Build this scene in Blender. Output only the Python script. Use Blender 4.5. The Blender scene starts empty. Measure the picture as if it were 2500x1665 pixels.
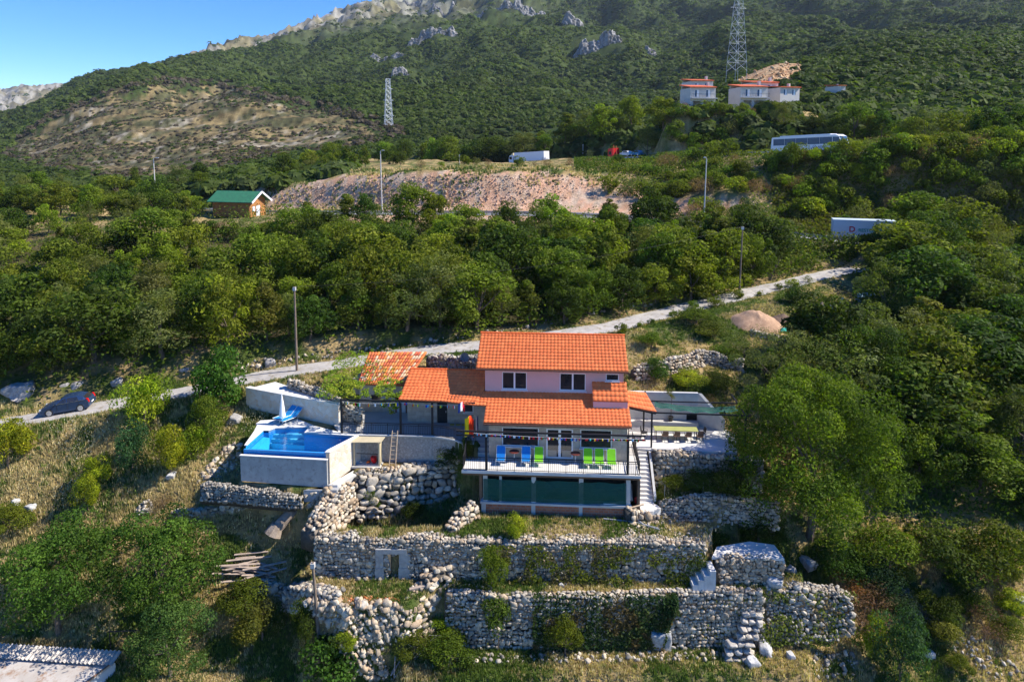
import bpy, math, random
import numpy as np
from mathutils import Matrix, Vector, noise as mnoise
random.seed(7); RNG = np.random.default_rng(11)
R = math.radians
scene = bpy.context.scene
COL = scene.collection

# ---------------------------------------------------------------- camera, sky, sun, exposure
F = 1667.0; TH = R(5.5); SH = -322.0          # focal length in photo pixels, pitch down, lens shift in photo pixels
cam_d = bpy.data.cameras.new('camera'); cam = bpy.data.objects.new('camera', cam_d); COL.objects.link(cam)
cam_d.sensor_width = 36.0; cam_d.lens = 36.0*F/2500.0; cam_d.shift_y = SH/2500.0
cam_d.clip_start = 1.0; cam_d.clip_end = 20000.0
cam.location = (0, 0, 0); cam.rotation_euler = (math.pi/2-TH, 0, 0)
scene.camera = cam
SUN_AZ = R(91); SUN_EL = R(45)                 # azimuth from +Y towards +X
world = bpy.data.worlds.new("World"); scene.world = world; world.use_nodes = True
wt = world.node_tree; wt.nodes.clear()
sky = wt.nodes.new('ShaderNodeTexSky'); sky.sky_type = 'NISHITA'; sky.sun_disc = False
sky.sun_elevation = SUN_EL; sky.sun_rotation = SUN_AZ; sky.altitude = 1500; sky.air_density = 1.0; sky.dust_density = 0.1; sky.ozone_density = 6.0
bgn = wt.nodes.new('ShaderNodeBackground'); bgn.inputs[1].default_value = 0.15
won = wt.nodes.new('ShaderNodeOutputWorld'); hsv = wt.nodes.new('ShaderNodeHueSaturation'); hsv.inputs['Saturation'].default_value = 1.3; hsv.inputs['Hue'].default_value = 0.512; hsv.inputs['Value'].default_value = 0.79; wt.links.new(sky.outputs[0], hsv.inputs['Color']); wt.links.new(hsv.outputs[0], bgn.inputs[0]); wt.links.new(bgn.outputs[0], won.inputs[0])
sd = bpy.data.lights.new('sun', 'SUN'); sd.energy = 4.6; sd.angle = R(0.5); sd.color = (1.0, 0.935, 0.83)
sun = bpy.data.objects.new('sun', sd); COL.objects.link(sun)
sdir = Vector((math.sin(SUN_AZ)*math.cos(SUN_EL), math.cos(SUN_AZ)*math.cos(SUN_EL), math.sin(SUN_EL)))
sun.rotation_euler = (-sdir).to_track_quat('-Z', 'Y').to_euler(); sun.location = (60, 30, 80)
scene.view_settings.view_transform = 'Standard'; scene.view_settings.look = 'None'
scene.view_settings.exposure = 0.98; scene.view_settings.gamma = 1.0
scene.cycles.max_bounces = 6; scene.cycles.transparent_max_bounces = 12; scene.cycles.diffuse_bounces = 3

# ---------------------------------------------------------------- measuring from the camera
def ray(px, py):
    cx = (px-1250)/F; cy = (832.5+SH-py)/F
    return np.array([cx, math.cos(TH)+cy*math.sin(TH), -math.sin(TH)+cy*math.cos(TH)])
def atY(px, py, Y): d = ray(px, py); return d*(Y/d[1])
def atZ(px, py, z): d = ray(px, py); return d*(z/d[2])
def proj(X, Y, Z):
    ax = Y*math.cos(TH)-Z*math.sin(TH); up = Y*math.sin(TH)+Z*math.cos(TH)
    return 1250+F*X/ax, 832.5+SH-F*up/ax
def z_from_py(py, Y):                           # height at depth Y that shows at photo row py
    cy = (832.5+SH-py)/F
    return Y*(-math.sin(TH)+cy*math.cos(TH))/(math.cos(TH)+cy*math.sin(TH))
# house frame: u along the facade, v away from the camera, w up from the balcony floor
HA = atY(1128, 1148, 44.6); ZS = HA[2]; _B = atZ(1563, 1162, ZS)
HU = (_B-HA)/np.linalg.norm(_B-HA); HV = np.array([-HU[1], HU[0], 0.0])
YAW = math.atan2(HU[1], HU[0])
HM = Matrix.Translation(Vector(HA)) @ Matrix.Rotation(YAW, 4, 'Z')
def to_h(p): q = np.asarray(p)-HA; return (q@HU, q@HV, q[2])
def hw(px, py, w): return to_h(atZ(px, py, ZS+w))            # photo point -> house frame, at height w
def hv(px, py, v):                                            # photo point -> house frame, on the plane v
    d = ray(px, py); return to_h(d*((v+HA@HV)/(d@HV)))
def h2w(u, v, w): return HA+HU*u+HV*v+np.array([0, 0, w])

# ---------------------------------------------------------------- materials
def col4(c): return (c[0], c[1], c[2], 1.0)
def new_mat(name):
    m = bpy.data.materials.new(name); m.use_nodes = True
    nt = m.node_tree; nt.nodes.clear()
    out = nt.nodes.new('ShaderNodeOutputMaterial'); b = nt.nodes.new('ShaderNodeBsdfPrincipled')
    nt.links.new(b.outputs[0], out.inputs[0]); b.inputs['Specular IOR Level'].default_value = 0.3
    return m, nt, b, out
def N(nt, t, **k):
    n = nt.nodes.new(t)
    for a, b in k.items(): setattr(n, a, b)
    return n
def noise_fac(nt, scale, detail=4, rough=0.6, lo=0.35, hi=0.65, src=None, kind='noise'):
    tc = N(nt, 'ShaderNodeTexCoord')
    if kind == 'noise':
        t = N(nt, 'ShaderNodeTexNoise'); t.inputs['Scale'].default_value = scale
        t.inputs['Detail'].default_value = detail; t.inputs['Roughness'].default_value = rough
        o = t.outputs['Fac']
    else:
        t = N(nt, 'ShaderNodeTexVoronoi'); t.inputs['Scale'].default_value = scale; t.feature = kind; o = t.outputs['Distance']
    nt.links.new(tc.outputs['Object'], t.inputs['Vector'])
    mr = N(nt, 'ShaderNodeMapRange'); mr.inputs[1].default_value = lo; mr.inputs[2].default_value = hi
    nt.links.new(o, mr.inputs[0]); return mr.outputs[0]
def mix(nt, fac, a, b, mode='MIX'):
    m = N(nt, 'ShaderNodeMix'); m.data_type = 'RGBA'; m.blend_type = mode
    for s, v in ((m.inputs[0], fac), (m.inputs[6], a), (m.inputs[7], b)):
        if isinstance(v, (int, float)): s.default_value = v
        elif isinstance(v, (tuple, list)): s.default_value = col4(v)
        else: nt.links.new(v, s)
    return m.outputs[2]
def bump(nt, b, h, strength=0.5, dist=0.03):
    n = N(nt, 'ShaderNodeBump'); n.inputs['Strength'].default_value = strength; n.inputs['Distance'].default_value = dist
    nt.links.new(h, n.inputs['Height']); nt.links.new(n.outputs[0], b.inputs['Normal'])
_M = {}
def mat(name, c, c2=None, scale=3.0, rough=0.8, metal=0.0, attr=False, bmp=0.0, c3=None, scale3=20.0, spec=0.3):
    if name in _M: return _M[name]
    m, nt, b, out = new_mat(name)
    base = col4(c)
    src = None
    if c2 is not None: src = mix(nt, noise_fac(nt, scale), c, c2)
    if c3 is not None: src = mix(nt, noise_fac(nt, scale3, 3, 0.7, 0.52, 0.66), src if src is not None else tuple(c), c3)
    if attr:
        a = N(nt, 'ShaderNodeAttribute'); a.attribute_name = 'Col'
        src = mix(nt, 1.0, src if src is not None else tuple(c), a.outputs['Color'], 'MULTIPLY')
    if src is not None: nt.links.new(src, b.inputs['Base Color'])
    else: b.inputs['Base Color'].default_value = base
    b.inputs['Roughness'].default_value = rough; b.inputs['Metallic'].default_value = metal; b.inputs['Specular IOR Level'].default_value = spec
    if bmp: bump(nt, b, noise_fac(nt, scale*6, 5, 0.7, 0.2, 0.8), bmp, 0.03)
    _M[name] = m; return m
def leaf_mat(name, tint=(1, 1, 1), trans=0.3, var=0.25):
    if name in _M: return _M[name]
    m, nt, b, out = new_mat(name)
    a = N(nt, 'ShaderNodeAttribute'); a.attribute_name = 'Col'
    oi = N(nt, 'ShaderNodeObjectInfo')
    hs = N(nt, 'ShaderNodeHueSaturation')
    mr = N(nt, 'ShaderNodeMapRange'); mr.inputs[3].default_value = 0.5-0.035*var*4; mr.inputs[4].default_value = 0.5+0.02*var*4
    nt.links.new(oi.outputs['Random'], mr.inputs[0]); nt.links.new(mr.outputs[0], hs.inputs['Hue'])
    mv = N(nt, 'ShaderNodeMapRange'); mv.inputs[3].default_value = 1-var; mv.inputs[4].default_value = 1+var
    ml = N(nt, 'ShaderNodeMath', operation='FRACT'); mm = N(nt, 'ShaderNodeMath', operation='MULTIPLY'); mm.inputs[1].default_value = 7.31
    nt.links.new(oi.outputs['Random'], mm.inputs[0]); nt.links.new(mm.outputs[0], ml.inputs[0]); nt.links.new(ml.outputs[0], mv.inputs[0])
    nt.links.new(mv.outputs[0], hs.inputs['Value'])
    c = mix(nt, 1.0, a.outputs['Color'], tuple(tint), 'MULTIPLY'); nt.links.new(c, hs.inputs['Color'])
    b.inputs['Roughness'].default_value = 0.7; b.inputs['Specular IOR Level'].default_value = 0.12
    nt.links.new(hs.outputs[0], b.inputs['Base Color'])
    tr = N(nt, 'ShaderNodeBsdfTranslucent')
    tc = mix(nt, 1.0, hs.outputs[0], (1.5, 1.7, 0.5), 'MULTIPLY'); nt.links.new(tc, tr.inputs['Color'])
    ms = N(nt, 'ShaderNodeMixShader'); ms.inputs[0].default_value = trans
    nt.links.new(b.outputs[0], ms.inputs[1]); nt.links.new(tr.outputs[0], ms.inputs[2]); nt.links.new(ms.outputs[0], out.inputs[0])
    _M[name] = m; return m

# ---------------------------------------------------------------- objects and meshes
def tag(o, label=None, cat=None, group=None, kind=None):
    if label: o['label'] = label
    if cat: o['category'] = cat
    if group: o['group'] = group
    if kind: o['kind'] = kind
    return o
def thing(name, label, cat, loc=(0, 0, 0), rz=0.0, group=None):
    o = bpy.data.objects.new(name, None); COL.objects.link(o); o.empty_display_size = 0.3
    o.location = [float(v) for v in loc]; o.rotation_euler = (0, 0, rz)
    return tag(o, label, cat, group)
def put(name, me, parent=None, worldspace=True):
    o = bpy.data.objects.new(name, me); COL.objects.link(o)
    if parent is not None:
        o.parent = parent
        if worldspace:
            chain = Matrix.Identity(4); q = parent
            while q is not None:
                if q.type == 'EMPTY': chain = (Matrix.Translation(q.location) @ q.rotation_euler.to_matrix().to_4x4()) @ chain
                q = q.parent
            o.matrix_parent_inverse = chain.inverted() if parent.type == 'EMPTY' else Matrix.Identity(4)
    return o
def np_mesh(name, V, Fs, m, C=None, smooth=False):
    """V (n,3); Fs (k,3) or (k,4) array; C per-face colours (k,3)"""
    me = bpy.data.meshes.new(name); V = np.asarray(V, np.float32); Fs = np.asarray(Fs, np.int32)
    k, n = Fs.shape
    me.vertices.add(len(V)); me.vertices.foreach_set('co', V.ravel())
    me.loops.add(k*n); me.loops.foreach_set('vertex_index', Fs.ravel())
    me.polygons.add(k); me.polygons.foreach_set('loop_start', np.arange(0, k*n, n, dtype=np.int32))
    if C is not None:
        ca = me.color_attributes.new('Col', 'BYTE_COLOR' if False else 'FLOAT_COLOR', 'CORNER' if len(C) == k else 'POINT')
        C = np.asarray(C, np.float32); C4 = np.ones((len(C), 4), np.float32); C4[:, :3] = C
        if len(C) == k: C4 = np.repeat(C4, n, axis=0)
        ca.data.foreach_set('color', C4.ravel())
    me.update(calc_edges=True)
    if smooth: me.polygons.foreach_set('use_smooth', np.ones(k, bool))
    me.materials.append(m); return me
class MB:
    """collects shapes into one mesh"""
    def __init__(s, M=None): s.V = []; s.F = []; s.C = []; s.M = M; s.col = (1, 1, 1)
    def add(s, pts, faces, c=None):
        o = len(s.V); M = s.M
        for p in pts:
            s.V.append(tuple(M @ Vector([float(v) for v in p])) if M is not None else tuple(float(v) for v in p))
        for f in faces: s.F.append([i+o for i in f]); s.C.append(c or s.col)
        return s
    def box(s, x0, x1, y0, y1, z0, z1, c=None):
        if x0 > x1: x0, x1 = x1, x0
        if y0 > y1: y0, y1 = y1, y0
        if z0 > z1: z0, z1 = z1, z0
        P = [(x, y, z) for z in (z0, z1) for y in (y0, y1) for x in (x0, x1)]
        return s.add(P, [(0, 2, 3, 1), (4, 5, 7, 6), (0, 1, 5, 4), (2, 6, 7, 3), (0, 4, 6, 2), (1, 3, 7, 5)], c)
    def slab(s, poly, z0, z1, c=None):            # poly of (x,y) or (x,y,dz); vertical extrusion
        n = len(poly); P = [(p[0], p[1], z0+(p[2] if len(p) > 2 else 0)) for p in poly]+[(p[0], p[1], z1+(p[2] if len(p) > 2 else 0)) for p in poly]
        a = sum(poly[i][0]*poly[(i+1) % n][1]-poly[(i+1) % n][0]*poly[i][1] for i in range(n))
        fs = [tuple(range(n, 2*n)), tuple(range(n-1, -1, -1))]+[(i, (i+1) % n, (i+1) % n+n, i+n) for i in range(n)]
        if a < 0: fs = [tuple(reversed(f)) for f in fs]
        return s.add(P, fs, c)
    def hull8(s, A, B, c=None):                   # two quads A (4 pts) and B (4 pts) joined
        return s.add(list(A)+list(B), [(0, 1, 2, 3), (7, 6, 5, 4), (0, 4, 5, 1), (1, 5, 6, 2), (2, 6, 7, 3), (3, 7, 4, 0)], c)
    def tube(s, p0, p1, r0, r1=None, n=6, c=None, cap=True):
        r1 = r0 if r1 is None else r1; p0 = Vector([float(v) for v in p0]); p1 = Vector([float(v) for v in p1]); d = (p1-p0)
        if d.length < 1e-6: return s
        d.normalize(); a = d.orthogonal().normalized(); b = d.cross(a)
        P = []
        for p, r in ((p0, r0), (p1, r1)):
            for i in range(n):
                t = 2*math.pi*(i+.5)/n; P.append(p+(a*math.cos(t)+b*math.sin(t))*r)
        fs = [(i, (i+1) % n, (i+1) % n+n, i+n) for i in range(n)]
        if cap: fs += [tuple(range(n-1, -1, -1)), tuple(range(n, 2*n))]
        return s.add(P, fs, c)
    def path(s, pts, r, n=6, c=None):
        for a, b in zip(pts[:-1], pts[1:]): s.tube(a, b, r, r, n, c)
        return s
    def beam(s, p0, p1, w, h, c=None):            # rectangular bar between two points
        p0 = Vector([float(v) for v in p0]); p1 = Vector([float(v) for v in p1]); d = (p1-p0).normalized()
        up = Vector((0, 0, 1)) if abs(d.z) < 0.95 else Vector((0, 1, 0))
        a = d.cross(up).normalized()*(w/2); b = a.cross(d).normalized()*(h/2)
        return s.hull8([p0-a-b, p0+a-b, p0+a+b, p0-a+b], [p1-a-b, p1+a-b, p1+a+b, p1-a+b], c)
    def lathe(s, cx, cy, prof, n=12, c=None):     # prof: list of (r,z)
        P = []; fs = []
        for r, z in prof:
            for i in range(n): t = 2*math.pi*i/n; P.append((cx+r*math.cos(t), cy+r*math.sin(t), z))
        for k in range(len(prof)-1):
            for i in range(n): fs.append((k*n+i, k*n+(i+1) % n, (k+1)*n+(i+1) % n, (k+1)*n+i))
        fs.append(tuple(range(n-1, -1, -1))); fs.append(tuple(range((len(prof)-1)*n, len(prof)*n)))
        return s.add(P, fs, c)
    def mesh(s, name, m, smooth=False):
        me = bpy.data.meshes.new(name); me.from_pydata(s.V, [], s.F)
        ca = me.color_attributes.new('Col', 'FLOAT_COLOR', 'CORNER')
        L = []
        for f, c in zip(s.F, s.C): L += [c[0], c[1], c[2], 1.0]*len(f)
        ca.data.foreach_set('color', L)
        if smooth: me.polygons.foreach_set('use_smooth', [True]*len(me.polygons))
        me.materials.append(m); me.update(); return me
    def build(s, name, m, parent=None, smooth=False): return put(name, s.mesh(name, m, smooth), parent)
    def local(s, name, m, parent=None, smooth=False): return put(name, s.mesh(name, m, smooth), parent, False)
def copy_tree(o, parent=None):
    c = o.copy(); COL.objects.link(c); c.parent = parent
    for ch in list(o.children): copy_tree(ch, c)
    return c

# ---------------------------------------------------------------- value noise in numpy
_perm = np.random.default_rng(5).random((256, 256))
def vnoise(x, y):
    xi = np.floor(x).astype(int); yi = np.floor(y).astype(int); fx = x-xi; fy = y-yi
    fx = fx*fx*(3-2*fx); fy = fy*fy*(3-2*fy)
    a = _perm[xi & 255, yi & 255]; b = _perm[(xi+1) & 255, yi & 255]; c = _perm[xi & 255, (yi+1) & 255]; d = _perm[(xi+1) & 255, (yi+1) & 255]
    return (a*(1-fx)+b*fx)*(1-fy)+(c*(1-fx)+d*fx)*fy
def fbm(x, y, o=4, g=0.5):
    s = 0; a = 1; t = 0
    for i in range(o): s = s+a*vnoise(x*2**i+17*i, y*2**i+31*i); t += a; a *= g
    return s/t
def in_poly(px, py, poly):
    px = np.asarray(px, float); py = np.asarray(py, float); r = np.zeros(px.shape, bool); n = len(poly)
    for i in range(n):
        x0, y0 = poly[i][:2]; x1, y1 = poly[(i+1) % n][:2]
        c = ((y0 > py) != (y1 > py)) & (px < (x1-x0)*(py-y0)/((y1-y0) if y1 != y0 else 1e-9)+x0)
        r ^= c
    return r
def seg_dist(X, Y, pts):
    """distance to polyline and interpolated third value"""
    best = np.full(X.shape, 1e9); val = np.zeros(X.shape)
    for a, b in zip(pts[:-1], pts[1:]):
        dx, dy = b[0]-a[0], b[1]-a[1]; L = dx*dx+dy*dy+1e-12
        t = np.clip(((X-a[0])*dx+(Y-a[1])*dy)/L, 0, 1); d = np.hypot(X-a[0]-t*dx, Y-a[1]-t*dy)
        m = d < best; best = np.where(m, d, best)
        if len(a) > 2: val = np.where(m, a[2]+t*(b[2]-a[2]), val)
    return best, val
def sstep(a, b, x): t = np.clip((x-a)/(b-a), 0, 1); return t*t*(3-2*t)
# ================================================================ TERRAIN
YK = [30, 36, 40, 42.5, 44, 46, 48, 50, 54, 58, 62, 66, 80, 95, 105, 115, 122, 132, 145, 165, 200, 230, 300, 420, 600, 900, 1400, 2200, 3500]
CK = [-600, 0, 300, 600, 900, 1250, 1600, 1900, 2200, 2500, 3100]
ZN = {  # heights for the first 11 depths
 -600: [-34, -33, -31.5, -30, -29, -27.5, -26, -24.5, -22.2, -21.2, -20.0],
 0:    [-34, -33, -31.5, -30, -28.6, -27, -25.4, -24, -21.8, -20.6, -19.2],
 300:  [-34, -33, -31.3, -29.6, -28.2, -26.6, -25, -23.6, -21.8, -20.4, -19.2],
 600:  [-34, -33, -31.3, -29.2, -27.8, -25.2, -24.1, -23.3, -21.4, -19.7, -18.6],
 900:  [-34, -33, -31.3, -29.5, -27.8, -26.4, -24.3, -23.2, -20.6, -19.1, -18.2],
 1250: [-34, -33, -31.5, -30.9, -27.8, -25.3, -25.2, -22.4, -20.0, -18.6, -17.8],
 1600: [-34, -33, -31.5, -30.9, -27.8, -25.6, -24.5, -23.0, -20.0, -18.4, -17.6],
 1900: [-34, -33, -31.5, -30.5, -28.8, -27.2, -25.8, -24.4, -21.6, -19.4, -18.0],
 2200: [-34, -33, -31.5, -30.0, -29.0, -27.8, -26.6, -25.3, -23.0, -21.0, -19.4],
 2500: [-34, -33, -31.3, -29.8, -28.8, -27.6, -26.4, -25.2, -23.2, -21.5, -20.0],
 3100: [-34, -33, -31.3, -29.8, -28.8, -27.6, -26.4, -25.2, -23.2, -21.5, -20.0]}
PF = {  # photo rows for the other depths
 -600: [840, 730, 640, 595, 560, 545, 520, 495, 478, 455, 440, 410, 380, 350, 330, 310, 290, 200],
 0:    [840, 725, 630, 590, 555, 540, 520, 500, 484, 466, 452, 424, 392, 352, 318, 316, 296, 222],
 300:  [825, 715, 625, 580, 550, 535, 520, 502, 482, 460, 446, 408, 350, 262, 194, 205, 215, 220],
 600:  [810, 700, 615, 575, 545, 530, 500, 470, 450, 430, 415, 380, 325, 255, 190, 145, 118, 130],
 900:  [790, 690, 605, 560, 532, 517, 428, 420, 414, 404, 394, 368, 312, 248, 165, 90, 28, 20],
 1250: [795, 690, 605, 555, 520, 505, 418, 408, 404, 400, 388, 355, 300, 235, 150, 60, -60, -150],
 1600: [765, 680, 590, 548, 505, 480, 430, 408, 395, 330, 300, 285, 270, 215, 140, 50, -60, -150],
 1900: [775, 690, 578, 548, 440, 380, 374, 350, 312, 258, 226, 160, 170, 150, 90, 20, -60, -150],
 2200: [805, 700, 600, 542, 450, 372, 362, 340, 300, 240, 205, 140, 105, 112, 70, 10, -60, -150],
 2500: [830, 730, 620, 550, 455, 364, 352, 328, 290, 230, 190, 125, 85, 92, 60, 10, -60, -150],
 3100: [830, 730, 620, 550, 455, 364, 352, 328, 290, 230, 190, 125, 85, 92, 60, 10, -60, -150]}
def z2py(z, Y): return proj(0, Y, z)[1]
TAB = np.array([[z2py(z, Y) for z, Y in zip(ZN[c], YK)]+PF[c] for c in CK])
LYK = np.log(YK)
def cubic_interp(xk, yk, x):
    """Catmull-Rom style (limited) interpolation along the last axis of yk"""
    xk = np.asarray(xk, float); n = len(xk)
    d = np.diff(yk, axis=-1)/np.diff(xk)
    m = np.zeros(yk.shape); m[..., 1:-1] = np.where(d[..., 1:]*d[..., :-1] > 0, 2*d[..., 1:]*d[..., :-1]/(d[..., 1:]+d[..., :-1]+1e-12), 0)
    m[..., 0] = d[..., 0]; m[..., -1] = d[..., -1]
    i = np.clip(np.searchsorted(xk, x)-1, 0, n-2); h = xk[i+1]-xk[i]; t = np.clip((x-xk[i])/h, 0, 1)
    y0 = yk[..., i]; y1 = yk[..., i+1]; m0 = m[..., i]*h; m1 = m[..., i+1]*h
    return (2*t**3-3*t**2+1)*y0+(t**3-2*t**2+t)*m0+(-2*t**3+3*t**2)*y1+(t**3-t**2)*m1
def base_z(PX, Y):
    """vectorised: PX, Y arrays -> height"""
    PX = np.asarray(PX, float); Y = np.asarray(Y, float); sh = PX.shape
    px = PX.ravel(); ly = np.log(Y.ravel())
    A = cubic_interp(LYK, TAB, ly)                     # (cols, n)
    i = np.clip(np.searchsorted(CK, px)-1, 0, len(CK)-2); ck = np.array(CK, float)
    t = np.clip((px-ck[i])/(ck[i+1]-ck[i]), 0, 1); t = t*t*(3-2*t)*0.5+t*0.5
    n = np.arange(len(px)); py = A[i, n]*(1-t)+A[i+1, n]*t
    return z_from_py(py, Y.ravel()).reshape(sh)
def Wp(pts): return [tuple(atY(*p)) for p in pts]
LANE = Wp([(-700, 1085, 50.5), (-350, 1075, 51.5), (-50, 1045, 52.8), (100, 1018, 53.5), (240, 994, 54.5), (450, 957, 56), (600, 926, 57.5), (720, 903, 58.5), (850, 886, 59.5), (950, 868, 60.3), (1050, 853, 60.8), (1180, 842, 61.3),
           (1400, 812, 63), (1500, 795, 65.2), (1600, 770, 68.2), (1700, 745, 71), (1800, 721, 74), (1900, 698, 77.3), (2000, 673, 81), (2120, 650, 86), (2230, 636, 90), (2500, 610, 97)])
HWY2 = Wp([(-500, 500, 175), (-100, 503, 165), (150, 503, 160), (382, 508, 150), (650, 520, 136), (932, 520, 124), (1250, 520, 116), (1500, 528, 110), (1720, 549, 104), (1880, 562, 100), (2040, 584, 96), (2170, 598, 93), (2350, 612, 92), (2500, 625, 91)])
HWY1 = Wp([(700, 432, 300), (900, 420, 262), (1100, 411, 236), (1300, 401, 214), (1500, 393, 188), (1700, 386, 160), (1850, 381, 136), (2000, 377, 122), (2200, 372, 116), (2450, 362, 114), (2900, 350, 112)])
PATIO_W = 0.9
def hp(*uv): return [tuple(h2w(u, v, 0)[:2]) for u, v in uv]
# pads: polygon in world x,y ; height ; blend width outside
PADS = []
def pad(poly, z, bl=0.3): PADS.append(([tuple(p) for p in poly], z, bl))
def P2(px, py, z): p = atZ(px, py, z); return (p[0], p[1])
ZP = ZS+PATIO_W
def build_pads():
    z3 = ZS-8.85; z2 = ZS-5.6; z1 = ZS-3.08
    # lower meadow terrace, ledge terrace between the two long walls, house-base terrace
    pad([P2(1000, 1600, z3), P2(1100, 1560, z3), P2(1850, 1585, z3), P2(1960, 1560, z3), P2(1960, 1640, z3), P2(1500, 1640, z3), P2(1000, 1660, z3)], z3, 1.2)
    pad([P2(764, 1404, z2), P2(1250, 1404, z2), P2(1700, 1400, z2), P2(1960, 1400, z2), P2(1950, 1440, z2), P2(1850, 1441, z2), P2(1250, 1446, z2), P2(1060, 1438, z2), P2(1000, 1470, z2), P2(850, 1490, z2), P2(740, 1470, z2)], z2, 0.35)
    pad([P2(764, 1309, z1), P2(1250, 1313, z1), P2(1720, 1320, z1), P2(1740, 1290, z1), P2(1620, 1262, z1), P2(1540, 1245, z1)]+hp((11.2, 0.15), (1.2, 0.15))+[P2(1085, 1285, z1), P2(850, 1285, z1)], z1, 0.25)
    # below the balcony, house platform, patio, right dining terrace
    pad(hp((1.0, 0.1), (12.1, 0.1), (12.1, 4.2), (1.0, 4.2)), z1, 0.1)
    pad([P2(1592, 1097, ZS), P2(1800, 1106, ZS), P2(1790, 1050, ZS), P2(1755, 1040, ZS), P2(1700, 1036, ZS), P2(1540, 1034, ZS)]+hp((11.3, 9.0), (11.3, 5.3), (12.9, 5.3)), ZS-0.16, 0.15)
    pad(hp((-0.3, 4.2), (11.2, 4.2), (11.2, 9.8), (-0.3, 9.8)), ZS-0.1, 0.1)
    pad([P2(829, 1060, ZP), P2(1062, 1062, ZP), P2(1130, 1081, ZP), P2(1165, 1090, ZP), P2(1195, 1010, ZP), P2(995, 1005, ZP), P2(880, 1000, ZP), P2(800, 985, ZP), P2(775, 1000, ZP), P2(640, 1030, ZP), P2(650, 1050, ZP)], ZP-0.12, 0.12)
    # ledge with the shed below the patio
    zl = ZS-1.12
    pad([P2(850, 1150, zl), P2(960, 1150, zl), P2(1100, 1135, zl), P2(1125, 1128, zl), P2(1125, 1118, zl), P2(1062, 1110, zl), P2(860, 1106, zl)], zl-0.03, 0.3)
    # garden bed right of the stairs
    zg = ZS-2.25
    pad([P2(1608, 1215, zg), P2(1800, 1225, zg), P2(1800, 1178, zg), P2(1612, 1176, zg)], zg, 0.3)
    pad(hp((11.9, -0.2), (13.3, -0.2), (13.3, 2.2), (13.2, 4.6), (11.9, 4.6)), ZS-3.0, 0.15)
    pad(hp((-1.6, 3.3), (1.3, 3.2), (1.3, 3.9), (-1.6, 3.9)), ZS-1.7, 0.2)
    vx = lambda px, Y: ((px-1250)/F*(Y*math.cos(TH)-8*math.sin(TH)), Y)
    VPAD.append(([vx(1650, 170.5), vx(1965, 170.5), vx(1965, 200), vx(1650, 200)], z_from_py(273, 174), 7.0))
    # pool pit
    zb = ZS-1.3
    pad([P2(580, 1172, zb), P2(800, 1192, zb), P2(862, 1150, zb), P2(862, 1110, zb), P2(640, 1100, zb)], zb-0.2, 0.2)
VPAD = []
build_pads()
PADS += VPAD
def poly_sd(X, Y, poly):
    d, _ = seg_dist(X, Y, list(poly)+[poly[0]]); ins = in_poly(X, Y, poly); return np.where(ins, -d, d)
def ground(X, Y, detail=True):
    X = np.asarray(X, float); Y = np.asarray(Y, float)
    zz = -21.0*np.ones(X.shape)
    for _ in range(2):                                # column of the photo this ground point falls in
        PX = 1250+F*X/(Y*math.cos(TH)-zz*math.sin(TH)); zz = base_z(PX, Y)
    z = zz
    far = sstep(120, 500, Y)
    z = z+(fbm(X*0.25, Y*0.25, 4)-0.5)*0.8*(1-sstep(62, 70, Y))*sstep(30, 40, Y)
    z = z+(fbm(X*0.12, Y*0.12, 4)-0.5)*2.0*sstep(64, 85, Y)*(1-far)
    rd = 1-np.abs(2*fbm(X/160+3, Y/420+9, 4)-1)       # gullies running down the mountain
    z = z+far*(rd-0.75)*np.minimum(Y, 1500)*0.085*sstep(250, 800, Y)+far*(fbm(X/40, Y/40, 4)-0.5)*np.minimum(Y, 1200)*0.03
    for path, hwid, bl, off in ((LANE, 1.75, 2.6, 0.0), (HWY2, 5.5, 6.0, 0.0), (HWY1, 5.5, 7.0, 0.0)):
        d, v = seg_dist(X, Y, path); t = 1-sstep(hwid, hwid+bl, d); z = z*(1-t)+(v-0.06+off)*t
    for poly, pz, bl in PADS:
        sd = poly_sd(X, Y, poly); t = 1-sstep(0, bl, sd); z = z*(1-t)+pz*t
    return z
# the grid
ROWS = np.concatenate([np.arange(33, 66, 0.22), 66*np.power(1.0125, np.arange(0, 322))])
COLS = np.concatenate([np.arange(-1500, -200, 40), np.arange(-200, 2700, 7.5), np.arange(2700, 4000, 40)])
PXg, Yg = np.meshgrid(COLS, ROWS)
Xg = (PXg-1250)/F*(Yg*math.cos(TH)+21*math.sin(TH))
Zg = ground(Xg, Yg)
Zg = Zg+RNG.normal(size=Zg.shape)*sstep(1200, 1700, Yg)*np.minimum(Yg, 2600)*0.0016
def gsample(X, Y):
    """height of the finished ground sheet"""
    X = np.asarray(X, float); Y = np.asarray(Y, float)
    pc = 1250+F*X/(Y*math.cos(TH)+21*math.sin(TH))
    i = np.clip(np.searchsorted(ROWS, Y)-1, 0, len(ROWS)-2); j = np.clip(np.searchsorted(COLS, pc)-1, 0, len(COLS)-2)
    t = np.clip((Y-ROWS[i])/(ROWS[i+1]-ROWS[i]), 0, 1); s = np.clip((pc-COLS[j])/(COLS[j+1]-COLS[j]), 0, 1)
    return (Zg[i, j]*(1-s)+Zg[i, j+1]*s)*(1-t)+(Zg[i+1, j]*(1-s)+Zg[i+1, j+1]*s)*t
def gz(x, y): return float(gsample(x, y))
def on_ground(px, py, y0=38.0, y1=400.0, step=0.07):
    """first terrain point seen through a photo pixel"""
    d = ray(px, py); Y = np.arange(y0, y1, step); X = d[0]/d[1]*Y; Z = d[2]/d[1]*Y
    g = gsample(X, Y); k = np.argmax(Z <= g); 
    return np.array([X[k], Y[k], g[k]])
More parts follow.
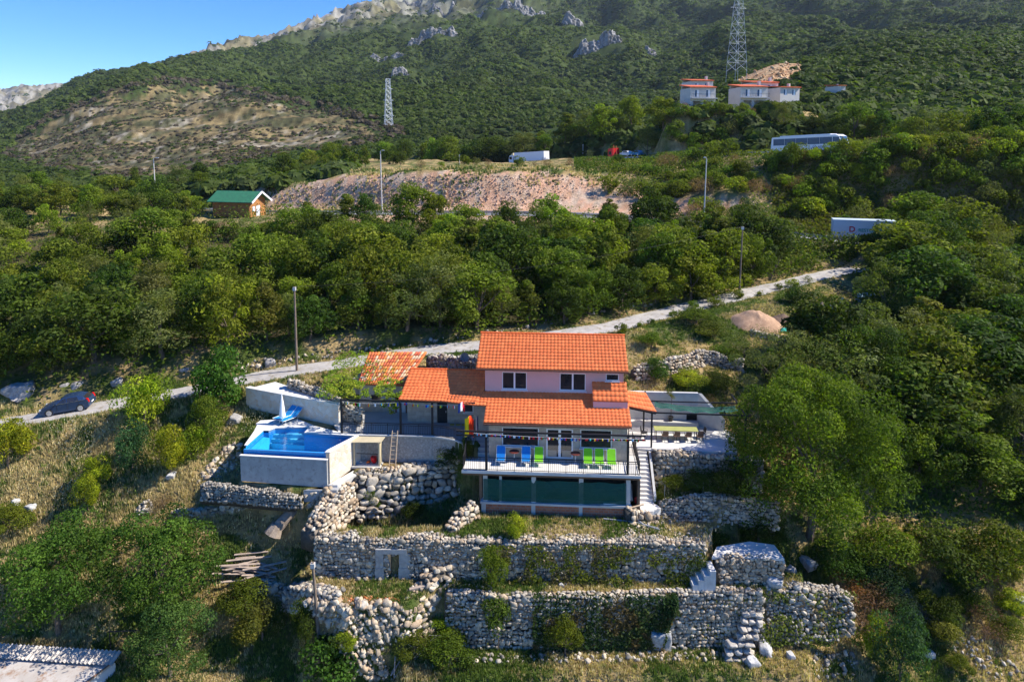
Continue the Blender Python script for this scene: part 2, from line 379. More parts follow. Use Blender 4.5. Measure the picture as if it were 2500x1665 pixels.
def near_ground(px, Y, off=0.0):
    """ground point in photo column px at depth Y"""
    z = -21.0; x = 0
    for _ in range(3):
        x = (px-1250)/F*(Y*math.cos(TH)-z*math.sin(TH)); z = gz(x, Y)
    return np.array([x, Y, z+off])

PPX, PPY = proj(Xg, Yg, Zg)
nr, nc = Xg.shape
# ground cover colours: what actually grows or lies there
def lerp(a, b, t): return a*(1-t[..., None])+b*t[..., None]
cg = np.array
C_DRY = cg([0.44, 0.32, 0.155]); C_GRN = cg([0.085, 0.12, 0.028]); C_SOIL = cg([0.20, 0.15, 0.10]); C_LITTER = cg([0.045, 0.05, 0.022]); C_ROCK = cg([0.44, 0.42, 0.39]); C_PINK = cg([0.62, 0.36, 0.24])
n1 = fbm(Xg*0.35, Yg*0.35, 4); n2 = fbm(Xg*1.6+50, Yg*1.6, 3); n3 = fbm(Xg*0.9+11, Yg*0.9+70, 4)
Cg = lerp(np.broadcast_to(C_DRY, Xg.shape+(3,)), C_GRN, sstep(0.42, 0.58, n1*0.6+n3*0.4))
DRYP = [(330, 1170), (500, 1120), (580, 1170), (760, 1200), (770, 1340), (640, 1330), (540, 1300), (380, 1290)]
gmask = sstep(0.43, 0.60, n1*0.6+n3*0.4)*(1-0.85*(in_poly(PPX, PPY, DRYP) & (Yg < 50)))
Cg = lerp(np.broadcast_to(C_DRY, Xg.shape+(3,)), C_GRN, gmask)
Cg = lerp(Cg, C_SOIL, 0.45*sstep(0.5, 0.7, n2))
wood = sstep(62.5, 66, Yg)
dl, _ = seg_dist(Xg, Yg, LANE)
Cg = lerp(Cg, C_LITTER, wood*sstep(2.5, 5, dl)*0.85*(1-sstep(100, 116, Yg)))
# cut slope above the lower highway: pink broken rock
CUT = [(560, 478), (640, 455), (800, 436), (1000, 420), (1250, 420), (1450, 430), (1560, 455), (1720, 485), (1900, 508), (2050, 545), (2060, 600), (1700, 575), (1400, 545), (1000, 545), (700, 530), (560, 510)]
cut = in_poly(PPX+(fbm(Xg/4, Yg/4, 4)-.5)*60, PPY+(fbm(Xg/3+7, Yg/3, 4)-.5)*30, CUT) & (Yg > 100) & (Yg < 160)
cutf = cut.astype(float)
Cg = lerp(Cg, lerp(np.broadcast_to(C_PINK, Xg.shape+(3,)), cg([0.62, 0.48, 0.37]), sstep(0.4, 0.7, fbm(Xg*0.8, Yg*0.8+Zg*2, 4))), cutf*0.95)
# hills
hill = sstep(200, 300, Yg)
Cf = lerp(np.broadcast_to(cg([0.038, 0.060, 0.016]), Xg.shape+(3,)), cg([0.058, 0.080, 0.022]), sstep(0.4, 0.65, fbm(Xg/12, Yg/12, 4)))
MEADOW = [(20, 362), (120, 300), (260, 235), (400, 205), (540, 215), (660, 250), (760, 262), (880, 300), (960, 330), (860, 345), (700, 372), (600, 392), (540, 440), (430, 455), (300, 440), (90, 392)]
Cg = lerp(Cg, Cf, hill)
mead = in_poly(PPX+(fbm(Xg/22, Yg/22, 5)-0.5)*170, PPY+(fbm(Xg/18+40, Yg/18, 5)-0.5)*90, MEADOW) & (Yg > 230) & (Yg < 900)
cm = lerp(np.broadcast_to(cg([0.235, 0.18, 0.09]), Xg.shape+(3,)), cg([0.085, 0.085, 0.04]), sstep(0.38, 0.58, fbm(Xg/9, Yg/12, 5)))
cm = lerp(cm, cg([0.38, 0.34, 0.29]), 0.7*sstep(0.58, 0.72, fbm(Xg/3+9, Yg/9, 5)*0.5+fbm(Xg/25, Yg/60, 3)*0.5))
Cg = lerp(Cg, cm, mead.astype(float))
# bare karst ridge at the top left of the mountain
bare = sstep(0, 1, np.clip((Yg-1300)/500, 0, 1))*sstep(1500, 700, PPX)*1.0
bare = np.maximum(bare, ((Yg > 2300)).astype(float)*sstep(700, 300, PPX))
crk = 1.0*lerp(np.broadcast_to(cg([0.19, 0.17, 0.10]), Xg.shape+(3,)), cg([0.30, 0.29, 0.27]), sstep(0.4, 0.6, fbm(Xg/60, Yg/60, 4)))
Cg = lerp(Cg, crk, bare)
SCARP = [(1790, 205), (1830, 150), (1900, 140), (1960, 150), (1965, 175), (1930, 205)]
sc_ = in_poly(PPX, PPY, SCARP) & (Yg > 190) & (Yg < 330)
Cg = lerp(Cg, lerp(np.broadcast_to(cg([0.58, 0.40, 0.24]), Xg.shape+(3,)), cg([0.42, 0.24, 0.13]), sstep(0.4, 0.6, fbm(Xg/4, Yg/4, 3))), sc_.astype(float))
# rubble between stairs and lower wall at the right, trodden soil near the house
RUB = [(1260, 1290), (1560, 1262), (1640, 1262), (1760, 1300), (1720, 1325), (1500, 1322), (1270, 1312)]
Cg = lerp(Cg, cg([0.45, 0.34, 0.28]), (in_poly(PPX, PPY, RUB) & (Yg < 50)).astype(float)*0.8)
spk = np.where((Yg > 1250) | ((Yg > 230) & mead), RNG.uniform(.35, 1.35, Xg.shape), RNG.uniform(.75, 1.2, Xg.shape)); Cg = Cg*(1+(spk-1)*hill)[..., None]
V = np.stack([Xg, Yg, Zg], -1).reshape(-1, 3)
idx = np.arange(nr*nc).reshape(nr, nc)
Fq = np.stack([idx[:-1, :-1], idx[:-1, 1:], idx[1:, 1:], idx[1:, :-1]], -1).reshape(-1, 4)
m, nt, b, out = new_mat('ground'); _M['ground'] = m
at = N(nt, 'ShaderNodeAttribute'); at.attribute_name = 'Col'
c = mix(nt, noise_fac(nt, 5.0, 5, 0.7, 0.35, 0.7), at.outputs['Color'], (0.75, 0.75, 0.72), 'MULTIPLY')
c = mix(nt, noise_fac(nt, 1.3, 6, 0.75, 0.45, 0.75), c, (1.35, 1.3, 1.2), 'MULTIPLY')
c = mix(nt, noise_fac(nt, .35, 6, 0.8, 0.42, 0.62), c, (.62, .62, .56), 'MULTIPLY'); c = mix(nt, noise_fac(nt, .11, 8, 0.85, 0.45, 0.62), c, (1.3, 1.28, 1.22), 'MULTIPLY')
nt.links.new(c, b.inputs['Base Color']); b.inputs['Roughness'].default_value = 0.95; b.inputs['Specular IOR Level'].default_value = 0.1
bump(nt, b, noise_fac(nt, 2.2, 6, 0.75, 0.2, 0.8), 0.8, 0.25)
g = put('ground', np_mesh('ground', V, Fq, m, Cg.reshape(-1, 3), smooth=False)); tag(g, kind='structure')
g.data.polygons.foreach_set('use_smooth', np.ones(len(g.data.polygons), bool))

def ribbon(name, path, w, mtl, off, step=1.0, z_extra=0.0, jit=0.0):
    """road sheet laid along a path, following the carved ground"""
    pts = [];
    for a, b2 in zip(path[:-1], path[1:]):
        a = np.array(a); b2 = np.array(b2); n = max(1, int(np.linalg.norm(b2[:2]-a[:2])/step))
        for k in range(n): pts.append(a+(b2-a)*k/n)
    pts.append(np.array(path[-1])); P = np.array(pts)
    for _ in range(6): P[1:-1] = (P[:-2]+2*P[1:-1]+P[2:])/4
    T = np.gradient(P[:, :2], axis=0); T /= np.linalg.norm(T, axis=1)[:, None]; Nn = np.stack([-T[:, 1], T[:, 0]], 1)
    m_ = 6; VV = []
    for j in range(m_+1):
        s = (j/m_*2-1)
        e = np.zeros(len(P)) if 0 < j < m_ else jit*(fbm(np.arange(len(P))*0.4+j*9, np.zeros(len(P)), 3)-0.5)*2
        q = P.copy(); q[:, :2] += Nn*((s*w/2+off+(e*np.sign(s)))[:, None]); q[:, 2] += z_extra+0.02-(0.03 if j in (0, m_) else 0); VV.append(q)
    VV = np.stack(VV, 1); n = len(P); ii = np.arange(n*(m_+1)).reshape(n, m_+1)
    FF = np.stack([ii[:-1, :-1], ii[1:, :-1], ii[1:, 1:], ii[:-1, 1:]], -1).reshape(-1, 4)
    o = put(name, np_mesh(name, VV.reshape(-1, 3), FF[:, ::-1], mtl, np.ones((len(FF), 3)))); tag(o, kind='structure'); return P, Nn
M_lane = mat('lane', (0.33, 0.31, 0.29), (0.46, 0.43, 0.39), 0.8, 0.95, c3=(0.26, 0.22, 0.16), scale3=2.0, bmp=0.3)
M_asph = mat('asphalt', (0.10, 0.10, 0.105), (0.14, 0.14, 0.14), 0.5, 0.9)
M_line = mat('road_paint', (0.8, 0.8, 0.78))
ribbon('lane', LANE, 3.0, M_lane, 0, 0.6, 0.0, 0.35)
HP2, HN2 = ribbon('lower_highway', HWY2, 8.0, M_asph, 0, 3.0, 0.05)
HP1, HN1 = ribbon('upper_highway', HWY1, 8.0, M_asph, 0, 3.0, 0.05)
ribbon('road_marking', HWY2, 0.15, M_line, -3.6, 3.0, 0.10); ribbon('road_marking', HWY1, 0.15, M_line, -3.6, 3.0, 0.10)
ribbon('road_marking', HWY2, 0.15, M_line, 0, 3.0, 0.10); ribbon('road_marking', HWY1, 0.15, M_line, 0, 3.0, 0.10)
# ================================================================ STONE
def ico(sub):
    import bmesh
    bm = bmesh.new(); bmesh.ops.create_icosphere(bm, subdivisions=sub, radius=1.0)
    V = np.array([v.co[:] for v in bm.verts]); Fc = np.array([[v.index for v in f.verts] for f in bm.faces]); bm.free(); return V, Fc
ICO1, ICO1F = ico(2); ICO0, ICO0F = ico(1); ICO2, ICO2F = ico(3)
def rock_shape(seed, V=None, amp=0.35, flat=0.35):
    r = np.random.default_rng(seed); V = (ICO1 if V is None else V).copy()
    ax = [np.array(a, float) for a in ((1, 0, 0), (-1, 0, 0), (0, 1, 0), (0, -1, 0), (0, 0, 1), (0, 0, -1))]
    for k in range(10):                                 # chop facets off, six of them roughly box-like
        n = (ax[k]+r.normal(size=3)*.22) if k < 6 else r.normal(size=3); n /= np.linalg.norm(n); d = r.uniform(0.5, 0.66) if k < 6 else r.uniform(.6, .85); s = V@n; V -= np.outer(np.clip(s-d, 0, None), n)*0.9
    return V*1.18*(1+r.normal(size=(len(V), 1))*0.05)
ROCKS = [rock_shape(i) for i in range(14)]; ROCKS_S = [rock_shape(40+i, ICO0) for i in range(8)]
def rotm(n, r, full=True):
    q = r.normal(size=(n, 4))*np.array([1, .16, .16, .16]) if not full else r.normal(size=(n, 4)); q /= np.linalg.norm(q, axis=1)[:, None]; w, x, y, z = q.T
    return np.stack([1-2*(y*y+z*z), 2*(x*y-z*w), 2*(x*z+y*w), 2*(x*y+z*w), 1-2*(x*x+z*z), 2*(y*z-x*w), 2*(x*z-y*w), 2*(y*z+x*w), 1-2*(x*x+y*y)], 1).reshape(n, 3, 3)
def rock_arrays(C, S, colr, seed=0, small=False, tumble=0.5):
    """C centres, S half sizes (n,3) -> V,F,col"""
    r = np.random.default_rng(seed); lib = ROCKS_S if small else ROCKS; FF = ICO0F if small else ICO1F
    n = len(C); Vs = []; 
    k = r.integers(0, len(lib), n); B = np.stack(lib)[k]                # n,42,3
    Rm = rotm(n, r, tumble > .9); B = np.einsum('nij,nkj->nki', Rm, B)              # random facing of the base shape
    B = B*np.asarray(S)[:, None, :]
    a = r.normal(size=n)*tumble*0.3; ca, sa = np.cos(a), np.sin(a)
    x = B[..., 0]*ca[:, None]-B[..., 2]*sa[:, None]; z = B[..., 0]*sa[:, None]+B[..., 2]*ca[:, None]; B = np.stack([x, B[..., 1], z], -1)
    V = (B+np.asarray(C)[:, None, :]).reshape(-1, 3); nv = B.shape[1]
    Fa = (FF[None]+(np.arange(n)*nv)[:, None, None]).reshape(-1, 3)
    return V, Fa, np.repeat(np.asarray(colr), len(FF), axis=0)
def join_arr(L):
    V = []; Fa = []; C = []; o = 0
    for v, f, c in L: V.append(v); Fa.append(f+o); C.append(c); o += len(v)
    return np.concatenate(V), np.concatenate(Fa), np.concatenate(C)
def rock_cols(n, r, pal=None):
    pal = np.array(pal if pal is not None else [(0.56, 0.51, 0.45), (0.40, 0.38, 0.35), (0.62, 0.55, 0.46), (0.46, 0.37, 0.28), (0.27, 0.26, 0.24), (0.54, 0.51, 0.46), (0.36, 0.34, 0.32)])
    return pal[r.integers(0, len(pal), n)]*r.uniform(0.72, 1.15, (n, 1))*np.array([1.06, 1.0, .88])
M_stone = mat('stone', (1.0, 1.0, 1.0), (0.62, 0.61, 0.60), 5.0, 0.9, attr=True, bmp=0.5)
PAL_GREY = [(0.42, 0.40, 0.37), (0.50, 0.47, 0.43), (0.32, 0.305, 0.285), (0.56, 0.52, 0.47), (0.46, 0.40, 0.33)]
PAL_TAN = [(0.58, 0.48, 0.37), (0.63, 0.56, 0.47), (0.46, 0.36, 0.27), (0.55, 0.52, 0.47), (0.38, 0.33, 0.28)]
def resample(pts, step):
    P = [np.array(pts[0], float)]
    for a, b in zip(pts[:-1], pts[1:]):
        a = np.array(a, float); b = np.array(b, float); n = max(1, int(np.linalg.norm((b-a)[:2])/step))
        for k in range(1, n+1): P.append(a+(b-a)*k/n)
    return np.array(P)
def dry_wall(name, label, top, base, th=0.6, s=0.24, seed=1, pal=None, group=None, cat='stone wall', rough=0.05, toprows=True, holes=(), batter=0.0, build=True, topjit=0.06):
    """top: polyline (x,y,z) left to right as seen from the front; base: heights (same number) or one number"""
    r = np.random.default_rng(seed); top = np.array(top, float)
    base = np.full(len(top), base, float) if np.isscalar(base) else np.array(base, float)
    L = np.concatenate([[0], np.cumsum(np.hypot(*np.diff(top[:, :2], axis=0).T))]); tot = L[-1]
    f = lambda t: (np.interp(t, L, top[:, 0]), np.interp(t, L, top[:, 1]), np.interp(t, L, top[:, 2])+(fbm(t*.8+seed*7, t*0, 4)-.5)*.62, np.interp(t, L, base))
    def frame(t):
        i = np.clip(np.searchsorted(L, t)-1, 0, len(L)-2); d = top[i+1, :2]-top[i, :2]; d = d/np.linalg.norm(d, axis=-1)[..., None] if d.ndim > 1 else d/np.linalg.norm(d)
        return d
    C = []; S = []
    hmax = (top[:, 2]-base).max(); z = 0.0
    while z < hmax+s*0.4:
        rh = s*r.uniform(0.75, 1.3); t = r.uniform(0, s)
        while t < tot:
            big = r.random() < 0.10; w = s*(r.uniform(1.5, 2.6) if big else r.uniform(0.55, 1.7)); x, y, zt, zb = f(t+w/2); zz = zb+z+rh/2
            if zz < zt+0.3*s and not any(a < t+w/2 < b2 and zz < zb+h for a, b2, h in holes):
                d = frame(np.array([t+w/2]))[0]; nx, ny = d[1], -d[0]; o = r.uniform(-rough, rough)+batter*(zt-zz)
                C.append((x+nx*o, y+ny*o, zz+r.normal()*s*0.16)); S.append((w*0.56, s*(0.62 if big else r.uniform(0.38, 0.55)), rh*(r.uniform(0.75, 1.0) if big else r.uniform(0.42, 0.62)), math.atan2(d[1], d[0])))
            t += w
        z += rh*0.97
    if toprows:
        for q in np.arange(0.2, th, s*0.85):
            t = r.uniform(0, s)
            while t < tot:
                w = s*r.uniform(0.7, 1.6); x, y, zt, zb = f(t+w/2)
                if zt-zb > 0.15:
                    d = frame(np.array([t+w/2]))[0]
                    C.append((x-d[1]*q+r.normal()*0.02, y+d[0]*q, zt+r.uniform(-0.04, topjit))); S.append((w*0.55, s*0.52, s*0.42, math.atan2(d[1], d[0])))
                t += w
    C = np.array(C); S = np.array(S); ang = S[:, 3]
    V, Fa, Cc = rock_arrays(np.zeros((len(C), 3)), S[:, :3]*1.08, rock_cols(len(C), r, pal), seed)
    nv = len(V)//len(C); V = V.reshape(len(C), nv, 3); ca, sa = np.cos(ang)[:, None], np.sin(ang)[:, None]
    V = np.stack([V[..., 0]*ca-V[..., 1]*sa, V[..., 0]*sa+V[..., 1]*ca, V[..., 2]], -1)+C[:, None, :]; V = V.reshape(-1, 3)
    # core of packed earth and small stone behind the face
    ts = np.arange(0, tot+0.01, min(0.5, tot/4)); cv = []; cf = []
    segs = []
    for t in ts:
        x, y, zt, zb = f(t); d = frame(np.array([max(t, 1e-4)]))[0]; i0 = s*0.22-batter*0
        segs.append([(x-d[1]*i0, y+d[0]*i0, zb-0.3), (x-d[1]*th, y+d[0]*th, zb-0.3), (x-d[1]*th, y+d[0]*th, zt-0.04), (x-d[1]*i0, y+d[0]*i0, zt-0.04)])
    o = 0; CF = []; CV = [p for sg in segs for p in sg]
    for i in range(len(ts)-1):
        tm = (ts[i]+ts[i+1])/2
        if any(a < tm < b2 and h > 1.2 for a, b2, h in holes): continue
        a = i*4; b2 = a+4
        for j in range(4):
            j2 = (j+1) % 4; CF += [(a+j, b2+j, b2+j2), (a+j, b2+j2, a+j2)]
        CF += [(a, a+1, a+2), (a, a+2, a+3), (b2+2, b2+1, b2), (b2+3, b2+2, b2)]
    V, Fa, Cc = join_arr([(V, Fa, Cc), (np.array(CV), np.array(CF), np.tile([[0.10, 0.09, 0.075]], (len(CF), 1)))])
    if not build: return V, Fa, Cc
    ob = put(name, np_mesh(name, V, Fa, M_stone, Cc)); tag(ob, label, cat, group); return ob
def WZ(pts, z): return [tuple(atZ(px, py, z)) for px, py in pts]
z1_, z2_, z3_ = ZS-3.08, ZS-5.6, ZS-8.85
# the two long terrace walls below the house
dry_wall('stone_wall', 'long upper grey dry stone wall with a doorway, just below the house', [tuple(atZ(px, py, z1_+o)) for px, py, o in ((764, 1315, 0.0), (1000, 1321, 0), (1250, 1323, 0), (1500, 1324, 0.0), (1720, 1329, 0.0))],
         z2_-0.2, 0.85, 0.20, 3, None, holes=((4.95, 6.1, 1.75),), batter=0.04)
dry_wall('stone_wall', 'lower overgrown grey stone wall under the narrow grass ledge', [tuple(atZ(px, py, z2_+o)) for px, py, o in ((1085, 1446, 0.12), (1250, 1456, 0), (1400, 1458, 0), (1640, 1450, 0.1), (1860, 1446, 0.1))],
         z3_-0.2, 0.45, 0.22, 4, None, batter=0.10)
# stone door surround in the upper wall
def mono(name, label, c, size, rz=0, seed=5, cat='boulder', group=None, colr=(0.5, 0.49, 0.47), tilt=0.0):
    V = rock_shape(seed, ICO2, 0.3)*np.array(size); V += (np.array([vnoise(V[:, 0]*3+9, V[:, 1]*3+V[:, 2]*2), vnoise(V[:, 1]*3, V[:, 2]*3+5), vnoise(V[:, 2]*4, V[:, 0]*3)]).T-0.5)*0.22*min(size)
    me = np_mesh(name, V, ICO2F, M_stone, np.tile([colr], (len(ICO2F), 1))*np.random.default_rng(seed).uniform(0.92, 1.08, (len(ICO2F), 1)), True)
    o = put(name, me); o.location = [float(q) for q in c]; o.rotation_euler = (tilt, tilt*0.6, rz); return tag(o, label, cat, group)
for px0, px1, py0, py1, nm in ((917, 938, 1342, 1416, 'left jamb'), (974, 1004, 1342, 1416, 'right jamb')):
    a = atZ((px0+px1)/2, 1412, z2_); q = MB(); w = abs(atZ(px1, 1412, z2_)[0]-atZ(px0, 1412, z2_)[0])
    q.box(a[0]-w/2, a[0]+w/2, a[1]-0.14, a[1]+0.45, z2_-0.1, z2_+0.75); q.box(a[0]-w*0.44, a[0]+w*0.46, a[1]-0.1, a[1]+0.45, z2_+0.75, z2_+1.72)
    o = q.build('door_jamb', mat('old_stone', (0.42, 0.41, 0.38), (0.30, 0.29, 0.27), 3.0, 0.9, bmp=0.6)); tag(o, 'weathered stone block forming the %s of the ruin doorway' % nm, 'door jamb')
a = atZ(957, 1412, z2_); q = MB(); q.box(a[0]-1.0, a[0]+1.0, a[1]-0.16, a[1]+0.5, z2_+1.74, z2_+2.05)
o = q.build('stone_lintel', _M['old_stone']); tag(o, 'weathered stone lintel over the ruin doorway', 'lintel')
# big boulder retaining wall between pool ledge and ruin
def H3(px, py, w): return tuple(atZ(px, py, ZS+w))
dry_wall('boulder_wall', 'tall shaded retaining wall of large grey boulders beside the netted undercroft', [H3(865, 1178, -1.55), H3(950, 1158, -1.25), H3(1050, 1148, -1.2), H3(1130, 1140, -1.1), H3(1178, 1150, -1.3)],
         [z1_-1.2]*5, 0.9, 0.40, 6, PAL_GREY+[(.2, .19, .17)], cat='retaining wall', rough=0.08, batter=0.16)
dry_wall('stone_wall', 'sunlit rubble wall end sloping down from the pool to the ruin', [H3(772, 1305, -2.9), H3(800, 1262, -2.3), H3(828, 1216, -1.75), H3(862, 1178, -1.4)],
         [z1_-0.8, z1_-0.8, z1_-0.8, z1_-0.6], 1.3, 0.28, 7, PAL_TAN, batter=0.15)
dry_wall('stone_wall', 'short white stone wall stub beside the left column of the undercroft', [H3(1108, 1302, -3.0), H3(1130, 1268, -2.6), H3(1166, 1235, -2.2)],
         [z1_-0.5]*3, 0.7, 0.28, 8, PAL_TAN, batter=0.1)
# under the pool
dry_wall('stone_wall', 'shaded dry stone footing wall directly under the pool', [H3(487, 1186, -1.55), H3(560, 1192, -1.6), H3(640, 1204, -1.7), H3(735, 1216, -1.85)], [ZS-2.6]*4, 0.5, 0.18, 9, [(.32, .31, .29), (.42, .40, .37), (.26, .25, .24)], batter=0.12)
dry_wall('stone_wall', 'low tan stone wall on the dry slope between the stone cairn and the log', [tuple(on_ground(px, py)+np.array([0, 0, 0.3])) for px, py in ((420, 1268), (500, 1262), (560, 1250), (620, 1243))], [gz(*on_ground(px, py)[:2])-0.2 for px, py in ((420, 1268), (500, 1262), (560, 1250), (620, 1243))], 0.4, 0.2, 10, PAL_TAN)
# right garden walls
dry_wall('stone_wall', 'grey and tan retaining wall under the dining terrace', [H3(1594, 1110, -0.12), H3(1680, 1112, -0.12), H3(1800, 1122, -0.15), H3(1860, 1128, -0.2)], [ZS-2.45]*4, 0.5, 0.26, 12, None, batter=0.06)
dry_wall('stone_wall', 'middle right dry stone wall below the staked vegetable bed', [H3(1606, 1228, -2.3), H3(1650, 1222, -2.15), H3(1740, 1216, -2.1), H3(1830, 1222, -2.1), H3(1900, 1235, -2.3)], [ZS-3.6, ZS-3.6, ZS-3.7, ZS-3.9, ZS-4.0], 0.5, 0.2, 13, None, batter=0.1)
dry_wall('stone_wall', 'rubble bank at the foot of the white steps beside the brick parapet', [H3(1532, 1252, -2.35), H3(1562, 1250, -2.4), H3(1610, 1262, -2.7)], [z1_-0.2]*3, 0.7, 0.3, 14, PAL_TAN, batter=0.3)
# platform at the right end with white paving
zpf = ZS-3.9
dry_wall('stone_wall', 'tan stone wall carrying the white paved platform at the far end of the ledge', [tuple(atZ(px, py, zpf-0.08)) for px, py in ((1752, 1372), (1790, 1368), (1912, 1366))], [z2_-0.1]*3, 0.5, 0.2, 15, PAL_TAN)
q = MB(); q.slab([tuple(atZ(px, py, zpf)[:2]) for px, py in ((1738, 1360), (1915, 1364), (1890, 1330), (1830, 1322), (1750, 1335))], zpf-0.14, zpf+0.02)
M_white = mat('white_plaster', (0.68, 0.65, 0.60), (0.57, 0.54, 0.49), 1.2, 0.85)
o = q.build('paved_platform', M_white); tag(o, 'white paved stone platform at the right end of the grass ledge', 'platform')
for k in range(4):
    a = atZ(1738, 1362, zpf); q = MB() if k == 0 else q; x = a[0]-0.35*(k+1); q.box(x, x+0.36, a[1]-0.9, a[1]+0.2, z2_-0.2, zpf-0.3*(k+1))
tag(q.build('stone_steps', mat('pale_stone', (0.62, 0.6, 0.57), (0.5, 0.48, 0.45), 3, 0.9)), 'pale stone steps climbing to the paved platform', 'steps')
# stair of rough stone slabs up the lower wall at the right
_st = thing('stone_steps', 'rough stone steps rising from the lower meadow beside a round boulder', 'steps', atZ(1800, 1600, z3_))
for k, (xa, xb, y) in enumerate(((1768, 1828, 1606), (1768, 1834, 1586), (1774, 1840, 1566), (1798, 1850, 1548), (1804, 1852, 1530), (1808, 1860, 1512), (1812, 1862, 1496))):
    Yk = atZ(1800, 1450, z2_)[1]-1.35+.17*k; a = atY((xa+xb)/2, y, Yk); zz = a[2]; hwd = abs(atY(xb, y, Yk)[0]-a[0]); n_ = 3
    for j2 in range(n_):
        V_ = rock_shape(700+k*7+j2, ICO2)*np.array([hwd/n_*1.25, .40, .15])+a+np.array([(j2-(n_-1)/2)*hwd*2/n_, RNG.normal()*.05, -.06+RNG.normal()*.02]); put('step', np_mesh('step', V_, ICO2F, M_stone, np.tile([[.56, .51, .44]], (len(ICO2F), 1))*RNG.uniform(.75, 1.1, (len(ICO2F), 1))), _st)
# upper right garden
def gwall(label, pts, th, sz, seed, pal, **k):
    P = [on_ground(a, b, step=.04) for a, b, h in pts]; dry_wall('stone_wall', label, [(p[0], p[1], p[2]+h) for p, (a, b, h) in zip(P, pts)], [p[2]-.15 for p in P], th, sz, seed, pal, **k)
gwall('curved tan stone wall on the grassy slope up behind the dining terrace', [(1545, 925, .75), (1600, 918, .85), (1640, 908, 1.05), (1690, 896, 1.15), (1708, 889, 1.15)], .5, .24, 16, PAL_TAN, batter=.3)
gwall('shaded grey stone wall turning right from the curved tan wall', [(1710, 888, 1.15), (1760, 897, 1.0), (1812, 908, .95)], .5, .24, 17, PAL_GREY)
gwall('low grey stone wall curving below the heap of brown earth', [(1828, 820, .45), (1880, 832, .6), (1940, 845, .7), (1985, 845, .7), (2022, 833, .55)], .4, .2, 18, None)
gwall('bluish grey stone wall in the shade below the water tank', [(2000, 755, .5), (2050, 768, .6), (2110, 778, .6), (2150, 778, .5)], .5, .22, 19, PAL_GREY)
gwall('dark grey rubble stone wall between the lane and the satellite dish', [(1040, 903, 1.1), (1110, 903, 1.2), (1175, 903, 1.2)], .4, .22, 20, PAL_GREY)
dry_wall('stone_wall', 'grey retaining wall behind the white umbrella ramp under the vine', [H3(700, 928, 2.9), H3(760, 948, 2.7), H3(830, 980, 2.4), H3(878, 1005, 2.0)], [ZS+1.4, ZS+1.2, ZS+1.0, ZS+0.8], 0.5, 0.24, 21, PAL_GREY)
# lower left and bottom centre tumbled walls
dry_wall('stone_wall', 'white topped stone wall below the plank pile at lower left', [tuple(on_ground(px, py)+np.array([0, 0, 0.5])) for px, py in ((600, 1440), (690, 1452), (760, 1462), (822, 1480))], [gz(*on_ground(px, py)[:2])-1.0 for px, py in ((600, 1440), (690, 1452), (760, 1462), (822, 1480))], 0.8, 0.28, 22, None, batter=0.2)
dry_wall('stone_wall', 'collapsed stone wall of pale boulders between the two terraces at bottom centre', [tuple(atZ(px, py, z)) for px, py, z in ((985, 1480, z2_-0.3), (1030, 1440, z2_+0.2), (1062, 1405, z2_+0.7), (1100, 1400, z2_+0.6))], [z3_+0.6, z3_+0.6, z2_-0.6, z2_-0.6], 1.0, 0.32, 23, PAL_TAN, batter=0.3, rough=0.15)
dry_wall('stone_wall', 'dark tumbled stone wall running down the slope at far right', [tuple(on_ground(px, py)+np.array([0, 0, 0.45])) for px, py in ((2130, 1452), (2190, 1462), (2250, 1492), (2290, 1525))], [gz(*on_ground(px, py)[:2])-0.4 for px, py in ((2120, 1440), (2190, 1450), (2250, 1485), (2300, 1530))], 0.8, 0.2, 24, [(.2, .2, .2), (.28, .27, .26), (.36, .35, .33)], batter=0.4, rough=.12)
dry_wall('stone_wall', 'rough grey wall behind the brown brambles at lower right', [tuple(atZ(px, py, z)) for px, py, z in ((1865, 1437, z2_+0.05), (1950, 1440, z2_+0.1), (2040, 1445, z2_+0.0), (2080, 1470, z2_-0.5))], [z3_+0.2, z3_+0.4, z3_+0.6, z3_+1.0], 0.8, 0.2, 25, PAL_GREY+[(.24, .23, .22)], batter=0.25, rough=.12)
def scatter_rocks(name, label, poly, n, s0, s1, seed, pal=None, zoff=0.0, cat='rubble', heap=0.0, kind='stuff', z=None, yr=(38., 170.), st=.05):
    r = np.random.default_rng(seed); xs = [p[0] for p in poly]; ys = [p[1] for p in poly]; C = []; S = []
    P = []
    while len(P) < n:
        a, b2 = r.uniform(min(xs), max(xs)), r.uniform(min(ys), max(ys))
        if in_poly(np.array([a]), np.array([b2]), poly)[0]: P.append((a, b2))
    for a, b2 in P:
        g_ = on_ground(a, b2, yr[0], yr[1], st) if z is None else atZ(a, b2, z); s = s0*(s1/s0)**(r.random()**1.7)
        C.append(g_+np.array([0, 0, s*0.35+zoff+r.random()*heap])); S.append(np.array([s, s, s])*r.uniform(0.7, 1.25, 3)*0.62)
    V, Fa, Cc = rock_arrays(np.array(C), np.array(S), rock_cols(len(C), r, pal), seed, tumble=1.5)
    o = put(name, np_mesh(name, V, Fa, M_stone, Cc)); tag(o, label, cat, None, kind); return o
scatter_rocks('rubble', 'slope of fallen cream stones below the red tile fragments at bottom centre', [(800, 1465), (940, 1470), (1010, 1500), (1000, 1560), (920, 1600), (960, 1665), (850, 1665), (800, 1560), (740, 1480)], 900, 0.10, 0.42, 31, PAL_TAN, heap=0.12)
scatter_rocks('rubble', 'broken red roof tile fragments on the ruin floor', [(820, 1455), (980, 1462), (960, 1490), (850, 1480)], 220, 0.06, 0.16, 32, [(0.55, 0.16, 0.06), (0.6, 0.25, 0.12)])
scatter_rocks('rubble', 'pale rubble strewn over the ledge below the patio wall', [(862, 1150), (960, 1143), (1120, 1128), (1130, 1145), (1000, 1165), (880, 1180)], 420, 0.07, 0.3, 30, PAL_TAN)
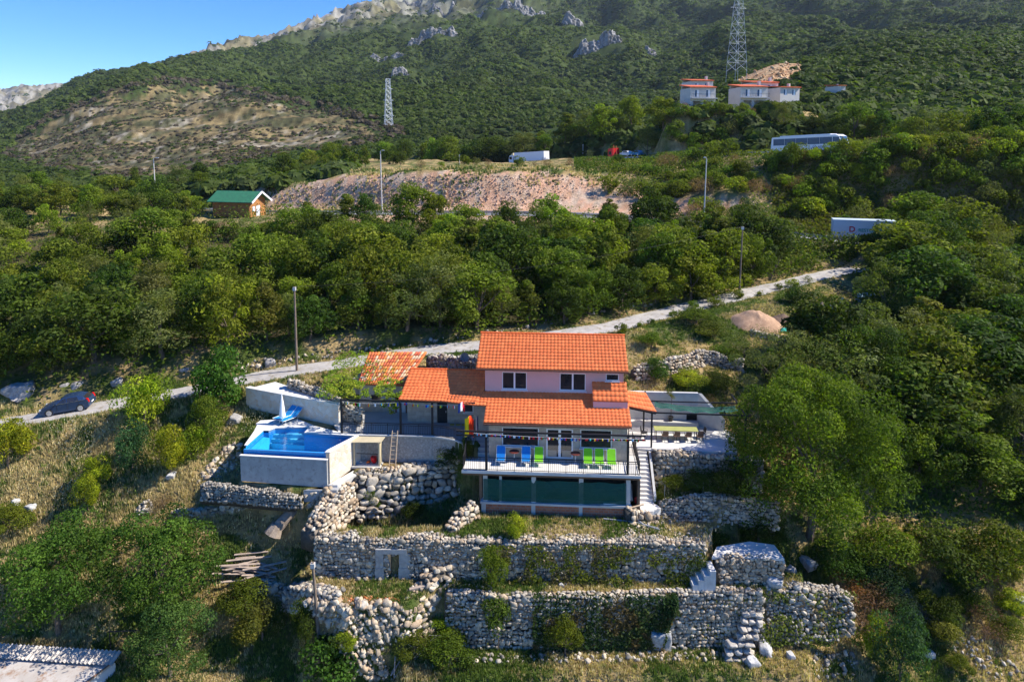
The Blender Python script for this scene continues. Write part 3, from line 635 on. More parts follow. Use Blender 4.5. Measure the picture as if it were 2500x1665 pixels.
scatter_rocks('rubble', 'loose cream stones spilling beside the pool corner', [(745, 1215), (800, 1195), (850, 1165), (862, 1190), (830, 1250), (790, 1300), (755, 1300)], 500, 0.08, 0.32, 29, PAL_TAN)
scatter_rocks('rubble', 'fallen stones along the foot of the upper terrace wall', [(770, 1405), (1700, 1400), (1700, 1412), (770, 1418)], 260, 0.08, 0.28, 28)
scatter_rocks('rubble', 'fallen stones along the foot of the lower terrace wall', [(1100, 1600), (1850, 1590), (1850, 1612), (1100, 1622)], 260, 0.08, 0.32, 27)
scatter_rocks('rubble', 'pinkish rubble on the path right of the brick parapet', [(1530, 1285), (1640, 1262), (1770, 1300), (1740, 1325), (1530, 1322)], 500, 0.05, 0.2, 33, PAL_TAN)
scatter_rocks('rubble', 'pale stones scattered on the bank left of the pool', [(560, 1085), (590, 1080), (585, 1140), (540, 1165), (480, 1185), (500, 1150)], 160, 0.12, 0.4, 34, PAL_TAN)
scatter_rocks('rubble', 'white stones and rubbish in the grass at bottom right', [(1990, 1590), (2080, 1590), (2100, 1650), (1980, 1660)], 70, 0.08, 0.35, 35)
scatter_rocks('rubble', 'grey stones tumbled among the grass on the right hand slope', [(2290, 1540), (2330, 1520), (2500, 1640), (2440, 1665), (2330, 1600)], 90, 0.08, 0.3, 36, PAL_GREY)
scatter_rocks('rubble', 'pink broken rock lying on the road cutting', [(680, 465), (1000, 432), (1400, 428), (1460, 460), (1300, 520), (1000, 520), (700, 505)], 2600, 0.07, 0.36, 37, [(0.60, 0.42, 0.31), (0.66, 0.54, 0.44), (0.56, 0.34, 0.22), (.50, .38, .30)])
scatter_rocks('rubble', 'small white stones scattered over the grass ledge', [(1100, 1405), (1880, 1405), (1880, 1432), (1120, 1435)], 150, 0.06, 0.22, 38)
scatter_rocks('rubble', 'stones lying along the uphill edge of the lane', [(560, 890), (900, 850), (1250, 800), (1700, 705), (1720, 720), (1250, 812), (900, 866), (560, 915)], 230, 0.08, 0.35, 39)
scatter_rocks('rubble', 'broken tan rock on the quarried slope behind the far villas', SCARP, 300, 0.3, 1.3, 40, [(.58, .40, .24), (.48, .28, .15), (.62, .48, .33)], yr=(185., 340.), st=.4)
# single boulders
BL = [(1610, 1580, 0.85, 'big pointed grey boulder standing in the grass below the ivy'), (1868, 1590, 0.6, 'rounded white boulder beside the rough stone steps'), (1892, 1432, 0.55, 'pale boulder at the end of the grass ledge'),
      (1932, 1398, 0.42, 'small pale boulder right of the paved platform'), (1975, 1385, 0.62, 'angular grey boulder right of the paved platform, larger of the pair'), (1835, 1660, 0.5, 'white boulder cut by the bottom edge, right of centre'),
      (420, 1165, 0.4, 'grey boulder in dry grass under the round yellow green shrubs'), (75, 1245, 0.45, 'pale flat boulder on the dry slope at far left'), (40, 1232, 0.4, 'smaller pale boulder at the far left picture edge'),
      (2480, 1475, 0.7, 'dark jagged boulder on the right picture edge'), (2270, 1600, 0.35, 'small grey boulder on the right slope near the two tone bush'), (1930, 1605, 0.35, 'flat white boulder in grass right of the rough steps'),
      (1370, 1432, 0.22, 'small white stone on the grass ledge above the ivy'), (735, 1440, 0.4, 'squared white block beside the leaning pole'), (560, 1232, 0.2, 'small tan stone above the low slope wall')]
for k, (px, py, s, lb) in enumerate(BL):
    g_ = on_ground(px, py, step=0.05); el = 1.35 if k == 0 else 0.75
    mono('boulder', lb, g_+np.array([0, 0, s*0.45*el]), (s, s*0.8, s*el), k*1.3, 60+k, colr=(0.56, 0.55, 0.53) if k not in (0, 9) else (0.42, 0.42, 0.42), tilt=0.25 if k == 0 else 0.0)
# rock outcrops along the lane
for k, (px, py, sx, sz, lb) in enumerate(((45, 968, 1.5, .85, 'large pale limestone outcrop left of the parked car'), (185, 948, .8, 0.45, 'rounded limestone outcrop behind the parked car'), (655, 900, .8, .65, 'shaded limestone outcrop between the pole and the round fig tree'),
                                       (150, 952, .5, 0.35, 'small limestone outcrop behind the car bonnet'), (450, 915, 0.6, 0.4, 'grey limestone outcrop behind the round fig tree'), (280, 945, .8, 0.5, 'dark limestone outcrop in shade right of the parked car'), (570, 1040, 0.8, 0.6, 'grey rock face beside the pool deck corner'))):
    g_ = on_ground(px, py, step=0.05); mono('rock_outcrop', lb, g_+np.array([0, 0.5, sz*0.35]), (sx, sx*0.7, sz), k, 80+k, cat='rock outcrop', colr=(0.40, 0.38, 0.36))
# stone cairn
g_ = on_ground(350, 1258, step=0.05); r = np.random.default_rng(3); n = 150; ph = r.random(n)*6.28; rr = np.sqrt(r.random(n))*0.75; hh = (1-rr/0.8)*0.9
C = np.stack([g_[0]+rr*np.cos(ph), g_[1]+0.5+rr*np.sin(ph)*0.8, g_[2]+hh*r.random(n)+0.1], 1)
V_, F_, C_ = rock_arrays(C, np.full((n, 3), 0.13)*r.uniform(0.7, 1.3, (n, 3)), rock_cols(n, r, PAL_GREY), 4); tag(put('stone_cairn', np_mesh('stone_cairn', V_, F_, M_stone, C_)), 'round heap of grey stones in the dry grass above the fig trees', 'cairn')
# limestone cliffs on the mountain
def cliff(px, py, Y, w, h, seed, lb):
    c = near_ground(px, Y); r = np.random.default_rng(seed); sc = Y/F; W = w*sc; Hh = h*sc; nx, nz = max(24, int(w/2)), 18
    s = np.linspace(0, 1, nx+1); t = np.linspace(-.35, 1.12, nz+1); S, T = np.meshgrid(s, t)
    prof = np.clip(fbm(S*w/14+seed, S*0, 5)*1.3+0.1, 0.35, 1)*np.clip(np.minimum(S, 1-S)*9, 0.05, 1)**.7   # ragged top edge
    X = c[0]+(S-.5)*W; Yb = c[1]+0.35*Hh*np.clip(T, 0, 1.2)+0.25*Hh*(fbm(S*w/9+seed, T*1.2+3, 5)-.5)*1.6+0.12*Hh*np.abs(fbm(S*w/3.5, T*.8, 3)-.5)
    X = X+r.normal(size=X.shape)*W/nx*.25; Yb = Yb+r.normal(size=X.shape)*Hh*.05
    Tc = np.clip(T, -.35, 1); Zb = gsample(X, np.full(X.shape, c[1]))+Tc*prof*Hh; Yb = Yb+(T > 1)*Hh*.9; Zb = Zb-(T > 1)*Hh*.05
    ii = np.arange((nx+1)*(nz+1)).reshape(nz+1, nx+1); FF = np.stack([ii[:-1, :-1], ii[:-1, 1:], ii[1:, 1:], ii[1:, :-1]], -1).reshape(-1, 4)
    cc = (0.12+0.36*fbm(S[:-1, :-1]*w/3, T[:-1, :-1]*2.5, 5)).reshape(-1, 1)*r.uniform(.7, 1.2, (nx*nz, 1)); colr = cc*np.array([[1, .98, .95]])
    tag(put('cliff', np_mesh('cliff', np.stack([X, Yb, Zb], -1).reshape(-1, 3), FF, M_stone, colr)), lb, 'cliff')
def Y_at(px, py, y0=150):                      # depth of the mountain face behind a photo pixel
    Y = np.arange(y0, 3000, 2.0); d = ray(px, py); X = d[0]/d[1]*Y; Z = d[2]/d[1]*Y; g_ = gsample(X, Y); return float(Y[np.argmax(Z <= g_)])
for k, (px, py, w, h, lb) in enumerate(((1460, 112, 130, 42, 'long pale grey cliff face in the middle of the wooded mountain'), (1400, 52, 60, 34, 'small pale cliff above the long cliff face'), (1590, 128, 30, 22, 'isolated pale crag right of the long cliff face'),
                                        (1055, 82, 130, 34, 'broken white crags high on the left shoulder of the mountain'), (1240, 12, 200, 34, 'grey crags on the skyline at the top edge'), (990, 180, 80, 26, 'shaded grey crag left of centre on the mountain'), (945, 142, 90, 20, 'small white rocks above the shaded crag'), (1080, 35, 60, 30, 'pale rock patch on the grassy ridge near the top edge'), (1010, 10, 60, 22, 'grey rock at the top edge left of centre'))):
    cliff(px, py+h*0.3, Y_at(px, py+h*0.3), w, h, 100+k, lb)
# ================================================================ MAIN HOUSE
def brick_mat(name, c1, c2, cm, bw, bh, mortar=0.02, rough=0.85, bmpv=0.3):
    m, nt, b, out = new_mat(name); tc = N(nt, 'ShaderNodeTexCoord'); sp = N(nt, 'ShaderNodeSeparateXYZ'); cb = N(nt, 'ShaderNodeCombineXYZ'); ad = N(nt, 'ShaderNodeMath', operation='ADD')
    nt.links.new(tc.outputs['Object'], sp.inputs[0]); nt.links.new(sp.outputs[0], ad.inputs[0]); nt.links.new(sp.outputs[1], ad.inputs[1]); nt.links.new(ad.outputs[0], cb.inputs[0]); nt.links.new(sp.outputs[2], cb.inputs[1])
    br = N(nt, 'ShaderNodeTexBrick'); br.inputs['Color1'].default_value = col4(c1); br.inputs['Color2'].default_value = col4(c2); br.inputs['Mortar'].default_value = col4(cm)
    br.inputs['Scale'].default_value = 1; br.inputs['Brick Width'].default_value = bw; br.inputs['Row Height'].default_value = bh; br.inputs['Mortar Size'].default_value = mortar
    nt.links.new(cb.outputs[0], br.inputs['Vector']); c = mix(nt, noise_fac(nt, 2.5, 5, 0.7), br.outputs['Color'], (0.78, 0.76, 0.74), 'MULTIPLY'); nt.links.new(c, b.inputs['Base Color'])
    b.inputs['Roughness'].default_value = rough; bump(nt, b, br.outputs['Fac'], -bmpv, 0.02); _M[name] = m; return m
M_clad = brick_mat('stone_cladding', (0.50, 0.44, 0.36), (0.40, 0.35, 0.29), (0.38, 0.34, 0.30), 0.55, 0.28, 0.012)
M_pink = mat('pink_render', (0.68, 0.43, 0.42), (0.62, 0.39, 0.38), 0.7, 0.9)
M_cream = mat('cream_render', (0.62, 0.58, 0.52), (0.55, 0.51, 0.46), 0.8, 0.9)
M_pvc = mat('white_frame', (0.80, 0.80, 0.82), rough=0.35)
M_glass = mat('window_glass', (0.018, 0.022, 0.028), (0.05, 0.04, 0.035), 1.1, 0.06, spec=0.9)
M_iron = mat('dark_metal', (0.035, 0.032, 0.033), rough=0.5, metal=0.3)
M_conc = mat('concrete', (0.40, 0.40, 0.39), (0.32, 0.32, 0.315), 1.6, 0.9, c3=(0.28, 0.27, 0.26), scale3=3.0, bmp=0.2)
M_concL = mat('pale_concrete', (0.55, 0.54, 0.51), (0.46, 0.45, 0.42), 1.3, 0.9, bmp=0.2)
M_pave = mat('pale_paving', (0.66, 0.64, 0.60), (0.58, 0.56, 0.52), 0.9, 0.8)
M_wood = mat('timber', (0.42, 0.27, 0.14), (0.30, 0.19, 0.10), 4.0, 0.8)
M_brick = brick_mat('hollow_brick', (0.46, 0.17, 0.09), (0.36, 0.12, 0.07), (0.30, 0.22, 0.18), 0.30, 0.2, 0.02)
def tile_mat(name, c1, c2, c3=None):
    m, nt, b, out = new_mat(name); a = N(nt, 'ShaderNodeAttribute'); a.attribute_name = 'Col'
    c = mix(nt, noise_fac(nt, 1.0, 5, 0.7), a.outputs['Color'], (0.90, 0.88, 0.88), 'MULTIPLY'); nt.links.new(c, b.inputs['Base Color'])
    b.inputs['Roughness'].default_value = 0.65; b.inputs['Specular IOR Level'].default_value = 0.25; _M[name] = m; return m
M_tile = tile_mat('roof_tile', 0, 0)
def tile_roof(name, P00, P10, P11, P01, parent, cols=0.29, rows=0.36, pal=((0.80, 0.19, 0.055), (0.77, 0.175, 0.05), (0.82, 0.205, 0.06)), amp=0.035, seed=0, th=0.06, lib=None, thick=True):
    """P00 eave left, P10 eave right, P11 ridge right, P01 ridge left in house frame; rolled tiles overlapping row by row"""
    P00, P10, P11, P01 = [np.array(p, float) for p in (P00, P10, P11, P01)]; r = np.random.default_rng(seed)
    W = max(np.linalg.norm(P10-P00), np.linalg.norm(P11-P01)); H = (np.linalg.norm(P01-P00)+np.linalg.norm(P11-P10))/2
    nc_ = max(2, round(W/cols)); nr_ = max(2, round(H/rows)); sub = 4
    nrm = np.cross(P10-P00, P01-P00); nrm /= np.linalg.norm(nrm); nrm = nrm if nrm[2] > 0 else -nrm
    prof = np.array([0.0, 0.75, 1.0, 0.55]); us = np.arange(nc_*sub+1)/(nc_*sub); V = []; Fc = []; C = []
    pal = np.array(pal); o = 0
    for j in range(nr_):
        for e, (t, lift) in enumerate(((j/nr_-0.0, 0.035), ((j+1)/nr_+0.02, 0.0))):
            A = P00+(P01-P00)*t; B = P10+(P11-P10)*t
            h = amp*prof[np.arange(nc_*sub+1) % sub]+lift
            V.append(A+(B-A)*us[:, None]+nrm*h[:, None])
        # little front lip of each row
        A = P00+(P01-P00)*(j/nr_); B = P10+(P11-P10)*(j/nr_); V.append(A+(B-A)*us[:, None]+nrm*(-0.01))
        k = nc_*sub+1; i = np.arange(nc_*sub)
        Fc.append(np.stack([o+i, o+i+1, o+k+i+1, o+k+i], 1)); Fc.append(np.stack([o+2*k+i, o+2*k+i+1, o+i+1, o+i], 1))
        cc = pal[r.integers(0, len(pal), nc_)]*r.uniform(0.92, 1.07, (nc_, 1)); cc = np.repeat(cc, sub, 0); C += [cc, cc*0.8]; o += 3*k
    V = np.concatenate(V); V = HA+V[:, :1]*HU+V[:, 1:2]*HV+np.array([[0, 0, 1]])*V[:, 2:3]
    Fc = np.concatenate(Fc); C = np.concatenate(C)
    if thick:
        base = []
        for dn in (-0.012, -th):
            for P in (P00, P10, P11, P01): base.append(h2w(*(P+nrm*dn)))
        b0 = len(V); V = np.concatenate([V, np.array(base)])
        q = np.array([(0, 1, 2, 3), (7, 6, 5, 4), (0, 4, 5, 1), (1, 5, 6, 2), (2, 6, 7, 3), (3, 7, 4, 0)])+b0
        Fc = np.concatenate([Fc, q]); C = np.concatenate([C, np.tile([[0.36, 0.10, 0.04]], (6, 1))])
    return put(name, np_mesh(name, V, Fc, M_tile, C), parent)
def ridge_cap(parent, A, B, r=0.11):
    q = MB(HM); A = Vector(A); B = Vector(B); n = max(2, round((B-A).length/0.4))
    for i in range(n): q.tube(A+(B-A)*i/n, A+(B-A)*(i+1.06)/n, r, r*0.86, 8, (0.66, 0.13, 0.03))
    return q.build('ridge_tiles', M_tile, parent)
def wall_open(q, u0, u1, w0, w1, v0, v1, ops, M=None):
    """wall panel in the u-w plane from v0 (front) to v1 with rectangular openings (ua,ub,wa,wb)"""
    us = sorted(set([u0, u1]+[x for o in ops for x in o[:2]])); 
    for a, b2 in zip(us[:-1], us[1:]):
        segs = [(w0, w1)]
        for o in ops:
            if o[0] <= a+1e-6 and o[1] >= b2-1e-6:
                ns = []
                for s0, s1 in segs:
                    if o[2] > s0: ns.append((s0, min(o[2], s1)))
                    if o[3] < s1: ns.append((max(o[3], s0), s1))
                segs = [s for s in ns if s[1]-s[0] > 1e-4]
        for s0, s1 in segs: q.box(a, b2, v0, v1, s0, s1)
def window(parent, ua, ub, wa, wb, v, cols=2, sill=True, label=None, door=False, name='window', fr=0.07, mid=None):
    q = MB(HM); q.box(ua, ub, v+0.06, v+0.14, wb-fr, wb); q.box(ua, ub, v+0.06, v+0.14, wa, wa+fr); q.box(ua, ua+fr, v+0.06, v+0.14, wa+fr, wb-fr); q.box(ub-fr, ub, v+0.06, v+0.14, wa+fr, wb-fr)
    for i in range(1, cols): x = ua+(ub-ua)*i/cols; q.box(x-fr*0.9, x+fr*0.9, v+0.055, v+0.135, wa+fr, wb-fr)
    f = q.build(name, M_pvc, parent)
    if label: f['label'] = label
    for i in range(cols):
        a = ua+(ub-ua)*i/cols+(fr*0.9 if i else fr); b2 = ua+(ub-ua)*(i+1)/cols-(fr*0.9 if i < cols-1 else fr)
        q = MB(HM); q.box(a, b2, v+0.09, v+0.11, wa+fr, wb-fr); q.build('pane', M_glass, f)
    if sill: q = MB(HM); q.box(ua-0.06, ub+0.06, v-0.10, v+0.06, wa-0.05, wa-0.002); q.build('sill', M_pvc, f)
    return f
house = thing('house', 'two storey house with orange tiled roofs, pink upper floor and stone faced ground floor', 'house', h2w(6.4, 4, 0))
V1 = 2.1; U0, U1 = 1.62, 11.35
op = [(2.56, 5.17, 0.84, 2.22), (5.69, 7.57, 0.03, 2.2), (8.07, 10.28, 0.84, 2.2)]
q = MB(HM); wall_open(q, U0, U1, 0.0, 2.72, V1, V1+0.25, op)
q.box(U0, U0+0.25, V1+0.25, 4.3, 0, 2.72); q.box(U1-0.25, U1, V1+0.25, 9.9, 0, 2.72)
q.box(U0+0.25, U1-0.25, 9.65, 9.9, 0, 2.72); q.box(0.55, U0-0.002, 4.0, 4.25, 0.0, 3.3); q.box(0.3, 0.55, 4.0, 5.7, 0, 3.3); q.build('ground_floor_wall', M_clad, house)
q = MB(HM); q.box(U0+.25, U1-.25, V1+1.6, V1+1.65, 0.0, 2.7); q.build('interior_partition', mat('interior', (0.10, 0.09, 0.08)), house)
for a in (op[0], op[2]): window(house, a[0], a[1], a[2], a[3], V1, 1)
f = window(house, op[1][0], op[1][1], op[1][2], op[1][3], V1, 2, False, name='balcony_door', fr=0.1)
for x in (6.08, 7.15): q = MB(HM); q.box(x-0.34, x+0.34, V1+0.075, V1+0.088, 0.15, 0.62); q.build('door_panel', mat('beige_panel', (0.48, 0.38, 0.28)), f)
q = MB(HM); q.box(6.52, 6.56, V1+0.0, V1+0.05, 1.0, 1.15); q.build('handle', M_iron, f)
# upper floor
VU = 4.85; UL, UR = 1.08, 11.3; WJ = 3.72
def hvp(px, py, v): return hv(px, py, v)
ups = []
for (x0, y0, x1, y1) in ((1225.4, 907.7, 1286.4, 951.8), (1366.3, 911, 1430, 955.1), (1479, 912.7, 1511.3, 930.9)):
    a = hvp(x0, y0, VU); b2 = hvp(x1, y1, VU); ups.append((a[0], b2[0], b2[2], a[2]))
q = MB(HM); wall_open(q, UL, UR, 2.75, 5.62, VU, VU+0.25, ups); q.box(UL, UL+0.25, VU+.25, 10.2, 2.75, 5.62); q.box(UR-0.25, UR, VU+.25, 10.2, 2.75, 5.62); q.box(UL+.25, UR-.25, 9.95, 10.2, 2.75, 5.62)
for x0, x1 in ((UL, UL+0.25), (UR-0.25, UR)):                         # gable triangles
    q.add([(x0, VU, 5.62), (x0, 10.2, 5.62), (x0, 7.6, 7.1), (x1, VU, 5.62), (x1, 10.2, 5.62), (x1, 7.6, 7.1)], [(0, 1, 2), (5, 4, 3), (0, 2, 5, 3), (2, 1, 4, 5), (1, 0, 3, 4)])
q.build('upper_wall', M_pink, house)
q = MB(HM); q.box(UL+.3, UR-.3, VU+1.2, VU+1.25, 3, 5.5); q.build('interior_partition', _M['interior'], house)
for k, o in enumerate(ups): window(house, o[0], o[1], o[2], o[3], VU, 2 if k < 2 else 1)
# roofs
EW = 5.70; RW = 7.42; RV = 7.62
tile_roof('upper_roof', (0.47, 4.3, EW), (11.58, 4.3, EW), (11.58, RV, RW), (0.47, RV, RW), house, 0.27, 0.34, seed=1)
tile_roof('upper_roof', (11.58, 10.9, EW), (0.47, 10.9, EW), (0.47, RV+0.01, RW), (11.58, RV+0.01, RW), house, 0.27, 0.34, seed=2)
ridge_cap(house, (0.45, RV, RW+0.02), (11.6, RV, RW+0.02))
for x in np.arange(0.9, 11.4, 0.85): q = MB(HM); q.box(x-0.05, x+0.05, 4.36, 4.84, EW-0.17, EW-0.07); q.build('rafter', mat('dark_wood', (0.07, 0.035, 0.02)), house)
for x in np.arange(1.9, 11.4, 0.88): q = MB(HM); q.box(x-0.05, x+0.05, 1.68, 2.09, 2.5, 2.62); q.build('rafter', _M['dark_wood'], house)
for a_, b_ in (((.47, 4.24, EW-.06), (11.58, 4.24, EW-.06)), ((1.3, 1.54, 2.63), (11.58, 1.54, 2.63))): q = MB(HM); q.tube(a_, b_, .055, n=8); q.build('gutter', mat('brown_gutter', (.10, .045, .03), rough=.5), house)
for p_ in ((11.42, 2.04, 2.6, .0), (11.38, 4.78, 5.6, 3.8)): q = MB(HM); q.tube((p_[0], p_[1], p_[2]), (p_[0], p_[1], p_[3]), .04, n=8); q.build('downpipe', _M['brown_gutter'], house)
SL = (3.76-2.70)/(VU-1.6)
pw = lambda v: 2.72+SL*(v-1.6)
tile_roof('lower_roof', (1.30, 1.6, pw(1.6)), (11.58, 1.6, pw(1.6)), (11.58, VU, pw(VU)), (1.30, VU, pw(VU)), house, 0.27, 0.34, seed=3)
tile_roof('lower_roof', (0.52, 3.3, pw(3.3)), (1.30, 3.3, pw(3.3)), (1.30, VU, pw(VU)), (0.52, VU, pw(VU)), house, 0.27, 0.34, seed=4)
q = MB(HM); q.box(U0-0.2, U1+0.15, 1.75, VU, pw(1.6)-0.16, pw(1.6)-0.10); q.build('soffit', M_cream, house)
# raised small roof over the inner stair
t = hvp(1450, 932, VU); t2 = hvp(1528, 934, VU)
vv = 3.3
while hv(1488, 981, vv)[2] < pw(vv)+0.18: vv += 0.01
bl_ = hv(1447.6, 979, vv); br_ = hv(1528, 981, vv)
tile_roof('stair_roof', (bl_[0], vv, bl_[2]), (11.5, vv, bl_[2]), (11.5, VU, t[2]), (bl_[0], VU, t[2]), house, 0.3, 0.4, seed=5)
q = MB(HM); q.add([(bl_[0]+.03, vv+.04, pw(vv)), (bl_[0]+.03, vv+.04, bl_[2]-.06), (bl_[0]+.03, VU, t[2]-.06), (bl_[0]+.03, VU, pw(VU)), (11.47, vv+.04, pw(vv)), (11.47, vv+.04, bl_[2]-.06), (11.47, VU, t[2]-.06), (11.47, VU, pw(VU))], [(0, 1, 2, 3), (7, 6, 5, 4), (0, 4, 5, 1)]); q.build('stair_cheek', M_pink, house)
# left wing
WV = 5.65
def hr(v, w, x): return (x, v, w)
wr = hv(1002, 901, 7.15)[2]; wb = hv(1090, 946, 4.95)[2]
tile_roof('wing_roof', (-5.08, 4.95, wb), (1.05, 4.95, wb-0.02), (1.05, 7.15, wr), (-5.04, 7.15, wr), house, 0.30, 0.36, seed=6)
tile_roof('wing_roof', (-5.12, 3.3, 3.56), (-2.05, 3.3, 3.53), (-2.05, 4.95, wb), (-5.08, 4.95, wb), house, 0.28, 0.34, seed=7)
tile_roof('wing_roof', (-2.05, 3.3, 3.53), (0.52, 3.3, 3.28), (1.05, 4.95, wb-0.02), (-2.05, 4.95, wb), house, 0.28, 0.34, seed=8)
tile_roof('wing_roof', (1.05, 10.0, 3.5), (-5.04, 10.0, 3.5), (-5.04, 7.16, wr), (1.05, 7.16, wr), house, 0.30, 0.36, seed=9)
ridge_cap(house, (-5.08, 7.15, wr+0.02), (1.0, 7.15, wr+0.02))
wl = hv(995, 1030, WV)[0]; dL = hv(1067, 1000, WV); dR = hv(1092, 1000, WV); w2 = hv(1132, 990, WV); w3 = hv(1156, 1008, WV)
q = MB(HM); wall_open(q, wl, 0.3, 0.3, 3.6, WV, WV+0.25, [(dL[0], dR[0], 0.75, 2.85), (w2[0], w3[0], w3[2], w2[2]+0.3)]); q.box(wl, wl+.25, WV+.25, 9.5, 0.3, 3.5); q.build('wing_wall', M_clad, house)
q = MB(HM); q.box(dL[0]+.02, dR[0]-.02, WV+.08, WV+.14, 0.76, 2.84)
for k in range(3): q.box(dL[0]+.1, dR[0]-.1, WV+.06, WV+.08, 0.9+k*.65, 1.4+k*.65)
f = q.build('door', mat('dark_door', (0.02, 0.024, 0.028), rough=0.4), house); q = MB(HM); q.box(dR[0]-.14, dR[0]-.09, WV+0.02, WV+.06, 1.7, 1.85); q.build('handle', mat('steel', (0.6, 0.6, 0.6), rough=0.3, metal=1), f)
window(house, w2[0], w3[0], w3[2], w2[2]+0.3, WV, 1, True)
q = MB(HM); q.box(dL[0]-.1, dR[0]+.1, WV-0.35, WV-.01, 0.3, 0.74); q.build('doorstep', M_concL, house)
# porch posts and beam of the wing
for u in (-5.0, -2.65): q = MB(HM); q.box(u-0.07, u+0.07, 3.35, 3.49, 0.9, 3.5); q.build('porch_post', M_iron, house)
q = MB(HM); q.box(-9.5, 0.5, 3.36, 3.46, 3.36, 3.46); q.build('porch_beam', M_iron, house)
q = MB(HM); q.box(-9.45, -9.31, 3.25, 3.39, 0.9, 3.5); q.build('porch_post', M_iron, house)
# balcony
q = MB(HM); q.slab([(0, 0), (12.05, 0), (12.05, V1-0.01), (11.37, V1-0.01), (11.37, 4.2), (12.6, 4.4), (12.6, 4.2), (12.6, 4.2), (12.05, V1)], -0.2, -0.02) if False else q.box(0, 12.05, 0, V1-0.01, -0.16, 0.0)
q.box(-0.0, U0-0.01, V1-0.01, 4.0, -0.16, 0.0); q.box(U1+0.01, 12.1, V1-0.01, 5.3, -0.16, 0.0); q.build('balcony_slab', M_pave, house)
q = MB(HM); q.box(-0.03, 12.09, -0.04, 0.02, -0.17, 0.02); q.build('slab_edge', M_white, house)
q = MB(HM); q.box(0.05, 12.0, 0.1, 4.5, -0.36, -0.165); q.build('floor_structure', mat('brown_formwork', (0.16, 0.09, 0.05)), house)
q = MB(HM)
cols = [(1.40, 1.70), (2.52, 2.68), (4.72, 5.02), (7.95, 8.25), (11.13, 11.42)]
for a, b2 in cols:
    q = MB(HM); q.box(a, b2, 0.3, 0.58, -2.3, -0.36); q.build('column', M_concL, house)
q = MB(HM); q.box(1.22, 11.48, 0.15, 0.85, -2.42, -2.28); q.box(9.4, 11.5, 0.05, 0.4, -2.279, -2.2, (1.15, 1.12, 1.05)); q.build('parapet_ledge', M_concL, house)
q = MB(HM); q.box(1.5, 11.2, 0.22, 0.4, -3.1, -2.42); q.build('brick_parapet', M_brick, house)
for a, b2 in ((1.3, 1.6), (4.72, 5.0), (7.95, 8.2), (11.12, 11.42)): q = MB(HM); q.box(a, b2, 0.17, 0.42, -3.15, -2.421); q.build('parapet_pier', M_concL, house)
q = MB(HM); q.box(1.2, 12.0, 4.0, 4.2, -3.1, -0.37); q.box(1.1, 1.3, 0.6, 4.0, -3.1, -0.37); q.box(11.9, 12.05, 0.15, 4.0, -3.1, -0.37); q.build('undercroft_wall', mat('rough_brown_wall', (0.22, 0.14, 0.09), (0.14, 0.10, 0.07), 3, 0.95), house)
# green shade netting
m, nt, b, out = new_mat('green_net'); _M['green_net'] = m
b.inputs['Base Color'].default_value = (0.006, 0.085, 0.065, 1); b.inputs['Roughness'].default_value = 0.7
tp = N(nt, 'ShaderNodeBsdfTransparent'); ms = N(nt, 'ShaderNodeMixShader'); wv = noise_fac(nt, 1.2, 4, 0.6, 0.3, 0.7)
mr = N(nt, 'ShaderNodeMapRange'); mr.inputs[3].default_value = 0.16; mr.inputs[4].default_value = 0.34; nt.links.new(wv, mr.inputs[0]); nt.links.new(mr.outputs[0], ms.inputs[0])
nt.links.new(b.outputs[0], ms.inputs[1]); nt.links.new(tp.outputs[0], ms.inputs[2]); nt.links.new(ms.outputs[0], out.inputs[0])
def cloth_grid(fn, nu, nv_):
    P = [fn(i/nu, j/nv_) for j in range(nv_+1) for i in range(nu+1)]; fs = [(j*(nu+1)+i, j*(nu+1)+i+1, (j+1)*(nu+1)+i+1, (j+1)*(nu+1)+i) for j in range(nv_) for i in range(nu)]; return P, fs
P, fs = cloth_grid(lambda s, t: (1.42+s*9.72, 0.27+0.03*math.sin(s*40)*(0.3+t)-0.12*math.sin(t*3.1)*abs(math.sin(s*9)), -2.22+(t)*1.52+0.03*math.sin(s*25)), 70, 8)
q = MB(HM); q.add(P, fs); tag(q.build('shade_net', _M['green_net']), 'dark green shade net stretched between the undercroft columns', 'net')
# balcony railing and pergola frame, parts of the house
def railing(parent, pts, h=0.92, gap=0.13, mb=HM, name='railing', lower=0.08):
    q = MB(mb)
    for a, b2 in zip(pts[:-1], pts[1:]):
        a = Vector(a); b2 = Vector(b2); L = (b2-a).length; n = max(1, round(L/gap)); up = Vector((0, 0, 1))
        q.beam(a+up*h, b2+up*h, 0.045, 0.045); q.beam(a+up*(h-0.13), b2+up*(h-0.13), 0.03, 0.03); q.beam(a+up*lower, b2+up*lower, 0.03, 0.03)
        for i in range(n+1):
            p = a+(b2-a)*i/n; w = 0.02 if i % 9 else 0.04; q.beam(p+up*(lower if i % 9 else 0), p+up*(h-0.13 if i % 9 else h), w, w)
    return q.build(name, M_iron, parent)
railing(house, [(0.06, 3.3, 0.0), (0.06, 0.08, 0), (11.98, 0.08, 0), (11.98, 1.2, 0)], name='balcony_railing')
railing(house, [(12.0, 1.2, 0), (12.0, 4.9, 0)], name='balcony_railing')
for u in (1.64, 11.2): q = MB(HM); q.box(u-0.075, u+0.075, 0.1, 0.25, 0, 2.75); q.build('pergola_post', M_iron, house)
q = MB(HM); q.box(-0.4, 12.35, 0.11, 0.21, 2.66, 2.76); q.box(-0.4, 12.35, 0.11, 0.21, 2.38, 2.46); q.build('pergola_beam', M_iron, house)
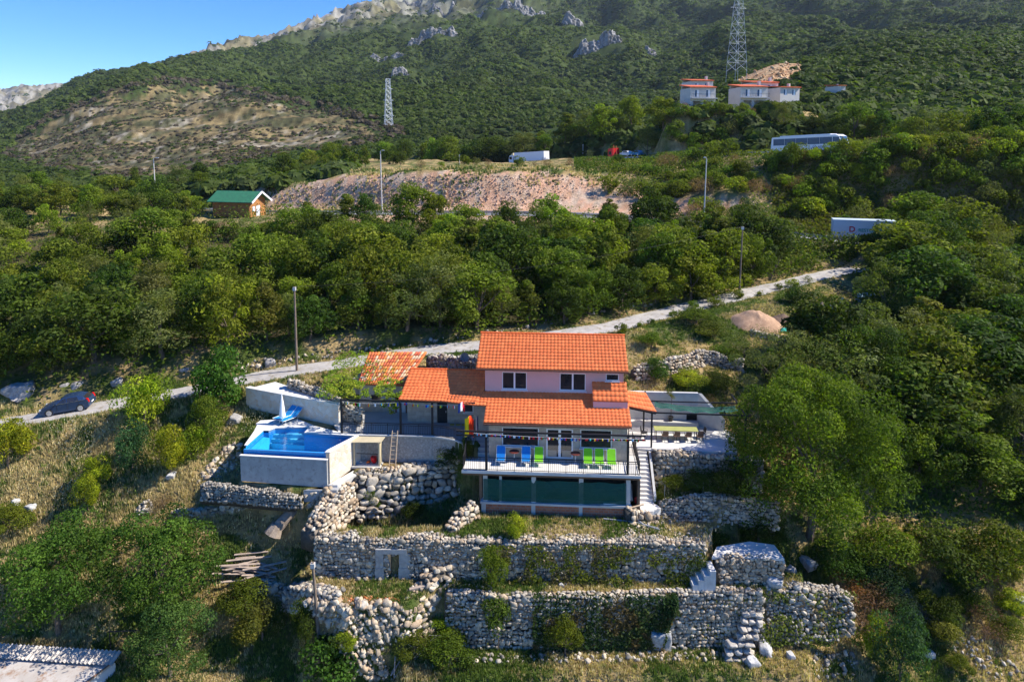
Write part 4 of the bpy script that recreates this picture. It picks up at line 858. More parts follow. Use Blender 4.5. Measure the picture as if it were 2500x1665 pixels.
# right side tiled canopy beside the house
zc = hw(1590, 1091.5, 0.0); cT = hv(1592, 1007, zc[1])
def hu_(px, py, u):
    d = ray(px, py); return to_h(d*((u+HA@HU)/(d@HU)))
cBL = hu_(1533, 992, 11.62); cBR = hv(1603.5, 1006, cBL[1]); 
cTL = hu_(1530.5, 954, 11.62)
vt = cBL[1]+2.2; cTL = hv(1530, 954, vt); cTR = hv(1577, 959.6, vt)
cn = thing('tiled_canopy', 'small orange tiled lean-to canopy on the right side of the house', 'canopy', h2w(cBR[0], cBR[1], 0))
tile_roof('canopy_roof', cBL, cBR, cTR, cTL, cn, 0.28, 0.6, seed=11, amp=0.02)
q = MB(HM); q.beam(Vector(cBL)-Vector((0, -0.06, 0.12)), Vector(cBR)-Vector((0.1, -0.06, 0.12)), 0.1, 0.12); q.beam(Vector(cTL)-Vector((0, 0.06, 0.12)), Vector(cTR)-Vector((0.1, 0.06, 0.12)), 0.1, 0.12); q.beam(Vector(cBR)-Vector((0.1, 0, 0.12)), Vector(cTR)-Vector((0.1, 0, 0.12)), 0.1, 0.12); q.build('beam', M_iron, cn)
q = MB(HM); q.box(zc[0]-.06, zc[0]+.06, zc[1]-.06, zc[1]+.06, -0.1, cT[2]); q.build('post', M_iron, cn)
q = MB(HM); q.box(cTR[0]-.2, cTR[0]-.08, vt-.12, vt, -0.1, cTR[2]-.1); q.build('post', M_iron, cn)
# old outbuilding with aged tiles
ob_ = thing('outbuilding', 'low stone outbuilding with a weathered orange barrel tile roof behind the vine', 'outbuilding', h2w(-7, 9, 1))
a = hw(893, 938, 3.15); 
tile_roof('roof', hw(872, 938, 3.2), hw(985, 942, 3.2), hw(1042, 861, 4.75), hw(900, 862, 4.75), ob_, 0.24, 0.42, ((0.78, 0.22, 0.05), (0.66, 0.16, 0.05), (0.85, 0.42, 0.18), (0.80, 0.30, 0.08), (0.75, 0.50, 0.30), (0.55, 0.12, 0.05)), 0.075, 12)
oa = hw(872, 938, 3.2); obb = hw(985, 942, 3.2); 
q = MB(HM); vf = WV+1.75; wall_open(q, oa[0]+0.1, obb[0]+0.5, 0.5, 3.12, vf, vf+0.3, [(-6.35, -5.45, 0.6, 2.5), (-8.3, -7.5, 1.7, 2.3)]); q.box(oa[0]+.1, oa[0]+.4, vf+.3, 10.8, 0.5, 3.6); q.build('wall', mat('old_render', (0.42, 0.38, 0.32), (0.33, 0.30, 0.26), 2.0, 0.95, bmp=0.4), ob_)
q = MB(HM); q.box(-6.3, -5.5, vf+.1, vf+.16, 0.7, 1.7); q.build('door_screen', mat('pale_panel', (0.6, 0.6, 0.58)), ob_)
q = MB(HM); q.box(-6.35, -6.27, vf-.03, vf+.05, 0.6, 2.5); q.box(-5.53, -5.45, vf-.03, vf+.05, 0.6, 2.5); q.build('door_frame', mat('red_brown_paint', (0.16, 0.05, 0.03)), ob_)
q = MB(HM); q.box(-8.3, -7.5, vf+.1, vf+.16, 1.7, 2.3); q.build('window', M_glass, ob_)
q = MB(HM); q.slab([(-10, 8.2), (-4.9, 8.2), (-4.5, 11.0), (-9.5, 11)], 2.0, 3.3); q.build('back_wall', _M['old_render'], ob_)
# patio floor with railing and retaining wall
def pz(px, py, z): return tuple(atZ(px, py, z)[:2])
def HP(px, py, w): p = hw(px, py, w); return (p[0], p[1])
pt = thing('patio', 'raised patio in front of the left wing with dark metal railing', 'patio', h2w(-5, 4, 0))
q = MB(HM); q.slab([(-8.2, 3.15), (-2.6, 3.25), (-0.9, 2.75), (-0.2, 2.3), (0.5, 2.3), (0.5, WV), (-4.5, WV), (-4.5, 8.0), (-10.3, 8.0), (-10.6, 5.0), (-9.6, 3.4)], 0.76, 0.9); q.build('floor', mat('grey_paving', (0.42, 0.41, 0.39), (0.35, 0.34, 0.33), 1.0, 0.85), pt)
q = MB(HM); e = [(-8.2, 3.12), (-2.6, 3.22), (-0.9, 2.72), (-0.25, 2.25), (0.55, 2.25)]
q.slab([(a, b2-0.1) for a, b2 in e]+[(a, b2+0.12) for a, b2 in e[::-1]], 0.86, 0.94); q.build('coping', M_concL, pt)
railing(pt, [(-9.45, 3.3, 0.9), (-2.6, 3.3, 0.9), (-0.9, 2.8, 0.9), (-0.25, 2.35, 0.9), (0.5, 2.35, 0.9)], h=0.85)
q = MB(HM); e2 = [(-8.2, 3.2), (-2.6, 3.3), (-0.9, 2.8), (-0.2, 2.35), (0.2, 2.3)]
q.slab([(a, b2) for a, b2 in e2]+[(a, b2+0.35) for a, b2 in e2[::-1]], -1.3, 0.76); q.build('retaining_wall', mat('rubble_masonry', (0.40, 0.37, 0.33), (0.28, 0.26, 0.24), 5.0, 0.95, bmp=0.8, c3=(0.5, 0.47, 0.43), scale3=7), pt)
q = MB(HM)
for k in range(4): q.box(0.5+0.0, 1.6, 2.35+k*0.4, 4.0, 0.0, 0.18*(k+1)+0.0) 
q.build('steps', M_concL, pt)
railing(house, [(0.06, 0.9, 0.0), (0.06, 2.2, 0.85)], name='stair_railing')
# ================================================================ POOL
WP = PATIO_W
pool = thing('swimming_pool', 'blue mosaic infinity pool with white coping and a grey concrete overflow basin', 'pool', h2w(-12.5, 2, 0))
m, nt, b, out = new_mat('mosaic'); _M['mosaic'] = m
tc = N(nt, 'ShaderNodeTexCoord'); vo = N(nt, 'ShaderNodeTexVoronoi'); vo.inputs['Scale'].default_value = 22; nt.links.new(tc.outputs['Object'], vo.inputs['Vector'])
c = mix(nt, vo.outputs['Color'], (0.02, 0.20, 0.52), (0.04, 0.32, 0.68)); nt.links.new(c, b.inputs['Base Color']); b.inputs['Roughness'].default_value = 0.25; M_mos = m
M_mosL = mat('pale_mosaic', (0.10, 0.60, 0.88), (0.07, 0.52, 0.82), 5, 0.3)
m, nt, b, out = new_mat('water'); _M['water'] = m
tp = N(nt, 'ShaderNodeBsdfTransparent'); tp.inputs['Color'].default_value = (0.62, 0.90, 0.97, 1); gl = N(nt, 'ShaderNodeBsdfGlossy'); gl.inputs['Roughness'].default_value = 0.03
fr = N(nt, 'ShaderNodeFresnel'); fr.inputs['IOR'].default_value = 1.33; ms = N(nt, 'ShaderNodeMixShader')
bp = N(nt, 'ShaderNodeBump'); bp.inputs['Strength'].default_value = 0.25; bp.inputs['Distance'].default_value = 0.05; nt.links.new(noise_fac(nt, 2.2, 3, 0.5, 0.2, 0.8), bp.inputs['Height'])
nt.links.new(bp.outputs[0], gl.inputs['Normal']); nt.links.new(bp.outputs[0], fr.inputs['Normal'])
nt.links.new(fr.outputs[0], ms.inputs[0]); nt.links.new(tp.outputs[0], ms.inputs[1]); nt.links.new(gl.outputs[0], ms.inputs[2]); nt.links.new(ms.outputs[0], out.inputs[0])
# inner outline of the water (clockwise from front left), in house frame
I = [HP(600.5, 1094, WP-.14), HP(797.5, 1103, WP-.14), HP(866, 1064, WP), HP(742, 1056, WP), HP(757, 1042, WP), HP(672, 1045, WP), HP(656, 1051, WP), HP(643, 1051, WP)]
O_LF, O_RF, O_RB = HP(596, 1087, WP), HP(804, 1104, WP), HP(880, 1060, WP)
q = MB(HM); q.slab([(a, b2) for a, b2 in I], WP-1.5, WP-1.4); q.build('basin_floor', M_mosL, pool)
q = MB(HM)
for k in range(1, len(I)):
    a, b2 = I[k], I[(k+1) % len(I)]; q.add([(a[0], a[1], WP-1.45), (b2[0], b2[1], WP-1.45), (b2[0], b2[1], WP-.02), (a[0], a[1], WP-.02)], [(0, 1, 2, 3)])
q.build('basin_wall', M_mos, pool)
def lerp2(a, b2, t): return (a[0]+(b2[0]-a[0])*t, a[1]+(b2[1]-a[1])*t)
q = MB(HM)
for k in range(3):                                # underwater steps in the alcove
    s = 0.85-0.3*k; q.slab([lerp2(I[3], I[4], 0.0+0.3*k), I[4], I[5], lerp2(I[6], I[5], 0.0+0.3*k)], WP-1.4, WP-1.0+0.28*k)
q.build('steps', mat('light_mosaic', (0.22, 0.55, 0.75)), pool)
q = MB(HM); q.slab([lerp2(I[0], I[7], 0.05), (I[0][0]+0.5, I[0][1]+0.4), (I[7][0]+.5, I[7][1]-.1), I[7]], WP-1.4, WP-0.5); q.build('bench', M_mosL, pool)
q = MB(HM); q.add([(a, b2, WP-.165) for a, b2 in I], [tuple(range(8))]); q.build('water', _M['water'], pool)
# infinity wall, gutter, catch basin
f0, f1 = I[0], I[1]
q = MB(HM); q.hull8([(f0[0]-.1, f0[1]-.16, -1.1), (f1[0]+.1, f1[1]-.16, -1.1), (f1[0]+.1, f1[1]-.16, WP-.155), (f0[0]-.1, f0[1]-.16, WP-.155)], [(f0[0]-.1, f0[1]+.01, -1.1), (f1[0]+.1, f1[1]+.01, -1.1), (f1[0]+.1, f1[1]+.01, WP-.16), (f0[0]-.1, f0[1]+.01, WP-.16)]); q.build('overflow_wall', M_mos, pool)
bL, bR = hv(586, 1111, 0.12), hv(797.5, 1122.5, -0.12); g0, g1 = hw(587, 1168, -1.15), hw(797, 1188, -1.15)
q = MB(HM); q.box(bL[0], bR[0], bL[1]+.0, bL[1]+.1, -.4, -.2) if False else None
q = MB(HM); q.hull8([(bL[0], bL[1], -1.35), (bR[0], bR[1], -1.5), (bR[0], bR[1], bR[2]-.05), (bL[0], bL[1], bL[2]-.05)], [(bL[0], bL[1]+.18, -1.35), (bR[0], bR[1]+.18, -1.5), (bR[0], bR[1]+.18, bR[2]-.05), (bL[0], bL[1]+.18, bL[2]-.05)]); q.build('basin_front', M_conc, pool)
q = MB(HM); q.hull8([(bL[0]-.04, bL[1]-.03, bL[2]-.048), (bR[0]+.04, bR[1]-.03, bR[2]-.048), (bR[0]+.04, bR[1]-.03, bR[2]), (bL[0]-.04, bL[1]-.03, bL[2])], [(bL[0]-.04, bL[1]+.2, bL[2]-.048), (bR[0]+.04, bR[1]+.2, bR[2]-.048), (bR[0]+.04, bR[1]+.2, bR[2]), (bL[0]-.04, bL[1]+.2, bL[2])]); q.build('basin_coping', M_white, pool)
lb = HP(600, 1085, .3)
q = MB(HM); q.hull8([(bL[0], bL[1]+.15, -1.35), (bL[0]+.15, bL[1]+.15, -1.35), (bL[0]+.15, bL[1]+.15, .25), (bL[0], bL[1]+.15, .25)], [(O_LF[0]-.1, 4.3, -.2), (O_LF[0]+.05, 4.3, -.2), (O_LF[0]+.05, 4.3, .75), (O_LF[0]-.1, 4.3, .75)]); q.build('side_wall', M_conc, pool)
# stone faced right side
m, nt, b, out = new_mat('crazy_stone'); _M['crazy_stone'] = m
tc = N(nt, 'ShaderNodeTexCoord'); vo = N(nt, 'ShaderNodeTexVoronoi', feature='DISTANCE_TO_EDGE'); vo.inputs['Scale'].default_value = 3.2; vc = N(nt, 'ShaderNodeTexVoronoi'); vc.inputs['Scale'].default_value = 3.2
mp = N(nt, 'ShaderNodeMapping'); nt.links.new(tc.outputs['Object'], mp.inputs[0]); nt.links.new(mp.outputs[0], vo.inputs['Vector']); nt.links.new(mp.outputs[0], vc.inputs['Vector'])
cr = N(nt, 'ShaderNodeSeparateColor'); nt.links.new(vc.outputs['Color'], cr.inputs[0]); c1 = mix(nt, cr.outputs[0], (0.62, 0.48, 0.34), (0.68, 0.62, 0.53)); mr = N(nt, 'ShaderNodeMapRange'); mr.inputs[1].default_value = 0.02; mr.inputs[2].default_value = 0.06
nt.links.new(vo.outputs['Distance'], mr.inputs[0]); c2 = mix(nt, mr.outputs[0], (0.62, 0.58, 0.52), c1); nt.links.new(c2, b.inputs['Base Color']); b.inputs['Roughness'].default_value = 0.9; bump(nt, b, mr.outputs[0], 0.6, 0.03)
sB = hw(862, 1143, -1.12)
q = MB(HM); q.hull8([(O_RF[0]-.25, O_RF[1], -1.5), (O_RF[0], O_RF[1], -1.5), (O_RF[0], O_RF[1], WP-.05), (O_RF[0]-.25, O_RF[1], WP-.05)], [(O_RB[0]-.25, O_RB[1], -1.2), (O_RB[0], O_RB[1], -1.2), (O_RB[0], O_RB[1], WP-.05), (O_RB[0]-.25, O_RB[1], WP-.05)]); q.build('stone_side', _M['crazy_stone'], pool)
# coping strips and sun deck
q = MB(HM); t0, t1 = WP-.05, WP+.015
q.slab([O_LF, (f0[0], f0[1]+.15), I[7], lerp2(I[7], I[6], 0.0), (I[7][0]-.1, 4.6), (O_LF[0]-.75, 4.9), (O_LF[0]-.35, 3.2)], t0, t1)
q.build('coping', M_white, pool); q = MB(HM)
q.slab([(O_RF[0]-.32, O_RF[1]-.02), (O_RF[0]+.04, O_RF[1]-.02), (O_RB[0]+.04, O_RB[1]+.05), I[2], (I[1][0]+.04, I[1][1])], t0, t1)
q.build('coping', M_white, pool)
q = MB(HM); rw0, rw1 = HP(636, 1026, WP), HP(826, 1054, WP)
q.slab([I[3], I[2], (O_RB[0]-.1, O_RB[1]+.12), (-9.3, 3.45), (-10.3, 5.2), rw1, HP(770, 1040, WP), I[4]], t0-.1, t1-.004); q.slab([I[5], I[4], HP(770, 1040, WP), HP(726, 1022, WP), rw0, HP(625, 1034, WP), I[7], I[6]], t0-.1, t1-.008)
q.build('sun_deck', M_pave, pool)
q = MB(HM); q.hull8([hw(615, 1040, WP-.1), hw(660, 1040, WP-.1), hw(660, 1020, WP-.1), hw(640, 1020, WP-.1)], [hw(615, 1042, WP-1.4), hw(660, 1042, WP-1.4), hw(660, 1020, WP-1.4), hw(640, 1020, WP-1.4)]) if False else None
q = MB(HM); zf = -2.35; q.slab([HP(741, 1196, -1.5), HP(822, 1196, -1.5), HP(832, 1188, -1.5), HP(800, 1186, -1.5)], zf, -1.5); q.build('footing', M_conc, pool)
q = MB(HM); q.slab([HP(800, 1190, -1.5), HP(824, 1190, -1.5), HP(888, 1143, -1.14), HP(862, 1143, -1.14)], -1.9, -1.32); q.build('footing', M_concL, pool)
# ramp with stone faced parapet behind the pool
rp = thing('ramp_wall', 'stone faced ramp wall with white top rising left behind the pool', 'ramp wall', h2w(-14, 6, 0))
A0 = HP(601, 946, 2.75); A1 = HP(826, 990, 2.35)
def ramp_pts(px, py, w): return hw(px, py, w)
a = hw(600, 947, 2.6); b2 = hw(826, 989, 2.45); 
fb = [hw(600, 962, 2.2), hw(700, 1036, WP), hw(826, 1056, WP)]
q = MB(HM)
T0, T1 = Vector(hv(600, 947, 8.0)), Vector(hv(826, 989, 4.75)); q.hull8([(T0.x, T0.y, 0.7), (T1.x, T1.y, 0.7), tuple(T1), tuple(T0)], [(T0.x+.1, T0.y+.3, 0.7), (T1.x+.1, T1.y+.3, 0.7), (T1.x+.1, T1.y+.3, T1.z), (T0.x+.1, T0.y+.3, T0.z)])
q.build('parapet', _M['crazy_stone'], rp)
q = MB(HM); q.hull8([tuple(T0+Vector((-.02, -.03, .0))), tuple(T1+Vector((0, -.03, 0))), tuple(T1+Vector((0, -.03, .05))), tuple(T0+Vector((-.02, -.03, .05)))], [tuple(T0+Vector((.2, .34, 0))), tuple(T1+Vector((.2, .34, 0))), tuple(T1+Vector((.2, .34, .05))), tuple(T0+Vector((.2, .34, .05)))]); q.build('coping', M_white, rp)
q = MB(HM); R0, R1, R2, R3 = T0+Vector((0.1, .3, -.15)), T1+Vector((0, .3, -.2)), Vector(hv(832, 985, 6.2)), Vector(hv(672, 932, 9.8))
q.add([R0, R1, R2, R3], [(0, 1, 2, 3)]); q.add([R0-Vector((0, 0, 1)), R1-Vector((0, 0, 1)), R2-Vector((0, 0, 1)), R3-Vector((0, 0, 1))], [(3, 2, 1, 0)]); q.build('ramp_surface', M_pave, rp)
# pool umbrella and loungers
ub = hw(690, 1036, WP); um = thing('umbrella', 'closed white parasol standing on the pool deck', 'umbrella', h2w(*ub))
q = MB(); q.tube((0, 0, 0), (0, 0, 2.45), 0.025, n=8); q.local('pole', M_pvc, um)
q = MB(); P = []
for k, (r_, z_) in enumerate(((0.19, 0.62), (0.17, 0.9), (0.13, 1.4), (0.09, 1.8), (0.05, 2.1), (0.02, 2.42))):
    for i in range(20): t = 6.2832*i/20; rr = r_*(1+0.28*(i % 2)); P.append((rr*math.cos(t), rr*math.sin(t), z_+0.05*(i % 2)*(k == 0)))
q.add(P, [(k*20+i, k*20+(i+1) % 20, (k+1)*20+(i+1) % 20, (k+1)*20+i) for k in range(5) for i in range(20)]); q.local('canopy', mat('white_cloth', (0.8, 0.79, 0.77), rough=0.9), um, True)
q = MB(); q.lathe(0, 0, [(0.25, 0), (0.25, 0.06), (0.05, 0.1)], 14); q.local('base', M_conc, um)
def lounger(name, label, colr, loc, rz, group, deck=False, back=62):
    t = thing(name, label, 'lounger', loc, rz, group); fm = mat('tube_frame', (0.75, 0.75, 0.75), rough=0.35, metal=0.4)
    fab = mat('fabric_%02x%02x' % (int(colr[0]*255), int(colr[1]*255)), colr, tuple(c*0.9 for c in colr), 9, 0.8)
    cb_, sb_ = math.cos(R(back)), math.sin(R(back)); hz = 0.34; w = 0.29
    # seat towards -y (front), backrest rising to +y
    def strip(nm, p0, p1):
        q = MB(); n = 6; d = (Vector(p1)-Vector(p0)); nn = Vector((0, -d.z, d.y)).normalized()*0.02; P = []
        for k in range(n+1):
            c = Vector(p0)+d*k/n+Vector((0, 0, -0.015*math.sin(math.pi*k/n)))
            ww = w*(0.86 if k in (0, n) else 1)
            P += [c+Vector((-ww, 0, 0))+nn, c+Vector((ww, 0, 0))+nn, c+Vector((ww, 0, 0))-nn, c+Vector((-ww, 0, 0))-nn]
        q.add(P, [(4*k+j, 4*k+(j+1) % 4, 4*k+4+(j+1) % 4, 4*k+4+j) for k in range(n) for j in range(4)]+[(3, 2, 1, 0), (4*n, 4*n+1, 4*n+2, 4*n+3)]); return q.local(nm, fab, t)
    L = 1.15 if deck else 0.5
    strip('backrest', (0, 0, hz), (0, cb_*0.82, hz+sb_*0.82)); strip('seat', (0, -L, hz+0.02), (0, -0.02, hz))
    q = MB()
    for s in (-1, 1):
        q.tube((s*(w+.02), -L, hz+.02), (s*(w+.02), 0, hz), .015); q.tube((s*(w+.02), 0, hz), (s*(w+.02), cb_*.84, hz+sb_*.84), .015)
    q.tube((-w-.02, -L, hz+.02), (w+.02, -L, hz+.02), .015); q.tube((-w-.02, cb_*.84, hz+sb_*.84), (w+.02, cb_*.84, hz+sb_*.84), .015); q.local('frame', fm, t)
    for y in (-L*0.85, 0.15):
        q = MB(); q.path([(-w-.02, y+.05, hz), (-w-.02, y-.08, 0.015), (w+.02, y-.08, 0.015), (w+.02, y+.05, hz)], .014); q.local('leg', fm, t)
    return t
blue = (0.01, 0.22, 0.62); green = (0.22, 0.62, 0.02)
for k, (px, c, nm) in enumerate(((1224, blue, 'blue deck chair, leftmost on the balcony, left of the round brown table'), (1285, blue, 'blue deck chair on the balcony right of the first round brown table'), (1316, green, 'green deck chair standing beside the blue one left of the balcony door'),
                                 (1434, green, 'green deck chair nearest the balcony door on its right side'), (1461, green, 'green deck chair between two other green ones on the balcony'), (1490, green, 'green deck chair, rightmost on the balcony'))):
    p = hw(px, 1122, 0.0); lounger('deck_chair', nm, c, h2w(p[0], 1.28, 0.0), YAW, 'deck chairs in a row on the balcony', back=66)
for k, (px, py, lb) in enumerate(((703, 1022, 'blue lounger beside the white parasol on the pool deck, the left one'), (717, 1026, 'blue lounger on the pool deck, the right one of the pair'))):
    p = hw(px, py, WP+.01); lounger('pool_lounger', lb, (0.015, 0.25, 0.55), h2w(*p), YAW-0.55, 'blue loungers on the pool deck', True, 38)
for px, lb in ((1257.5, 'small round brown table between the two blue deck chairs'), (1404, 'small round brown table at the right jamb of the balcony door')):
    p = hw(px, 1112, 0); t = thing('round_table', lb, 'table', h2w(p[0], 1.55, 0), YAW, 'round tables on the balcony')
    q = MB(); q.lathe(0, 0, [(0.33, .70), (.35, .71), (.35, .735), (.33, .745)], 20); q.local('tabletop', mat('brown_top', (0.14, 0.035, 0.025), rough=0.4), t)
    q = MB(); q.tube((0, 0, .03), (0, 0, .70), .02); q.local('pole', M_pvc, t); q = MB(); q.lathe(0, 0, [(0.2, 0), (.2, .02), (.03, .04)], 14); q.local('base', M_pvc, t)
# bunting and flags
FL = [(0.75, 0.02, 0.02), (0.8, 0.8, 0.8), (0.02, 0.06, 0.4), (0.8, 0.6, 0.02), (0.02, 0.35, 0.08), (0.75, 0.02, 0.02), (0.8, 0.8, 0.8), (0.03, 0.4, 0.6)]
M_flag = mat('flag_cloth', (1, 1, 1), attr=True, rough=0.9)
def bunting(label, A, B, n, seed, s=0.17, sag=0.12):
    r = np.random.default_rng(seed); t = thing('bunting', label, 'bunting', h2w(*A)); q = MB(HM); pts = []
    for i in range(25): k = i/24; pts.append((A[0]+(B[0]-A[0])*k, A[1]+(B[1]-A[1])*k, A[2]+(B[2]-A[2])*k-sag*math.sin(math.pi*k)))
    q.path(pts, .008, 4, (.7, .7, .7)); q.build('string', M_flag, t); q = MB(HM)
    for i in range(n):
        k = (i+.5)/n+r.uniform(-.3, .3)/n; x = A[0]+(B[0]-A[0])*k; y = A[1]+(B[1]-A[1])*k; z = A[2]+(B[2]-A[2])*k-sag*math.sin(math.pi*k)
        w = s*r.uniform(.6, 1.1); d = r.uniform(-.12, .12); h_ = s*r.uniform(.7, 1.2); c1 = FL[r.integers(len(FL))]; c2 = FL[r.integers(len(FL))]
        q = MB(HM); q.add([(x, y, z), (x+w/2, y+d/2, z), (x+w/2, y+d/2-.02, z-h_), (x, y-.02, z-h_)], [(0, 1, 2, 3)], c1); q.add([(x+w/2, y+d/2, z), (x+w, y+d, z), (x+w, y+d-.03, z-h_*.8), (x+w/2, y+d/2-.02, z-h_)], [(0, 1, 2, 3)], c2)
        if i < 40: q.build('pennant', M_flag, t)
bunting('string of small coloured flags along the balcony beam', (0.8, 0.06, 2.62), (12.2, 0.06, 2.55), 36, 5)
bunting('string of coloured pennants under the vine at the pool side of the patio', (-9.3, 3.3, 3.32), (-5.1, 3.3, 3.36), 8, 6, 0.22)
bunting('string of coloured pennants under the left wing eave', (-5.0, 3.3, 3.36), (-0.2, 3.3, 3.3), 9, 7, 0.2)
def flag(label, px, py, v, w, h, stripes, seed, group=None):
    c = hv(px, py, v); t = thing('flag', label, 'flag', h2w(*c), YAW, group); n = len(stripes)
    for k, colr in enumerate(stripes):
        P, fs = cloth_grid(lambda s, tt: ((k+s)*w/n, 0.10*math.sin((k+s)*2.3+seed)+0.05*math.sin(tt*5+k), -tt*h-0.12*math.sin((k+s)*1.7+seed)), 4, 8)
        q = MB(); q.add(P, fs, colr); q.local('stripe', M_flag, t)
    return t
flag('large flag with yellow, red and black vertical bands hanging at the balcony corner', 1134, 1019, 0.9, 0.95, 1.30, [(0.85, 0.62, 0.01), (0.85, 0.62, 0.01), (0.80, 0.06, 0.01), (0.80, 0.06, 0.01), (0.02, 0.02, 0.03), (0.05, 0.05, 0.08)], 1)
flag('small blue, white and red flag under the left wing eave', 1118, 985, 3.2, 0.5, 0.65, [(0.02, 0.06, 0.35), (0.75, 0.75, 0.75), (0.7, 0.03, 0.05)], 2)
# lean-to shed beside the pool
sh = thing('lean_to_shed', 'small lean-to store with beige sheet roof and open front beside the pool', 'shed', h2w(-7.5, 3, -1.1))
ra, rb_, rc, rd = hw(859, 1079.6, .72), hw(930, 1079.6, .72), hw(940, 1064, .9), hw(871.5, 1064, .9); M_sheet = mat('beige_sheet', (0.52, 0.44, 0.28), (0.44, 0.37, 0.24), 1.5, 0.7)
rc = (rb_[0]+.15, 3.1, 0.84); rd = (ra[0]+.1, 3.1, 0.84)
q = MB(HM); q.hull8([ra, rb_, (rb_[0], rb_[1], .68), (ra[0], ra[1], .68)], [rd, rc, (rc[0], rc[1], .80), (rd[0], rd[1], .80)]); q.build('roof', M_sheet, sh)
sx0, sx1, sy = ra[0]+.08, rb_[0]-.12, ra[1]+.1
q = MB(HM); q.box(sx1-.03, sx1, sy+.12, 3.0, -1.1, .66); q.build('side_panel', M_sheet, sh); q = MB(HM); q.box(sx0, sx0+.03, sy+.12, 3.0, -1.1, .66); q.build('side_panel', M_conc, sh)
for x in (sx0-.02, sx1-.1): q = MB(HM); q.box(x, x+.12, sy, sy+.1, -1.1, .66); q.build('post', M_sheet, sh)
q = MB(HM); q.box(sx0-.1, sx1+.1, sy-.2, 3.1, -1.2, -1.07); q.build('floor', M_concL, sh)
q = MB(HM); q.box(sx0+.12, sx1-.12, 2.6, 2.64, -.3, -.26); q.build('shelf', M_iron, sh)
def blob(name, label, cat, p, size, colr, seed=1, rough=0.6): return mono_c(name, label, cat, p, size, colr, seed, rough)
def mono_c(name, label, cat, p, size, colr, seed, rough):
    V = rock_shape(seed, ICO2, .2)*np.array(size); o = put(name, np_mesh(name, V, ICO2F, mat('c_%s' % name, colr, rough=rough), None, True)); o.location = [float(v) for v in h2w(*p)]; o.rotation_euler = (0, 0, YAW); return tag(o, label, cat)
blob('gas_canister', 'red rounded canister inside the lean-to store', 'canister', (sx1-.55, sy+.5, -.78), (.24, .24, .28), (.55, .01, .015), 3, .3)
blob('bucket', 'small orange container on the floor of the lean-to store', 'bucket', (sx0+.95, sy+.4, -.96), (.16, .14, .11), (.6, .12, .02), 4)
ld = thing('ladder', 'pale wooden ladder leaning against the patio wall', 'ladder', h2w(*hw(958, 1137, -1.1))); M_lw = mat('pale_wood', (0.60, 0.45, 0.30), (0.50, 0.37, 0.24), 5, .8)
l0, l1 = Vector(hw(950, 1138, -1.1)), Vector(hw(965.6, 1138, -1.1)); u0_, u1_ = Vector((l0.x+.12, 3.12, 1.3)), Vector((l1.x+.05, 3.12, 1.3))
for a, b2 in ((l0, u0_), (l1, u1_)): q = MB(HM); q.beam(a, b2, .05, .07); q.build('rail', M_lw, ld)
for k in range(8): t = .08+k*.12; q = MB(HM); q.beam(l0+(u0_-l0)*t, l1+(u1_-l1)*t, .03, .04); q.build('rung', M_lw, ld)
# satellite dish
p = hv(1135, 872, 8.6); sdish = thing('satellite_dish', 'dark grey satellite dish beside the upper roof', 'satellite dish', h2w(p[0], p[1], p[2]-.7))
D = Vector((-.25, -.9, .35)).normalized(); rot = D.to_track_quat('Z', 'Y').to_matrix(); V = []; fs = []; n = 24
for k in range(5):
    for i in range(n): r_ = .36*k/4+.001; t = 6.2832*i/n; V.append(Vector(p)+rot@Vector((r_*math.cos(t), r_*math.sin(t), .55*r_*r_)))
for k in range(4):
    for i in range(n): fs.append((k*n+i, k*n+(i+1) % n, (k+1)*n+(i+1) % n, (k+1)*n+i))
q = MB(HM); q.add(V, fs); q.build('dish', mat('dish_grey', (0.10, 0.11, 0.13), rough=.4), sdish)
q = MB(HM); q.tube(Vector(p)+D*-.02, Vector(p)+Vector((0, .1, -.9)), .03); q.build('mast', M_iron, sdish); q = MB(HM); q.tube(Vector(p)-rot@Vector((0, .34, 0)), Vector(p)+D*.42, .012); q.tube(Vector(p)+D*.38, Vector(p)+D*.46, .035); q.build('receiver_arm', M_iron, sdish)
# undercroft contents
p = hw(1535, 1222, -2.3); t = thing('insulation_roll', 'big white roll standing in the corner beside the brick parapet', 'roll', h2w(p[0], 1.0, -2.4)); q = MB(HM)
q.tube((p[0], .75, -2.15), (p[0], 1.5, -1.35), .26, n=20); q.build('roll', M_white, t); q = MB(HM); q.tube((p[0], .70, -2.2), (p[0], .745, -2.155), .12, n=14); q.build('core', mat('dark_hole', (.05, .03, .02)), t)
blob('sack', 'red bag leaning beside the big white roll', 'bag', (11.85, 0.9, -2.2), (.1, .12, .3), (.5, .015, .01), 9)
for a, b2, lb in (((11.3, -.05, -2.25), (12.3, 0.05, -2.0), 'light timber plank propped between the ledge and the white steps'), ((9.6, .3, -2.15), (11.0, .45, -2.13), 'white board lying on the right end of the parapet ledge')):
    q = MB(HM); q.beam(a, b2, .14 if 'board' not in lb else .3, .04); tag(q.build('plank' if 'board' not in lb else 'board', M_lw if 'board' not in lb else M_white), lb, 'plank' if 'board' not in lb else 'board')
blob('junk_heap', 'small dark heap of bags at the left end of the parapet ledge', 'heap', (2.2, .45, -2.13), (.38, .2, .22), (.02, .018, .016), 12)
q = MB(HM); q.path([(11.6, -.1, -2.6), (11.9, -.4, -2.9), (12.2, -.7, -3.0), (13.2, -1.2, -3.02)], .06, 8); tag(q.build('drain_pipe', mat('grey_pipe', (.28, .29, .31), rough=.5)), 'grey drain pipe bending down the rubble by the brick parapet', 'pipe')
q = MB(HM); q.path([(9.6, -.15, -3.0), (11.5, -.4, -3.0), (13.1, -1.0, -3.02)], .05, 8); tag(q.build('drain_pipe', _M['grey_pipe']), 'grey pipe lying along the foot of the brick parapet', 'pipe')
